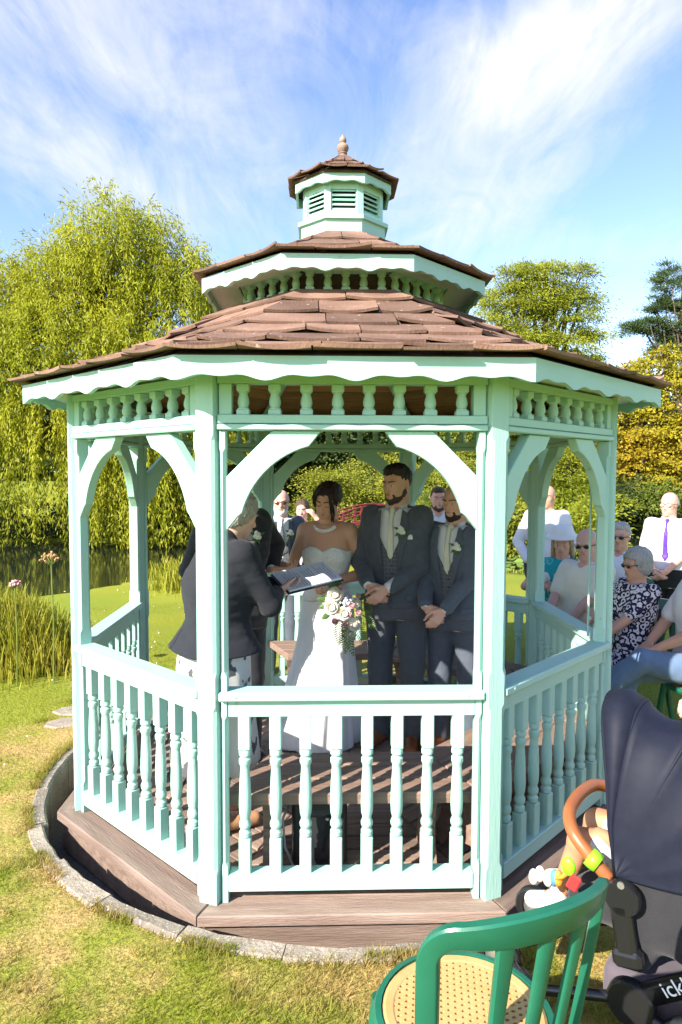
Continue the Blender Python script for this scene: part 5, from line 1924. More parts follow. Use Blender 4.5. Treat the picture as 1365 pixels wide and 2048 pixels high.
skT = [(0.33, .235, .215, 0, .0), (0.50, .228, .20, 0, .0), (0.70, .215, .175, 0, .0), (0.84, .212, .172, 0, .0), (0.92, .200, .162, 0, -.005), (1.0, .16, .13)]
so = Sculpt(); so.u(stack(skT, p=2.1, folds=lambda th, Z: np.clip((0.95 - Z) / .6, 0, 1) * (.035 * np.cos(7 * th + 1) + .02 * np.cos(13 * th))), 0)
of.part('skirt', so, C_SKIRT, .011)
of.shoes(mat('tan_sandal', (0.40, 0.22, 0.12), 0.5))

# the folder she reads from
fo = thing('folder', 'open navy folder with printed white pages held by the officiant', 'folder', (-0.335, -0.545, 1.185), rad(120))
Mf = Matrix.Rotation(rad(-17), 4, 'Y') @ Matrix.Rotation(rad(-9), 4, 'X')
M_BLUE = mat('folder_cover', (0.016, 0.018, 0.035), 0.4); M_PAPER = mat('paper', (0.66, 0.66, 0.74), 0.6, (0.7, 0.7, 0.77), nscale=5); M_INK = mat('printed_ink', (0.24, 0.24, 0.32), 0.7)
c_ = MB(); c_.box((0, -0.165, 0), (0.245, 0.33, 0.008), .002, M=Mf); c_.build('cover', M_BLUE, fo)
pg = MB(); pg.box((0.0, -0.165, 0.010), (0.225, 0.312, 0.010), .001, M=Mf); page = pg.build('page', M_PAPER, fo)
rt_ = random.Random(2)
ln_ = MB()
for k in range(17):
    y = -0.295 + k * 0.0158
    if k in (5, 10): continue
    x = -0.095; e = rt_.uniform(.05, .095)
    while x < e:
        w = rt_.uniform(.008, .022); ln_.add([(x, y, .01585), (min(x + w, e), y, .01585), (min(x + w, e), y - .0045, .01585), (x, y - .0045, .01585)], [(3, 2, 1, 0)], Mf); x += w + .005
ln_.build('printed_lines', M_INK, page)['kind'] = 'stuff'
# ------------------------------------------------------------------ guests outside the gazebo
def gz(x, y): return float(ground_h(np.array([x]), np.array([y]))[0])


def standing(label, x, y, hd, H, sk, shirt, trou, hairm, style, hdkw, WL, WR, short=False, ties=None, extra=None, sex='m', build=1.0, beard=None, res=0.0113, jacket=None, vest=None, ly=-0.01, hands=True, belly=0.0):
    f = Fig(label, (x, y, gz(x, y)), hd, H, sex, res, 'wedding guests on the lawn', sk, build)
    f.torso(ly=ly, belly=belly)
    f.arms(Vector(WL), Vector(WR), (0.8, 0.5, -0.4), (-0.8, 0.5, -0.4))
    f.core(); f.skin_arms(0.95); f.head(**hdkw)
    f.hand('L', (f.WL - f.EL).normalized() + Vector((-.2, 0, 0)), (-.6, .6, .2), .5); f.hand('R', (f.WR - f.ER).normalized() + Vector((.2, 0, 0)), (.6, .6, .2), .5)
    f.done_body(); f.brows(hairm); f.lips(M_LIPM)
    if style: f.hair(hairm, style)
    if beard: f.beard(beard)
    f.shirt(shirt, 0.004 if jacket else 0.012, short)
    if vest: f.waistcoat(vest, 0.013)
    if ties: f.tie(ties, 0.010 if jacket else 0.017)
    if jacket: f.jacket(jacket, gap=0.05); f.buttonhole()
    f.trousers(trou); f.shoes(C_BLKSHOE)
    return f


g1 = standing('white bearded man in rosy sunglasses and navy suit standing behind the bride', -0.545, 1.95, 8, 1.67, SK_PINK, C_WHITE, C_SUIT_B, H_WHITE, 'fringe_bald', dict(yaw=-4, pitch=2),
              (0.20, -0.10, 0.86), (-0.20, -0.14, 0.88), jacket=C_SUIT_B, vest=C_TWEED, ties=C_WHITE, beard=H_WHITE, build=1.08)
g1.glasses(M_LENS_R, M_WIRE)
g2 = standing('brown haired young man in white shirt, smiling between the groom and groomsman', 0.90, 2.2, -6, 1.70, SK_PINK, C_WHITE, C_JEANS, H_BROWN, 'crop', dict(yaw=4, pitch=2), (0.22, -0.08, 0.80), (-0.22, -0.10, 0.82), beard=H_BROWN)
g3 = standing('man in white shirt and black trousers partly hidden by the rear right post', 2.075, 2.75, -20, 1.72, SK_TAN, C_WHITE, C_DARKTR, H_GREY, 'fringe_bald', dict(yaw=-10, pitch=4), (0.16, -0.20, 0.92), (-0.17, -0.18, 0.95), build=1.1, belly=0.03)
g4 = standing('bald man in spectacles, white shirt and long purple tie, hands clasped', 3.12, 2.35, -34, 1.69, SK_PINK, C_WHITE, C_DARKTR, H_GREY, 'fringe_bald', dict(yaw=-14, pitch=4), (0.03, -0.26, 0.94), (-0.08, -0.27, 0.95), short=True, ties=C_PURPLE, build=1.08, belly=0.02)
g4.glasses(mat('clear_lens', (0.45, 0.33, 0.28), 0.1), M_WIRE)

# girl behind the bearded man, hand lifted to her brow
gl = Fig('girl with tied back brown hair peering from behind the bearded man', (-0.40, 2.75, gz(-0.40, 2.75)), -6, 1.56, 'f', 0.0113, 'wedding guests on the lawn', SK_PINK, 0.92)
gl.torso(); gl.arms(Vector((0.17, -0.16, 1.36)), Vector((-0.2, -0.05, 0.75)), (1, 0, -.6), (-1, .4, 0)); gl.core(); gl.skin_arms(); gl.head(pitch=4)
gl.hand('L', (-.6, -.1, .8), (-.5, .5, -.5), .5); gl.hand('R', (0, 0, -1), (1, 0, 0), .4)
gl.done_body(); gl.brows(H_BROWN); gl.lips(M_LIPM); gl.hair(H_BROWN, 'updo'); gl.shirt(C_WHITE, 0.012, True, collar=False)
gl.trousers(C_JEANS); gl.shoes(C_BLKSHOE)


# ---- green resin chair, one for each seated guest and the empty one in front
M_GREEN = mat('green_resin', (0.010, 0.105, 0.062), 0.32, (0.014, 0.125, 0.075), nscale=6, bump=0.04, bscale=200, spec=0.45)
M_CANE = mat('cane_pattern_seat', (0.46, 0.275, 0.10), 0.45, (0.54, 0.34, 0.14), nscale=8, spec=0.4)


def seat_mesh():
    """round seat disc pierced with staggered slots: an open lattice of strips"""
    m = MB(); R = 0.188; z0, z1 = 0.444, 0.452
    step = 0.0205
    m.lathe([(R, z0), (R + .012, z0 + .002), (R + .014, z1 - .002), (R + .006, z1 + .003), (R - .012, z1 + .002), (R - .016, z1), (R - .016, z0)], 48, cap=False)
    n = int(R / step) + 1
    hx, hy = 0.0062, 0.0040
    for i in range(-n, n + 1):
        for j in range(-n - 2, n + 3):
            x = (i + (0.5 if j % 2 else 0)) * step; y = j * step * 0.82
            if math.hypot(x, y) > R - 0.006: continue
            ox, oy = step / 2, step * 0.41
            vs = []; fs = []
            outer = [(-ox, -oy), (ox, -oy), (ox, oy), (-ox, oy)]; inner = [(-hx, -hy * .35), (-hx * .4, -hy), (hx * .4, -hy), (hx, -hy * .35), (hx, hy * .35), (hx * .4, hy), (-hx * .4, hy), (-hx, hy * .35)]
            vs = [(x + a, y + b, z1) for a, b in outer] + [(x + a, y + b, z1) for a, b in inner] + [(x + a, y + b, z0) for a, b in inner]
            fs = [(0, 1, 6, 5), (1, 2, 8, 7), (1, 7, 6), (2, 3, 10, 9), (2, 9, 8), (3, 0, 4, 11), (3, 11, 10), (0, 5, 4)]
            fs += [(4 + k, 4 + (k + 1) % 8, 12 + (k + 1) % 8, 12 + k) for k in range(8)]
            m.add(vs, fs)
    return m.mesh('seat_insert')


CH = {}
def chair_parts():
    m = MB(); m.lathe([(0.205, 0.418), (0.222, 0.425), (0.226, 0.440), (0.220, 0.4525), (0.205, 0.4545), (0.2035, 0.436), (0.19, 0.43), (0.02, 0.43), (0.02, 0.418)], 40)
    CH['seat'] = smooth_by_angle(m.mesh('seat'), 40)
    CH['insert'] = seat_mesh()
    legs = []
    for sx, sy in ((-1, -1), (1, -1), (-1, 1), (1, 1)):
        l = MB(); l.tube([(sx * .155, sy * .155, .425), (sx * .175, sy * .175, .22), (sx * .20, sy * .21, 0.0)], [.021, .018, .015], 8); legs.append(smooth_by_angle(l.mesh('leg'), 50))
    CH['leg'] = legs
    # back: curved in plan (bulging to +y), leaning outward; one bent frame with slats inside it
    def B(t, z):
        """t across the back -1..1, z height"""
        a = t * 0.92
        r = 0.252
        z = z + 0.055 * max(0.0, (z - 0.43) / 0.38)
        lean = (z - 0.44) * 0.20
        return Vector((math.sin(a) * r * 1.20, math.cos(a) * r + lean - 0.03, z))
    def ribbon(path, hw, th):
        """a bent strap following a path in (t, z), hw half widths in metres"""
        m = MB(); vs = []; n = len(path); K = .262
        for i in range(n):
            p0, p1 = path[max(i - 1, 0)], path[min(i + 1, n - 1)]
            tx, tz = (p1[0] - p0[0]) * K, p1[1] - p0[1]; l = math.hypot(tx, tz); nx, nz = -tz / l, tx / l
            t, z = path[i]; w = hw[i]
            d = Vector((math.sin(t * .92), math.cos(t * .92), 0)); e = .005
            def q(o, dd): return B(t + nx * o / K, z + nz * o) + d * dd
            vs += [q(-w, th - e), q(-w + e, th), q(w - e, th), q(w, th - e), q(w, -th), q(-w, -th)]
        fs = [(i * 6 + j, i * 6 + (j + 1) % 6, (i + 1) * 6 + (j + 1) % 6, (i + 1) * 6 + j) for i in range(n - 1) for j in range(6)]
        fs += [tuple(range(5, -1, -1)), tuple((n - 1) * 6 + j for j in range(6))]
        m.add(vs, fs); me = m.mesh('s')
        bm = bmesh.new(); bm.from_mesh(me); bmesh.ops.recalc_face_normals(bm, faces=bm.faces[:]); bm.to_mesh(me); bm.free()
        return smooth_by_angle(me, 45)
    P = [(-.80 - .14 * q / 9, .425 + .315 * q / 9) for q in range(10)]
    P += [(-.94 + .24 * (1 - math.cos(a)), .74 + .062 * math.sin(a)) for a in np.linspace(.2, PI / 2, 8)]
    P += [(-.70 + 1.40 * q / 14, .802 + .012 * math.sin(PI * q / 14)) for q in range(1, 14)]
    P += [(.70 + .24 * math.sin(a), .74 + .062 * math.cos(a)) for a in np.linspace(0, PI / 2 - .2, 8)]
    P += [(.94 - .14 * q / 9, .74 - .315 * q / 9) for q in range(10)]
    hw = [.024 if abs(t) > .7 else .024 + .008 * (1 - (t / .7) ** 2) for t, z in P]
    CH['back_frame'] = ribbon(P, hw, .012)
    def strap(t0, t1, w0, w1, z0, z1, th=.011):
        n = 12
        return ribbon([(t0 + (t1 - t0) * i / (n - 1), z0 + (z1 - z0) * i / (n - 1)) for i in range(n)], [w0 + (w1 - w0) * i / (n - 1) for i in range(n)], th)
    CH['slat'] = [strap(t * .85, t, .013, .019, .43, .795, .007) for t in (-.36, 0, .36)]
chair_parts()


def green_chair(label, loc, rotz, group='green resin garden chairs'):
    t = thing('garden_chair', label, 'chair', loc, rotz, group)
    link('seat', CH['seat'], M_GREEN, t); link('seat_insert', CH['insert'], M_CANE, t)
    for l in CH['leg']: link('leg', l, M_GREEN, t)
    link('back_frame', CH['back_frame'], M_GREEN, t)
    for l in CH['slat']: link('back_slat', l, M_GREEN, t)
    return t


def seated(label, x, y, hd, H, sk, hairm, style, hdkw, top, sex='m', build=1.0, WL=(0.12, -0.40, 0.66), WR=(-0.12, -0.40, 0.66), belly=0.0, trou=C_DARKTR, short=True, knees=None, feet=None, res=0.0113, collar=True, sleeves=True, ly=0.02, shoe=C_BLKSHOE, seat_h=0.455, bare=False):
    z = gz(x, y)
    f = Fig(label, (x, y, z), hd, H, sex, res, 'wedding guests on the lawn', sk, build)
    f.hh *= 1.08
    dz = seat_h + 0.075 - 0.50 * H
    f.torso(dz=dz, ly=ly, belly=belly)
    f.arms(Vector(WL), Vector(WR), (0.9, 0.4, -0.6), (-0.9, 0.4, -0.6))
    f.core(); f.skin_arms(1.0); f.head(**hdkw)
    f.hand('L', (-.5, -.8, -.2), (-.1, .1, -1), .4); f.hand('R', (.5, -.8, -.2), (.1, .1, -1), .4)
    kn = knees or ((0.11, -0.43, 0.50), (-0.11, -0.43, 0.50)); ft_ = feet or ((0.11, -0.40, 0.065), (-0.11, -0.40, 0.065))
    f.done_body(); f.brows(hairm); f.lips(M_LIPM)
    if style: f.hair(hairm, style)
    f.shirt(top, 0.012, short, collar=collar, sleeves=sleeves)
    f.trousers(trou, (f.hipw, -0.02, seat_h + 0.085), kn[0], ft_[0], (-f.hipw, -0.02, seat_h + 0.085), kn[1], ft_[1], seat=True)
    f.shoes(shoe)
    return f


hd_r = -62
s1 = seated('seated woman in floppy white sun hat and teal patterned top', 1.87, 1.62, -28, 1.62, SK_PINK, H_BLOND, 'long', dict(yaw=2, pitch=14), C_TEAL, 'f', 1.05, WL=(0.10, -0.36, 0.68), WR=(-0.10, -0.26, 0.92), collar=False, sleeves=False)
M_HAT = cloth('white_hat', (0.70, 0.68, 0.68), (0.76, 0.74, 0.74))
hat = tag(link('sun_hat', None, loc=(0, 0, 0)), 'floppy white sun hat on the woman in teal', 'hat')
hm = MB(); hm.lathe([(.001, .36), (.20, .345), (.36, .26), (.43, .08), (.45, .02), (.54, -.03), (.60, -.08), (.595, -.095), (.53, -.055), (.44, 0), (.41, .05)], 28, s1.HM() @ Matrix.Translation((0, .05, .30)) @ Matrix.Rotation(rad(-6), 4, 'X'), cap=False)
smooth_by_angle(hm.build('brim_and_crown', M_HAT, hat).data, 60)
hat.location = s1.root.location; hat.rotation_euler = s1.root.rotation_euler
tis = tag(link('tissue', None), 'crumpled white tissue in the hand of the woman in the sun hat', 'tissue')
tm = Sculpt(); tm.u(ell(s1.WR + Vector((.03, -.07, .03)), (.035, .03, .045)), 0); tm.disp(.016, 40, 3)
link('crumpled_paper', tm.mesh('tissue', .006), C_WHITE, tis); tis.location = s1.root.location; tis.rotation_euler = s1.root.rotation_euler

s2 = seated('seated elderly man in sunglasses and cream shirt with a wristwatch', 1.885, 1.10, -48, 1.68, SK_OLD, H_WHITE, 'fringe_bald', dict(yaw=8, pitch=6, roll=-4), C_CREAM, 'm', 1.18, belly=0.05, WL=(0.05, -0.38, 0.66), WR=(-0.10, -0.38, 0.66))
s2.glasses(M_LENS, M_WIRE)
s3 = seated('seated grey haired man in dark sunglasses and white shirt, second row', 2.45, 1.85, -40, 1.73, SK_TAN, H_GREY, 'short', dict(yaw=4, pitch=0), C_WHITE, 'm', 1.05)
s3.glasses(M_LENS, M_LENS)
s4 = seated('seated grey bobbed woman in navy and white floral dress with an order of service', 1.99, 0.46, -72, 1.52, SK_TAN, H_GREY, 'bob', dict(yaw=-4, pitch=8), C_FLORAL, 'f', 1.12, trou=C_FLORAL, belly=0.03, WL=(0.06, -0.36, 0.66), WR=(-0.12, -0.40, 0.66), collar=False)
s4.glasses(M_LENS, M_WIRE)
fs4 = Sculpt(); fs4.u(stack([(0.26, .19, .11, 0, -.43), (0.46, .20, .13, 0, -.40), (0.60, .17, .10, 0, -.34)]), 0); fs4.disp(.006, 10, 2); s4.part('skirt', fs4, C_FLORAL)
os_ = tag(link('order_of_service', None), 'pink folded card on the lap of the floral dress woman', 'card')
om = MB(); om.box((-.03, -.40, .695), (.21, .15, .006), .001, rot=(rad(6), 0, rad(-10))); om.build('sheet', mat('pink_card', (0.62, 0.44, 0.44), 0.6, (0.66, 0.49, 0.49), nscale=4), os_)
os_.location = s4.root.location; os_.rotation_euler = s4.root.rotation_euler
s5 = seated('seated person in faded blue jeans, legs crossed, tattooed arm', 2.30, 0.12, -80, 1.74, SK_TAN, H_BROWN, 'short', dict(yaw=0, pitch=6), C_WHITE, 'm', 1.1, trou=C_JEANS,
            knees=((0.02, -0.44, 0.63), (-0.10, -0.45, 0.53)), feet=((-0.16, -0.72, 0.32), (-0.12, -0.52, 0.065)), WL=(0.02, -0.34, 0.70), WR=(-0.12, -0.30, 0.70))
M_TAT = mat('tattoo_ink', (0.07, 0.07, 0.09), 0.6)
tt = MB(); c0 = s5.SR + (s5.ER - s5.SR) * .62; ad = (s5.ER - s5.SR).normalized()
for k in range(3):
    c = c0 + ad * (k - 1) * .045
    o1 = Vector((-1, 0, 0)); o1 = (o1 - ad * o1.dot(ad)).normalized(); o2 = ad.cross(o1)
    tt.tube([c + (o1 * math.cos(a) + o2 * math.sin(a)) * .0425 + ad * (.016 * math.sin(3 * a + k)) for a in np.linspace(-1.5, 1.5, 14)], .0035, 5)
tt.build('tattoo', M_TAT, s5.root)
s6 = seated('seated guest in pink floral clothes at the right edge', 2.10, -0.93, -80, 1.62, SK_PINK, H_BLOND, 'bob', dict(yaw=0, pitch=4), C_PINKF, 'f', 1.05, trou=C_PINKF, collar=False)
for f, nm in ((s1, 'woman in the sun hat'), (s2, 'elderly man in cream'), (s3, 'man in the second row'), (s4, 'woman in floral dress'), (s5, 'person in jeans'), (s6, 'guest in pink')):
    green_chair('green resin garden chair under the ' + nm, tuple(f.root.location), f.root.rotation_euler.z)
# ------------------------------------------------------------------ trees and plants
def leafmat(name, c, c2, tr=0.35, nscale=0.8, rough=0.55):
    return mat('leaf_' + name, c, rough, c2, nscale=nscale, nmix=0.8, trans=tr, attr='tint', spec=0.25)


M_BARK = mat('bark', (0.07, 0.05, 0.035), 0.9, (0.13, 0.10, 0.075), nscale=5, nmix=0.9, stretch=(3, 3, .6), bump=0.9, bscale=12, bstretch=(3, 3, .5), spec=0.1)
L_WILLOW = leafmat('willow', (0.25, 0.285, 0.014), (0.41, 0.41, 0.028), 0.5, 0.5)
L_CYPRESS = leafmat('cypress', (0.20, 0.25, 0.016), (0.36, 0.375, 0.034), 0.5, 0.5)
L_PINE = leafmat('pine', (0.045, 0.08, 0.024), (0.09, 0.135, 0.04), 0.2, 0.8)
L_MAPLE = leafmat('maple', (0.38, 0.25, 0.018), (0.27, 0.295, 0.014), 0.35, 0.33)
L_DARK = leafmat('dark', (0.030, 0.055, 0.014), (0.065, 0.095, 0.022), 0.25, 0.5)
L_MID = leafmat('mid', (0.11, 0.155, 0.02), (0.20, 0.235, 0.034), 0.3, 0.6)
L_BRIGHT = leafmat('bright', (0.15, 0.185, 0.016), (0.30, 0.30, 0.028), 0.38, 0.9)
L_REED = leafmat('reed', (0.20, 0.25, 0.016), (0.38, 0.32, 0.04), 0.35, 2.0)
L_LILY = leafmat('lily', (0.10, 0.165, 0.03), (0.19, 0.25, 0.05), 0.2, 1.2)


def leaves(P, D, L, W, g, name='crown', jit=0.0):
    """one diamond leaf per point: base P, unit direction D, length L, width W"""
    n = len(P)
    rnd = g.normal(0, .62, (n, 3)) + np.array([-.50, -.50, .62])      # blades turn their faces to the light
    S = np.cross(D, rnd); S /= np.linalg.norm(S, axis=1, keepdims=True) + 1e-9
    L = np.broadcast_to(L, n)[:, None]; W = np.broadcast_to(W, n)[:, None]
    mid = P + D * L * 0.45
    V = np.stack([P, mid - S * W * 0.5, P + D * L, mid + S * W * 0.5], 1).reshape(-1, 3)
    F = np.arange(4 * n).reshape(-1, 4)
    t = np.repeat(g.uniform(0, 1, n), 4)
    return np_mesh(name, V, F, attr={'tint': t})


def unit(a): return a / (np.linalg.norm(a, axis=1, keepdims=True) + 1e-9)


def trunk_mesh(base, top, r0, limbs, seed=0, lr=0.3):
    r = random.Random(seed); m = MB()
    b, t = Vector(base), Vector(top)
    n = 7; pts = [b + (t - b) * (i / (n - 1)) + Vector((r.uniform(-1, 1), r.uniform(-1, 1), 0)) * r0 * .5 * (0 < i < n - 1) for i in range(n)]
    m.tube(pts, [r0 * (1.25 if i == 0 else 1 - .55 * i / (n - 1)) for i in range(n)], 8)
    for e in limbs:
        e = Vector(e); s = pts[r.randrange(2, n)]
        if s.z > e.z: s = pts[2]
        md = (s + e) / 2 + Vector((r.uniform(-.3, .3), r.uniform(-.3, .3), r.uniform(0, .5)))
        m.tube([s, (s + md) / 2 + Vector((0, 0, .1)), md, (md + e) / 2, e], [r0 * lr, r0 * lr * .85, r0 * lr * .6, r0 * lr * .4, r0 * lr * .15], 6)
    return m


def tree(name, label, base, blobs, m, leaf=(0.2, 0.09), per=110, clump=0.45, seed=0, droop=0.3, trunk=True, r0=0.25, group=None, cat='tree', flat=1.0, shell=0.55, tilt=0.0):
    """blobs: (x, y, z, rx, ry, rz, clumps)"""
    g = np.random.default_rng(seed)
    bz = gz(*base) - 0.1
    o = thing(name, label, cat, (base[0], base[1], bz), 0, group)
    P = []; D = []; ends = []
    for (x, y, z, rx, ry, rz, nc) in blobs:
        d = unit(g.normal(0, 1, (nc, 3)))
        rad_ = (shell + (1 - shell) * g.uniform(0, 1, (nc, 1))) * (1 + 0.16 * g.normal(0, 1, (nc, 1)))
        C = np.array([x, y, z]) + d * rad_ * np.array([rx, ry, rz])
        for q in range(0, nc, max(1, nc // 7)): ends.append(tuple(C[q] - np.array([base[0], base[1], bz])))
        k = g.integers(int(per * .6), int(per * 1.3), nc)
        ci = np.repeat(np.arange(nc), k)
        off = g.normal(0, 1, (len(ci), 3)) * clump * np.array([1, 1, 0.6 * flat]) * g.uniform(.5, 1.2, (len(ci), 1)) * g.uniform(.6, 1.35, (nc, 1))[ci]
        off[:, 2] -= tilt * np.hypot(off[:, 0], off[:, 1])
        P.append(C[ci] + off)
        dd = unit(off / clump + 0.7 * d[ci] + g.normal(0, .5, off.shape)); dd[:, 2] -= droop; D.append(unit(dd))
    P = np.concatenate(P); D = np.concatenate(D)
    keep = P[:, 2] > bz + 0.1
    P, D = P[keep], D[keep]
    P = P - np.array([base[0], base[1], bz])
    link('crown', leaves(P, D, leaf[0] * g.uniform(.6, 1.3, len(P)), leaf[1] * g.uniform(.6, 1.2, len(P)), g), m, o)
    if trunk:
        top = max(b[2] for b in blobs) - bz
        tm = trunk_mesh((0, 0, -.1), (0, 0, top), r0, ends[:40], seed)
        link('trunk', tm.mesh('trunk', True), M_BARK, o)
    return o


# ---- weeping willow on the far bank
def willow():
    g = np.random.default_rng(5)
    bx, by = -8.6, 18.6; bz = gz(bx, by)
    o = thing('willow_tree', 'tall golden green weeping willow trailing over the pond', 'tree', (bx, by, bz))
    # leafy domes: centre, radii, strands
    domes = [(-7.1, 18.2, 8.2, 1.6, 1.8, 2.5, 260), (-5.3, 17.8, 7.1, 1.15, 1.4, 2.3, 170), (-9.0, 18.4, 7.0, 1.5, 1.6, 2.4, 170), (-11.2, 18.4, 6.7, 1.7, 1.8, 2.4, 190), (-8.4, 16.9, 5.2, 2.6, 2.0, 2.2, 280), (-5.9, 16.6, 4.7, 1.9, 1.7, 2.2, 240),
             (-11.6, 16.8, 4.8, 2.2, 2.0, 2.2, 200), (-13.4, 18, 6.2, 2.0, 2.0, 2.4, 40), (-4.2, 17.6, 4.4, 1.2, 1.4, 2.0, 120), (-9.0, 15.9, 2.9, 4.0, 1.0, 1.6, 330), (-5.4, 16.0, 2.6, 2.2, 1.0, 1.4, 230)]
    P = []; D = []; ends = []; stems = MB()
    for (x, y, z, rx, ry, rz, ns) in domes:
        for s in range(ns):
            d = g.normal(0, 1, 3); d[2] = abs(d[2]) * 0.9 - 0.15; d /= np.linalg.norm(d)
            r = 0.45 + 0.55 * g.uniform() ** .6 + .10 * g.normal()
            p0 = np.array([x, y, z]) + d * r * np.array([rx, ry, rz])
            hi_ = z > 5
            L = g.uniform(0.5, 1.5) if hi_ else g.uniform(1.2, 3.2) * (1.5 if z < 3.5 else 1.1)
            L = min(L, p0[2] - (WATER_Z + 0.15)) if p0[2] - L < WATER_Z + .15 else L
            if L < .4: continue
            out = np.array([d[0], d[1], 0]) * g.uniform(.3, .9)
            n = int((88 if hi_ else 50) * (0.6 + L * .42))
            t = np.sort(g.uniform(0, 1, n))
            up = (max(0.0, d[2]) * g.uniform(.5, 1.6) if hi_ else max(0.0, d[2]) * .4)
            lean = np.array([-.25, 0, 0])
            pos = p0 + out * (1 - np.exp(-2.5 * t))[:, None] + np.array([0, 0, 1]) * (up * t * 1.5 - (L + up * 1.5) * t ** 1.7)[:, None] + lean * (t * (1 - t) * 2 * up)[:, None]
            jit = g.normal(0, .13 if hi_ else .05, (n, 3)); sway = jit + 0.06 * np.stack([np.sin(7 * t + s), np.cos(6 * t + s * 2), 0 * t], 1)
            tan = np.gradient(pos, axis=0); tan = unit(tan)
            dd = unit(tan * 0.9 + g.normal(0, .6 if hi_ else .42, (n, 3)) + np.array([0, 0, -.25]))
            P.append(pos + sway); D.append(dd)
            if s % 16 == 0: ends.append(tuple(p0 - np.array([bx, by, bz])))
    P = np.concatenate(P) - np.array([bx, by, bz]); D = np.concatenate(D)
    link('crown', leaves(P, D, 0.17 * g.uniform(.6, 1.3, len(P)), 0.038 * g.uniform(.7, 1.3, len(P)), g), L_WILLOW, o)
    tm = trunk_mesh((0, 0, -.2), (.6, -.3, 7.0), 0.42, ends, 2, 0.22)
    link('trunk', tm.mesh('trunk', True), M_BARK, o)
willow()

def pt(u, v, dist):
    """rough world point for a direction in the picture at a distance from the viewpoint"""
    return ((u - 682.5) / 1376 * dist, dist - 4.2, 1.78 + (946 - v) / 1376 * dist)


# ---- feathery cypress, pine and autumn maple beyond the pond
c = lambda u, v, d, rx, ry, rz, n: (*pt(u, v, d), rx, ry, rz, n)
cyp = [(1010, 560, .5, .8, 26), (1055, 545, .6, .9, 34), (1100, 560, .6, .9, 34), (1150, 565, .5, .8, 26), (1175, 600, .4, .7, 16), (985, 610, .8, .7, 34), (1050, 610, 1.0, .8, 60), (1120, 620, 1.0, .8, 54), (1170, 660, .6, .6, 22), (975, 660, .9, .8, 36), (1040, 670, 1.2, .9, 66),
       (1110, 690, 1.2, .9, 60), (1165, 715, .8, .6, 26), (1000, 740, 1.3, 1.0, 50), (1080, 760, 1.5, 1.1, 60), (1140, 780, 1.2, 1.0, 40), (1110, 850, 1.9, 1.3, 80)]
tree('cypress_tree', 'feathery yellow green cypress rising behind the right of the roof', (8.8, 26.2), [c(u, v, 30.4, r, r, h, n) for u, v, r, h, n in [(u, v, r, h, max(4, int(n / 2.2))) for u, v, r, h, n in cyp]], L_CYPRESS, (0.16, 0.046), 210, 0.36, 41, 0.15, r0=0.24, group='trees beyond the pond', shell=.45, flat=.5, tilt=.25)
tree('pine_tree', 'dark blue green pine with layered boughs at the right edge', (17.2, 30.0),
     [c(1345, 570, 34.5, 1.4, 1.2, .9, 46), c(1320, 615, 34.5, .8, .9, .35, 22), c(1375, 620, 34.5, 1.5, 1.2, .8, 40), c(1290, 655, 34.5, 1.0, .8, .35, 24), c(1345, 670, 34.5, 1.4, 1.1, .6, 40), c(1390, 720, 34.5, 1.6, 1.3, .9, 40), c(1250, 662, 34.5, .5, .5, .25, 10), c(1320, 710, 34.5, .9, .9, .4, 20)],
     L_PINE, (0.16, 0.038), 170, 0.24, 42, -0.35, flat=.55, r0=0.3, group='trees beyond the pond')
tree('maple_tree', 'orange and yellow autumn maple spreading over the far bank', (12.4, 25.2),
     [c(1255, 765, 29.6, 1.5, 1.4, .9, 38), c(1330, 745, 29.6, 1.2, 1.3, .9, 33), c(1230, 850, 29.2, 1.6, 1.5, 1.0, 49), c(1320, 850, 29.0, 1.7, 1.5, 1.1, 55), c(1270, 925, 28.6, 1.8, 1.4, 1.0, 55), c(1370, 900, 28.8, 1.6, 1.4, 1.3, 49), c(1190, 910, 29.6, 1.1, 1.2, 1.0, 27), c(1350, 970, 28.4, 1.3, 1.2, .7, 27), c(1420, 800, 29.6, 1.8, 1.5, 1.4, 33)],
     L_MAPLE, (0.14, 0.10), 120, 0.34, 43, 0.25, r0=0.25, group='trees beyond the pond', flat=.45, tilt=.2)
tree('cypress_tree', 'lower feathery green cypress between the two right posts', (7.4, 18.4),
     [c(1135, 925, 22.6, 1.1, 1.0, 1.1, 70), c(1090, 960, 22.4, 1.1, 1.0, .9, 60), c(1150, 1005, 22.0, 1.2, 1.0, .7, 60), c(1060, 1010, 22.2, .9, .9, .6, 40), c(1110, 860, 22.6, .8, .8, .9, 40)],
     L_CYPRESS, (0.13, 0.035), 130, 0.28, 44, 0.15, flat=.6, tilt=.2, r0=0.16, group='trees beyond the pond')
tree('broadleaf_tree', 'dark green broadleaf tree behind the bride', (-1.6, 21.0),
     [c(590, 880, 25, 1.9, 1.5, 1.6, 110), c(650, 920, 24.6, 1.7, 1.3, 1.2, 90), c(540, 950, 24.6, 1.3, 1.2, 1.2, 70), c(700, 850, 25, 1.7, 1.5, 1.4, 90), c(620, 780, 25.2, 2.2, 1.6, 1.4, 70)],
     L_DARK, (0.18, 0.11), 80, 0.36, 45, 0.3, r0=0.2, group='trees beyond the pond')
tree('broadleaf_tree', 'mid green broadleaf tree behind the groom', (2.7, 22.0),
     [c(800, 850, 26, 1.9, 1.5, 1.5, 90), c(860, 910, 25.6, 1.5, 1.3, 1.2, 80), c(920, 860, 26, 1.7, 1.4, 1.6, 80), c(760, 920, 25.6, 1.2, 1.2, .9, 50)],
     L_MID, (0.18, 0.10), 80, 0.36, 46, 0.3, r0=0.2, group='trees beyond the pond')
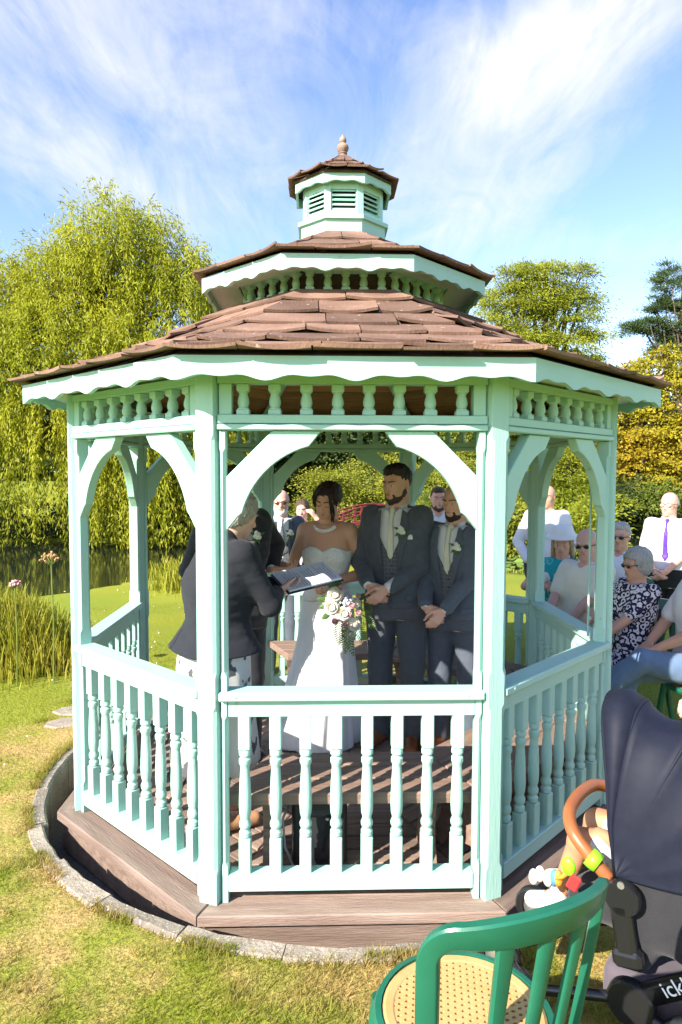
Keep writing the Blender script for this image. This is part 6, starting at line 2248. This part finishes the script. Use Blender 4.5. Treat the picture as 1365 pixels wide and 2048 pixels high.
tree('broadleaf_tree', 'yellow green tree seen through the arch over the groomsman', (5.6, 21.0),
     [c(960, 830, 25.4, 1.8, 1.5, 1.5, 100), c(1000, 900, 25, 1.4, 1.3, 1.2, 80), c(930, 920, 24.6, 1.2, 1.1, .9, 60), c(1050, 830, 25.6, 1.5, 1.3, 1.2, 60)],
     L_MID, (0.17, 0.08), 80, 0.32, 47, 0.3, r0=0.18, group='trees beyond the pond')
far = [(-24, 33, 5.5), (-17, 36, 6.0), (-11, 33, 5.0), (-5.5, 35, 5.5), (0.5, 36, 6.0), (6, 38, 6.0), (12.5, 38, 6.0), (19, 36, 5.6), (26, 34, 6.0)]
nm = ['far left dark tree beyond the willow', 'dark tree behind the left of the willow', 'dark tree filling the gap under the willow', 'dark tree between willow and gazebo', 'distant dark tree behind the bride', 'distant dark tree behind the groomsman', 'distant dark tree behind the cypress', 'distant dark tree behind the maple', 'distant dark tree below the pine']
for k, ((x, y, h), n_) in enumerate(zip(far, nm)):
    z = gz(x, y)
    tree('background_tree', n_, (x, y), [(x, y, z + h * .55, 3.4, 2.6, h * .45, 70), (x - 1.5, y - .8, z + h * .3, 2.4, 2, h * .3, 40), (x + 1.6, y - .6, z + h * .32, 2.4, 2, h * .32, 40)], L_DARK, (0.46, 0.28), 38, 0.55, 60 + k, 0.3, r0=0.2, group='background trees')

# ---- shrubs along the far bank
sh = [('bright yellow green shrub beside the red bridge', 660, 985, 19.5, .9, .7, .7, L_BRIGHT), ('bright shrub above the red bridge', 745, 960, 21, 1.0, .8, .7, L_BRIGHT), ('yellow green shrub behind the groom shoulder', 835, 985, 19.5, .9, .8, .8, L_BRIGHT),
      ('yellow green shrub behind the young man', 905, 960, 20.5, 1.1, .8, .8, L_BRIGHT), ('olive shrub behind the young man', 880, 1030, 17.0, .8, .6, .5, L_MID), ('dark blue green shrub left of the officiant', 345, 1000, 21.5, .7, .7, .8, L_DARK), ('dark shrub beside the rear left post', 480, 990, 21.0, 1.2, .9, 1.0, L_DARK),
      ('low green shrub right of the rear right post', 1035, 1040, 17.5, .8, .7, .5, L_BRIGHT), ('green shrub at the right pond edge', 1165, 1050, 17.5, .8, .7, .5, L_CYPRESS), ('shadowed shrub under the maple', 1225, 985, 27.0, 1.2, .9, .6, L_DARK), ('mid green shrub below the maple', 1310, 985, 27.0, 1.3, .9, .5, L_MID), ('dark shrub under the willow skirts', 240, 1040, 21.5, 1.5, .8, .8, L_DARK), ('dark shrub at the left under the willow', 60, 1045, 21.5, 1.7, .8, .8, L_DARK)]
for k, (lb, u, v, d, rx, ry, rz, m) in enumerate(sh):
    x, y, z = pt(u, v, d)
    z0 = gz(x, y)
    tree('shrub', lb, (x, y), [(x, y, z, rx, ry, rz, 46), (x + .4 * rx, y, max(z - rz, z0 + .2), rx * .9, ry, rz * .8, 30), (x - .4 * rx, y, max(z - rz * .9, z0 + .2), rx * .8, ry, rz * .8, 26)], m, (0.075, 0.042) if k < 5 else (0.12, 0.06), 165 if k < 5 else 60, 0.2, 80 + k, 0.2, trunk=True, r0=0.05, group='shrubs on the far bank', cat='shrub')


# ---- reeds and grasses
def reeds(label, cx, cy, rx, ry, n, h, seed, m=L_REED, lean=0.35, w=0.012, group='clumps of reeds', name='reed_clump'):
    g = np.random.default_rng(seed)
    x = cx + g.normal(0, rx, n); y = cy + g.normal(0, ry, n)
    z = np.maximum(ground_h(x, y), WATER_Z - .1)
    o = thing(name, label, 'reeds', (cx, cy, gz(cx, cy)), 0, group)
    hh = h * g.uniform(.5, 1.15, n) * np.exp(-((x - cx) / rx / 2.2) ** 2 - ((y - cy) / ry / 2.2) ** 2)
    a = g.uniform(0, 2 * PI, n); ln = hh * lean * g.uniform(.2, 1.3, n)
    seg = 4; Vs = []
    side = np.c_[-np.sin(a), np.cos(a), 0 * a] * (w * g.uniform(.6, 1.2, n))[:, None]
    side2 = np.c_[np.cos(a * 3), np.sin(a * 3), 0 * a] * (w * g.uniform(.6, 1.2, n))[:, None]
    side = np.where(g.uniform(0, 1, (n, 1)) < .5, side, side2)
    base = np.c_[x - cx, y - cy, z - gz(cx, cy) - .03]
    for i in range(seg):
        t = i / (seg - 1)
        p = base + np.c_[np.cos(a) * ln * t * t, np.sin(a) * ln * t * t, hh * (t - .22 * t * t * lean)]
        ws = (1 - t) ** .7
        Vs += [p - side * ws, p + side * ws] if i < seg - 1 else [p]
    V = np.stack(Vs, 1); kk = V.shape[1]
    b = (np.arange(n) * kk)[:, None]
    F = np.concatenate([np.concatenate([b + 2 * i, b + 2 * i + 1, b + 2 * i + 3, b + 2 * i + 2], 1) for i in range(seg - 2)])
    me = np_mesh('blades', V.reshape(-1, 3), np.r_[F, np.concatenate([b + 2 * (seg - 2), b + 2 * (seg - 2) + 1, b + kk - 1, b + kk - 1], 1)[:0]], attr={'tint': np.repeat(g.uniform(0, 1, n), kk)})
    q = link('blades', me, m, o)
    q['kind'] = 'stuff'
    return o


reeds('tall yellow green ornamental grass at the left beside the lawn', -3.2, 2.15, .42, .30, 5200, 1.12, 1, w=.006)
reeds('looser ornamental grass behind the left grass clump', -3.9, 3.2, .50, .35, 2600, 1.0, 2, w=.007)
reeds('straw coloured grass at the left edge', -4.0, 2.5, .40, .35, 2400, 1.15, 3, w=.007)
reeds('pond edge reeds beyond the left lawn', -6.3, 5.2, .7, .25, 600, .40, 4)
reeds('short reeds at the lawn corner behind the officiant', -2.45, 6.9, .35, .3, 700, .75, 5)
reeds('yellow reeds along the pond behind the left bay', -3.2, 8.4, .5, .35, 500, .6, 6)
reeds('spiky bright reeds above the bridge left', -0.35, 14.9, .5, .35, 600, 1.35, 7, L_BRIGHT)
reeds('spiky bright reeds above the bridge right', 1.5, 16.2, .9, .4, 900, 1.2, 8, L_BRIGHT)
reeds('reeds on the bank behind the young man', 3.0, 13.2, .8, .3, 600, .7, 9, L_BRIGHT)
reeds('reeds on the right bank below the cypress', 5.4, 13.6, .9, .4, 700, .7, 10, L_BRIGHT)
reeds('rusty grass at the right bank behind the standing man', 3.3, 10.2, .5, .3, 500, .45, 11)


# flowering stems in the left grass
M_UMBEL = mat('dry_umbel', (0.30, 0.17, 0.07), 0.8, (0.42, 0.27, 0.12), nscale=30); M_SEDUM = mat('pink_flower', (0.50, 0.24, 0.26), 0.8, (0.62, 0.36, 0.36), nscale=30); M_STEMG = mat('green_stem', (0.14, 0.18, 0.03), 0.6)
def umbel(label, x, y, top, r, m, seed):
    g = random.Random(seed); z = gz(x, y)
    o = thing('flower_stem', label, 'flower', (x, y, z))
    s = MB(); s.tube([(0, 0, 0), (.01, 0, top * .5), (.0, 0, top - z - .05)], .006, 5); H0 = top - z - .05
    f = MB()
    for k in range(26):
        a = g.uniform(0, 6.28); e = g.uniform(.15, 1.25); d = Vector((math.cos(a) * math.sin(e), math.sin(a) * math.sin(e), math.cos(e))) * r * g.uniform(.75, 1.05)
        s.tube([(0, 0, H0), tuple(Vector((0, 0, H0)) + d)], .0025, 4)
        for q in range(3): f.sphere(tuple(Vector((0, 0, H0)) + d + Vector((g.uniform(-1, 1), g.uniform(-1, 1), g.uniform(-1, 1))) * .012), .010, 6, 4)
    s.build('stem', M_STEMG, o); q = f.build('flower_head', m, o, True); q['kind'] = 'stuff'
umbel('tall brown umbel seed head above the left grass', -2.44, 1.55, 1.05, .10, M_UMBEL, 3)
umbel('pink flat topped flower at the left edge', -2.75, 1.55, .86, .055, M_SEDUM, 4)

# ---- lily pads
def lily(label, cx, cy, rx, ry, n, r, lift, seed):
    g = np.random.default_rng(seed); Vs = []; Fs = []; tn = []
    o = thing('water_lily', label, 'water lily', (cx, cy, WATER_Z), 0, 'water lilies')
    for k in range(n):
        x, y = g.uniform(-rx, rx), g.uniform(-ry, ry); rr_ = r * g.uniform(.6, 1.2); z = .012 + lift * g.uniform(0, 1); tx, ty = g.normal(0, .25 * (lift > .05) + .02, 2); a0 = g.uniform(0, 6.28)
        b = len(Vs); m = 9
        Vs.append((x, y, z - .01)); tn.append(g.uniform(0, 1))
        for i in range(m):
            a = a0 + .25 + (2 * PI - .5) * i / (m - 1)
            dx, dy = math.cos(a) * rr_, math.sin(a) * rr_
            Vs.append((x + dx, y + dy, z + dx * tx + dy * ty + .01)); tn.append(tn[b])
        Fs += [(b, b + 1 + i, b + 2 + i) for i in range(m - 1)]
    me = np_mesh('pads', np.array(Vs), np.array(Fs), attr={'tint': np.array(tn)})
    q = link('pads', me, L_LILY, o); q['kind'] = 'stuff'
lily('lily pads on the water behind the standing white shirted man', 4.2, 11.4, 1.3, 1.3, 190, .14, .06, 1)
lily('dense raised lily leaves at the far right bank', 11.0, 24.2, 3.0, 1.1, 700, .22, .55, 2)
lily('lily pads beside the seated guests at the right', 6.2, 11.2, 1.0, .8, 90, .14, .06, 3)
lily('few pads floating below the red bridge', 0.9, 12.0, .9, .8, 60, .13, .02, 4)

# white clover heads dotted over the lawn
g = np.random.default_rng(12); cl = MB()
for k in range(260):
    d = 4.5 + 8 * g.uniform() ** 1.2; a = g.uniform(rad(-34), rad(12)); x, y = d * math.sin(a), -4.2 + d * math.cos(a)
    if math.hypot(x, y) < 2.0 or pond_d(np.array([x]), np.array([y]))[0] > -.5: continue
    cl.sphere((x, y, gz(x, y) + .028), .0085 * g.uniform(.7, 1.2), 5, 3)
tag(cl.build('clover_flowers', M_PETAL), 'tiny white clover heads scattered over the lawn', 'clover', kind='stuff')
# ------------------------------------------------------------------ red bridge, boulders, path
M_RED = mat('red_paint', (0.13, 0.018, 0.022), 0.6, (0.10, 0.014, 0.018), nscale=6)
br_o = thing('footbridge', 'small red arched wooden footbridge across the pond', 'bridge', (0.86, 12.95, 0.38), rad(16)); br_o.scale = (.72, .72, .72)
def arch(t): return 0.30 * math.sin(PI * t)
for sy in (-1, 1):
    pp = []
    for k in range(5):
        t = k / 4; x = -1.3 + 2.6 * t
        p = MB(); p.box((x, sy * .4, arch(t) * .5 + .02), (.07, .07, arch(t) + 1.2), .004); p.build('post', M_RED, br_o)
    for h in (.56, .32):
        r = MB(); r.tube([(-1.45 + 2.9 * k / 12, sy * .4, arch(k / 12) + h) for k in range(13)], .032, 6); r.build('handrail', M_RED, br_o, True)
for k in range(16):
    t = (k + .5) / 16; x = -1.4 + 2.8 * t
    p = MB(); p.box((x, 0, arch(t)), (.165, .9, .04), .004, rot=(0, -math.atan(.30 * PI * math.cos(PI * t) / 2.8), 0)); p.build('plank', M_RED, br_o)
M_ROCK = mat('grey_rock', (0.14, 0.125, 0.11), 0.9, (0.26, 0.235, 0.21), nscale=3, nmix=.9, bump=0.9, bscale=10, spec=.1)
for k, (x, y, s, lb) in enumerate(((-1.5, 14.3, .95, 'large grey boulder behind the bearded man'), (-0.75, 13.9, .65, 'smaller grey boulder beside the large one'), (-2.3, 14.9, .7, 'grey boulder at the left of the far bank'), (3.1, 9.5, .3, 'small stone on the right pond edge'), (3.7, 9.3, .24, 'stone beside the lily pads'))):
    S = Sculpt(); g = np.random.default_rng(k)
    for q in range(4): S.u(ell(g.normal(0, .3, 3) * s * np.array([1, .7, .4]) + np.array([0, 0, .2 * s]), s * g.uniform(.35, .6, 3)), .1 * s)
    S.disp(.10 * s, 2.5 / s, k).disp(.03 * s, 9 / s, k + 5)
    tag(link('boulder', S.mesh('boulder', .075 * max(s, .4)), M_ROCK, loc=(x, y, gz(x, y))), lb, 'rock', 'boulders by the pond')

# paving stones leading to the entrance
path = link('path', None); path['kind'] = 'structure'
g = random.Random(6)
for (x, y, sx, sy, rz) in ((-1.96, .60, .15, .10, 20), (-2.0, .84, .14, .11, -10), (-1.82, .80, .10, .09, 40), (-1.86, 1.05, .16, .11, 5), (-1.70, 1.32, .17, .13, 30), (-1.95, 1.32, .12, .10, -20), (-1.50, 1.62, .17, .13, 10), (-1.72, 1.66, .13, .11, 50)):
    n = 7; a0 = g.uniform(0, 1); vs = []
    for z, sc in ((-.04, 1), (.010, 1), (.017, .95)):
        for k in range(n):
            a = a0 + 2 * PI * k / n; j = random.Random(k * 7 + int(x * 100)).uniform(.85, 1.12)
            vs.append((math.cos(a) * sx * j * sc, math.sin(a) * sy * j * sc, z))
    fs = [tuple(range(2 * n, 3 * n))] + [(q * n + k, q * n + (k + 1) % n, (q + 1) * n + (k + 1) % n, (q + 1) * n + k) for q in (0, 1) for k in range(n)]
    m = MB(); m.add(vs, fs); m.build('paving_stone', M_KERB, path, loc=(x, y, gz(x, y) - .006), rot=(0, 0, rad(rz)))

# ---- black case under the front bench
M_BLACKC = mat('black_case', (0.016, 0.017, 0.019), 0.45, (0.026, 0.027, 0.03), nscale=10, bump=.1, bscale=120, spec=.4)
case = thing('equipment_case', 'black equipment case standing under the front bench', 'case', (-0.10, -1.10, 0.002), GROT)
S = Sculpt(); S.u(rbox((0, 0, .165), (.125, .10, .165), .03), 0); S.u(rbox((0, -.095, .15), (.075, .012, .11), .01), .012)
link('case_body', S.mesh('case_body', .01), M_BLACKC, case)
q = MB(); q.box((.03, -.112, .17), (.012, .012, .17), .003, rot=(0, rad(8), 0)); q.build('strap', mat('dark_webbing', (.01, .01, .011), .6), case)
q = MB(); q.sphere((.035, -.118, .24), .010, 8, 6); q.build('buckle', M_STEEL, case, True)
q = MB(); q.tube([(-.13, -.02, .29), (-.165, -.07, .22), (-.155, -.09, .10), (-.12, -.10, .02)], .006, 6); q.build('cable', mat('grey_cable', (.35, .35, .36), .4), case, True)
q = MB(); q.tube([(-.06, 0, .325), (-.05, 0, .345), (.05, 0, .345), (.06, 0, .325)], .010, 6); q.build('handle', M_BLACKC, case, True)

# conduit clipped to the right rear edge of the side post
cd = MB(); a = rad(-22.5); px_, py_ = 1.51 * math.cos(a), 1.51 * math.sin(a)
cd.tube([(px_ - .075, py_ + .030, .90), (px_ - .075, py_ + .030, 1.92)], .006, 6)
for z in (1.0, 1.2, 1.45, 1.7): cd.box((px_ - .070, py_ + .030, z), (.02, .018, .018), .002)
cd.build('conduit', M_MINT, gazebo)

# ---- empty green chair in the foreground
green_chair('empty green resin chair with tan cane pattern seat in the foreground', (0.305, -2.56, gz(.33, -2.47) - .005), rad(204))

# ---- pushchair
M_HOOD = cloth('hood_navy', (0.0085, 0.010, 0.020), (0.012, 0.014, 0.026), rough=0.6, weave=400, bump=.06, sheen=0.0)
M_PBLK = mat('pushchair_black', (0.012, 0.012, 0.013), 0.25, spec=.5); M_PFAB = cloth('pushchair_fabric', (0.022, 0.022, 0.025), rough=.8, weave=200, bump=.4)
M_PGREY = cloth('pushchair_basket', (0.085, 0.07, 0.085), rough=.8)
M_TANB = mat('tan_leather_bar', (0.27, 0.085, 0.028), 0.38, (0.31, 0.105, 0.036), nscale=12, bump=.08, bscale=150, spec=.45)
PO = Vector((0.985, -1.95, 0)); pz = gz(0.985, -1.95) - .02
PC_ANG = rad(-38)               # forward is local -x
pram = thing('pushchair', 'black and navy pushchair with ribbed hood and tan bumper bar beside the gazebo', 'pushchair', (PO.x, PO.y, pz), PC_ANG)
# local frame: forward -x, near side -y, far side +y
HZ = 0.545; HW = 0.205
def rib(th, R, s, lift=0.0):
    """point on a hood bow: th tilt from forward, s across 0..1"""
    phi = PI * s
    c, sn = math.cos(phi), math.sin(phi)
    y = -HW * (abs(c) ** 0.80) * (1 if c > 0 else -1)
    r = R * (sn ** 0.72)
    fwd = 0.03 * max(0.0, math.cos(th - rad(86))) ** 6 * min(1.0, r / 0.16)
    return Vector((-math.cos(th) * r - fwd, y, HZ + math.sin(th) * r + lift))
bows = [(95, .500), (113, .512), (133, .50), (156, .46), (178, .40)]
nS = 34; vs = []; per_b = 7; rows = []
for b in range(len(bows) - 1):
    for q in range(per_b):
        t = q / per_b
        th = rad(bows[b][0] + (bows[b + 1][0] - bows[b][0]) * t); R = bows[b][1] + (bows[b + 1][1] - bows[b][1]) * t
        sag = 0.045 * math.sin(PI * t) ** .8
        rows.append((th, R - sag))
rows.append((rad(bows[-1][0]), bows[-1][1]))
for th, R in rows:
    for i in range(nS + 1): vs.append(rib(th, max(R, .02), i / nS))
n0 = len(vs); W_ = nS + 1
fs = [(r * W_ + i, r * W_ + i + 1, (r + 1) * W_ + i + 1, (r + 1) * W_ + i) for r in range(len(rows) - 1) for i in range(nS)]
hd_ = MB(); hd_.add(vs, fs); hood = hd_.build('hood', M_HOOD, pram, True)
sm = hood.modifiers.new('thickness', 'SOLIDIFY'); sm.thickness = .006
# curved peak in front of the first bow
vz_ = MB(); vs = []
for e, (dth, R) in enumerate(((0, .498), (-6, .522), (-12, .515))):
    for i in range(nS + 1):
        s_ = i / nS; k = math.sin(PI * s_) ** .8
        vs.append(rib(rad(95 + dth * k), .498 + (R - .498) * k, s_))
vz_.add(vs, [(r * W_ + i, (r + 1) * W_ + i, (r + 1) * W_ + i + 1, r * W_ + i + 1) for r in range(2) for i in range(nS)])
pk = vz_.build('hood_peak', M_HOOD, pram, True); sm = pk.modifiers.new('thickness', 'SOLIDIFY'); sm.thickness = .008
for th, R in bows[:4]:
    t_ = MB(); t_.tube([rib(rad(th), R + .003, i / nS) for i in range(nS + 1)], .006, 6); t_.build('hood_piping', M_HOOD, pram, True)
t_ = MB(); t_.tube([rib(rad(54), .515, i / nS) if False else rib(rad(95 - 12 * math.sin(PI * i / nS) ** .8), .498 + .007 * math.sin(PI * i / nS) ** .8, i / nS) for i in range(nS + 1)], .008, 6); t_.build('hood_rim', M_HOOD, pram, True)
# seat shell and footrest
S = Sculpt()
S.u(rbox((.16, 0, .50), (.06, .185, .30), .05, rot3(0, 0, 28)), 0); S.u(rbox((.0, 0, .40), (.17, .18, .055), .04, rot3(0, 0, -6)), .05)
S.u(rbox((.13, -.15, .46), (.17, .03, .12), .03, rot3(0, 0, 20)), .04); S.u(rbox((.13, .15, .46), (.17, .03, .12), .03, rot3(0, 0, 20)), .04)
S.disp(.006, 9, 2); link('seat_shell', S.mesh('seat_shell', .014), M_PFAB, pram)
S = Sculpt(); S.u(rbox((-.20, 0, .255), (.13, .155, .022), .018, rot3(0, 0, -38)), 0); S.disp(.003, 12, 3); link('footrest', S.mesh('footrest', .009), M_PFAB, pram)
q = MB(); q.tube([(-.08, -.17, .36), (-.20, -.18, .25), (-.30, -.16, .17), (-.315, 0, .165), (-.30, .16, .17), (-.20, .18, .25)], .013, 8); q.build('footrest_bar', M_PBLK, pram, True)
# bumper bar
bar = [(-.02, -.205, .53), (-.075, -.215, .585), (-.135, -.20, .635), (-.172, -.14, .662), (-.185, -.05, .672), (-.185, .05, .672), (-.172, .14, .662), (-.135, .20, .635), (-.075, .215, .585), (-.02, .205, .53)]
def smooth_path(P, n=6):
    P = [Vector(p) for p in P]; out = []
    for i in range(len(P) - 1):
        p0, p1, p2, p3 = P[max(i - 1, 0)], P[i], P[i + 1], P[min(i + 2, len(P) - 1)]
        for k in range(n):
            t = k / n
            out.append(.5 * ((2 * p1) + (p2 - p0) * t + (2 * p0 - 5 * p1 + 4 * p2 - p3) * t * t + (3 * p1 - p0 - 3 * p2 + p3) * t ** 3))
    out.append(P[-1]); return out
q = MB(); q.tube(smooth_path(bar), .0215, 12); q.build('bumper_bar', M_TANB, pram, True)
# side joints, frame tubes, wheels
for sy in (-1, 1):
    q = MB(); q.lathe([(.012, -.016), (.050, -.016), (.054, -.008), (.054, .010), (.046, .018), (.02, .020)], 24, Matrix.Translation((.03, sy * .232, .50)) @ Matrix.Rotation(PI / 2 * sy, 4, 'X'))
    smooth_by_angle(q.build('hinge_hub', M_PBLK, pram).data, 40)
    q = MB(); q.box((.035, sy * .228, .40), (.062, .040, .17), .012, rot=(0, rad(-10), 0)); q.box((.05, sy * .228, .315), (.088, .052, .055), .012, rot=(0, rad(-10), 0)); q.build('seat_mount', M_PBLK, pram)
    q = MB(); q.lathe([(.010, -.020), (.066, -.020), (.072, -.010), (.072, .012), (.060, .022), (.02, .024)], 28, Matrix.Translation((.065, sy * .238, .185)) @ Matrix.Rotation(PI / 2 * sy, 4, 'X'))
    smooth_by_angle(q.build('frame_joint', M_PBLK, pram).data, 40)
    q = MB(); q.lathe([(.003, 0), (.011, 0), (.011, .006), (.006, .008)], 12, Matrix.Translation((.028, sy * .250, .545)) @ Matrix.Rotation(PI / 2 * sy, 4, 'X')); q.build('rivet', M_STEEL, pram)
    q = MB(); q.tube([(.07, sy * .235, .20), (.62, sy * .235, .62), (.80, sy * .225, .86), (.86, sy * .215, .98)], 0.024, 12, flat=(.62, 1.5)); ftb = q.build('handle_tube', M_PBLK, pram, True)
    q = MB(); q.tube([(.05, sy * .235, .19), (-.22, sy * .225, .08), (-.40, sy * .18, .10)], .018, 8); q.build('front_tube', M_PBLK, pram, True)
    q = MB(); q.tube([(.07, sy * .235, .18), (.24, sy * .25, .13)], .018, 8); q.build('rear_tube', M_PBLK, pram, True)
    for (x, r, y) in ((-.40, .085, .17), (.27, .125, .275)):
        w = MB(); w.lathe([(r * .62, -.016), (r * .9, -.021), (r, -.012), (r, .012), (r * .9, .021), (r * .62, .016)], 28, Matrix.Translation((x, sy * y, r + .001)) @ Matrix.Rotation(PI / 2, 4, 'X'), cap=False)
        wo = w.build('wheel', M_PBLK, pram, True)
        w = MB(); w.lathe([(.012, -.014), (r * .6, -.010), (r * .64, 0), (r * .6, .010), (.012, .014)], 24, Matrix.Translation((x, sy * y, r + .001)) @ Matrix.Rotation(PI / 2, 4, 'X')); w.build('hub_cap', M_STEEL, wo, True)
q = MB(); q.tube([(.86, -.215, .98), (.88, -.10, 1.0), (.88, .10, 1.0), (.86, .215, .98)], .018, 10); q.build('handlebar', M_TANB, pram, True)
S = Sculpt(); S.u(rbox((.20, 0, .165), (.24, .19, .075), .04), 0); S.disp(.008, 7, 4); link('basket', S.mesh('basket', .012), M_PGREY, pram)
# white lettering along the near handle tube
txt = bpy.data.curves.new('lettering', 'FONT'); txt.body = "ickle'bubba"; txt.size = 0.062; txt.extrude = 0.0006; txt.align_x = 'LEFT'
to = bpy.data.objects.new('lettering_tmp', txt); COL.objects.link(to)
bpy.context.view_layer.update()
tme = bpy.data.meshes.new_from_object(to.evaluated_get(bpy.context.evaluated_depsgraph_get())); bpy.data.objects.remove(to)
sl_ = math.atan2(.42, .55)
lo_ = link('lettering', tme, mat('white_print', (.75, .75, .78), .5), pram, loc=(.165, -.2525, .256), rot=(PI / 2, -sl_, 0))

# toys hung on the bar
toy = thing('pram_toy', 'lime green ring toy with orange, red and white shapes clipped to the bumper bar', 'toy', (PO.x, PO.y, pz), PC_ANG)
M_LIME = mat('lime_plastic', (.22, .60, .02), .35); M_TOYW = mat('toy_white', (.72, .66, .62), .6); M_TOYO = mat('toy_orange', (.70, .25, .03), .5); M_TOYR = mat('toy_red', (.55, .03, .03), .4); M_TOYB = mat('toy_blue', (.08, .25, .55), .4)
bt = Vector((-.065, -.214, .577)); bd = Vector((-.105, .0, .06)).normalized()
q = MB(); q.lathe([(.0225, -.018), (.030, -.018), (.031, 0), (.030, .018), (.0225, .018)], 20, Matrix.Translation(bt) @ bd.to_track_quat('Z', 'Y').to_matrix().to_4x4(), cap=False); q.build('ring', M_LIME, toy, True)
q = MB(); q.sphere((-.135, -.245, .545), .024, 12, 8, (1, .6, 1.3)); q.build('disc', M_LIME, toy, True)
q = MB(); q.tube([(-.13, -.235, .53), (-.16, -.22, .49), (-.20, -.21, .46)], .008, 6); q.build('ribbon', M_TOYO, toy, True)
q = MB(); q.box((-.115, -.25, .50), (.035, .012, .05), .004, rot=(0, .4, .2)); q.build('tag', M_TOYR, toy)
for k, (dx, dz_, m) in enumerate(((0, 0, M_TOYW), (-.028, .006, M_TOYW), (-.05, -.012, M_TOYW), (.022, .012, M_TOYB), (.035, .014, M_TOYO))):
    q = MB(); q.sphere((-.215 + dx, -.205, .455 + dz_), .021, 10, 7, (.8, .8, 1.3)); q.build('petal', m, toy, True)

# child under the hood
kid = thing('person', 'toddler with bare legs sitting in the pushchair under the navy hood', 'person', (PO.x, PO.y, pz), PC_ANG)
B = Sculpt()
B.u(ell((.10, 0, .80), (.085, .075, .095)), 0); B.u(cap((.09, 0, .70), (.07, 0, .56), .055, .075), .03)
for sy in (-1, 1):
    B.u(cap((.09, sy * .075, .69), (.0, sy * .12, .60), .028, .024), .02); B.u(cap((.0, sy * .12, .60), (-.09, sy * .08, .60), .024, .018), .01)
    for kf in range(4): B.u(cap((-.09, sy * .08 + (kf - 1.5) * .010, .60), (-.125, sy * .08 + (kf - 1.5) * .012, .585), .006, .005), .003)
    B.u(cap((-.09, sy * .08, .60), (-.105, sy * (.08 - .022), .598), .007, .006), .003)
    B.u(cap((.03, sy * .06, .53), (-.15, sy * .085, .555), .054, .044), .03); B.u(cap((-.15, sy * .085, .555), (-.225, sy * .085, .33), .040, .028), .015); B.u(cap((-.225, sy * .085, .33), (-.285, sy * .085, .30), .026, .022), .02)
B.u(ell((.02, 0, .795), (.016, .012, .014)), .01)
link('body', B.mesh('body', .007), skin('toddler', (0.42, 0.215, 0.12)), kid)
S = Sculpt(); S.u(cap((.09, 0, .70), (.06, 0, .55), .064, .085), 0)
for sy in (-1, 1): S.u(cap((.04, sy * .06, .53), (-.075, sy * .075, .55), .064, .060), .03); S.u(cap((.09, sy * .07, .69), (.04, sy * .1, .64), .036, .034), .02)
link('romper', S.mesh('romper', .007), print_cloth('romper', (.50, .44, .40), (.30, .36, .46), 30, .6), kid)
for sy in (-1, 1):
    S = Sculpt(); S.u(cap((-.225, sy * .085, .315), (-.315, sy * .085, .285), .032, .029), 0); S.u(cap((-.225, sy * .085, .33), (-.22, sy * .085, .36), .032, .034), .02)
    link('shoe', S.mesh('shoe', .007), M_TOYW, kid)
S = Sculpt(); S.u(ell((.108, 0, .812), (.089, .080, .092)), 0); S.cut(rbox((.0, 0, .78), (.09, .2, .08), .02), .01); S.disp(.004, 60, 2); link('hair', S.mesh('hair', .007), H_BLOND, kid)
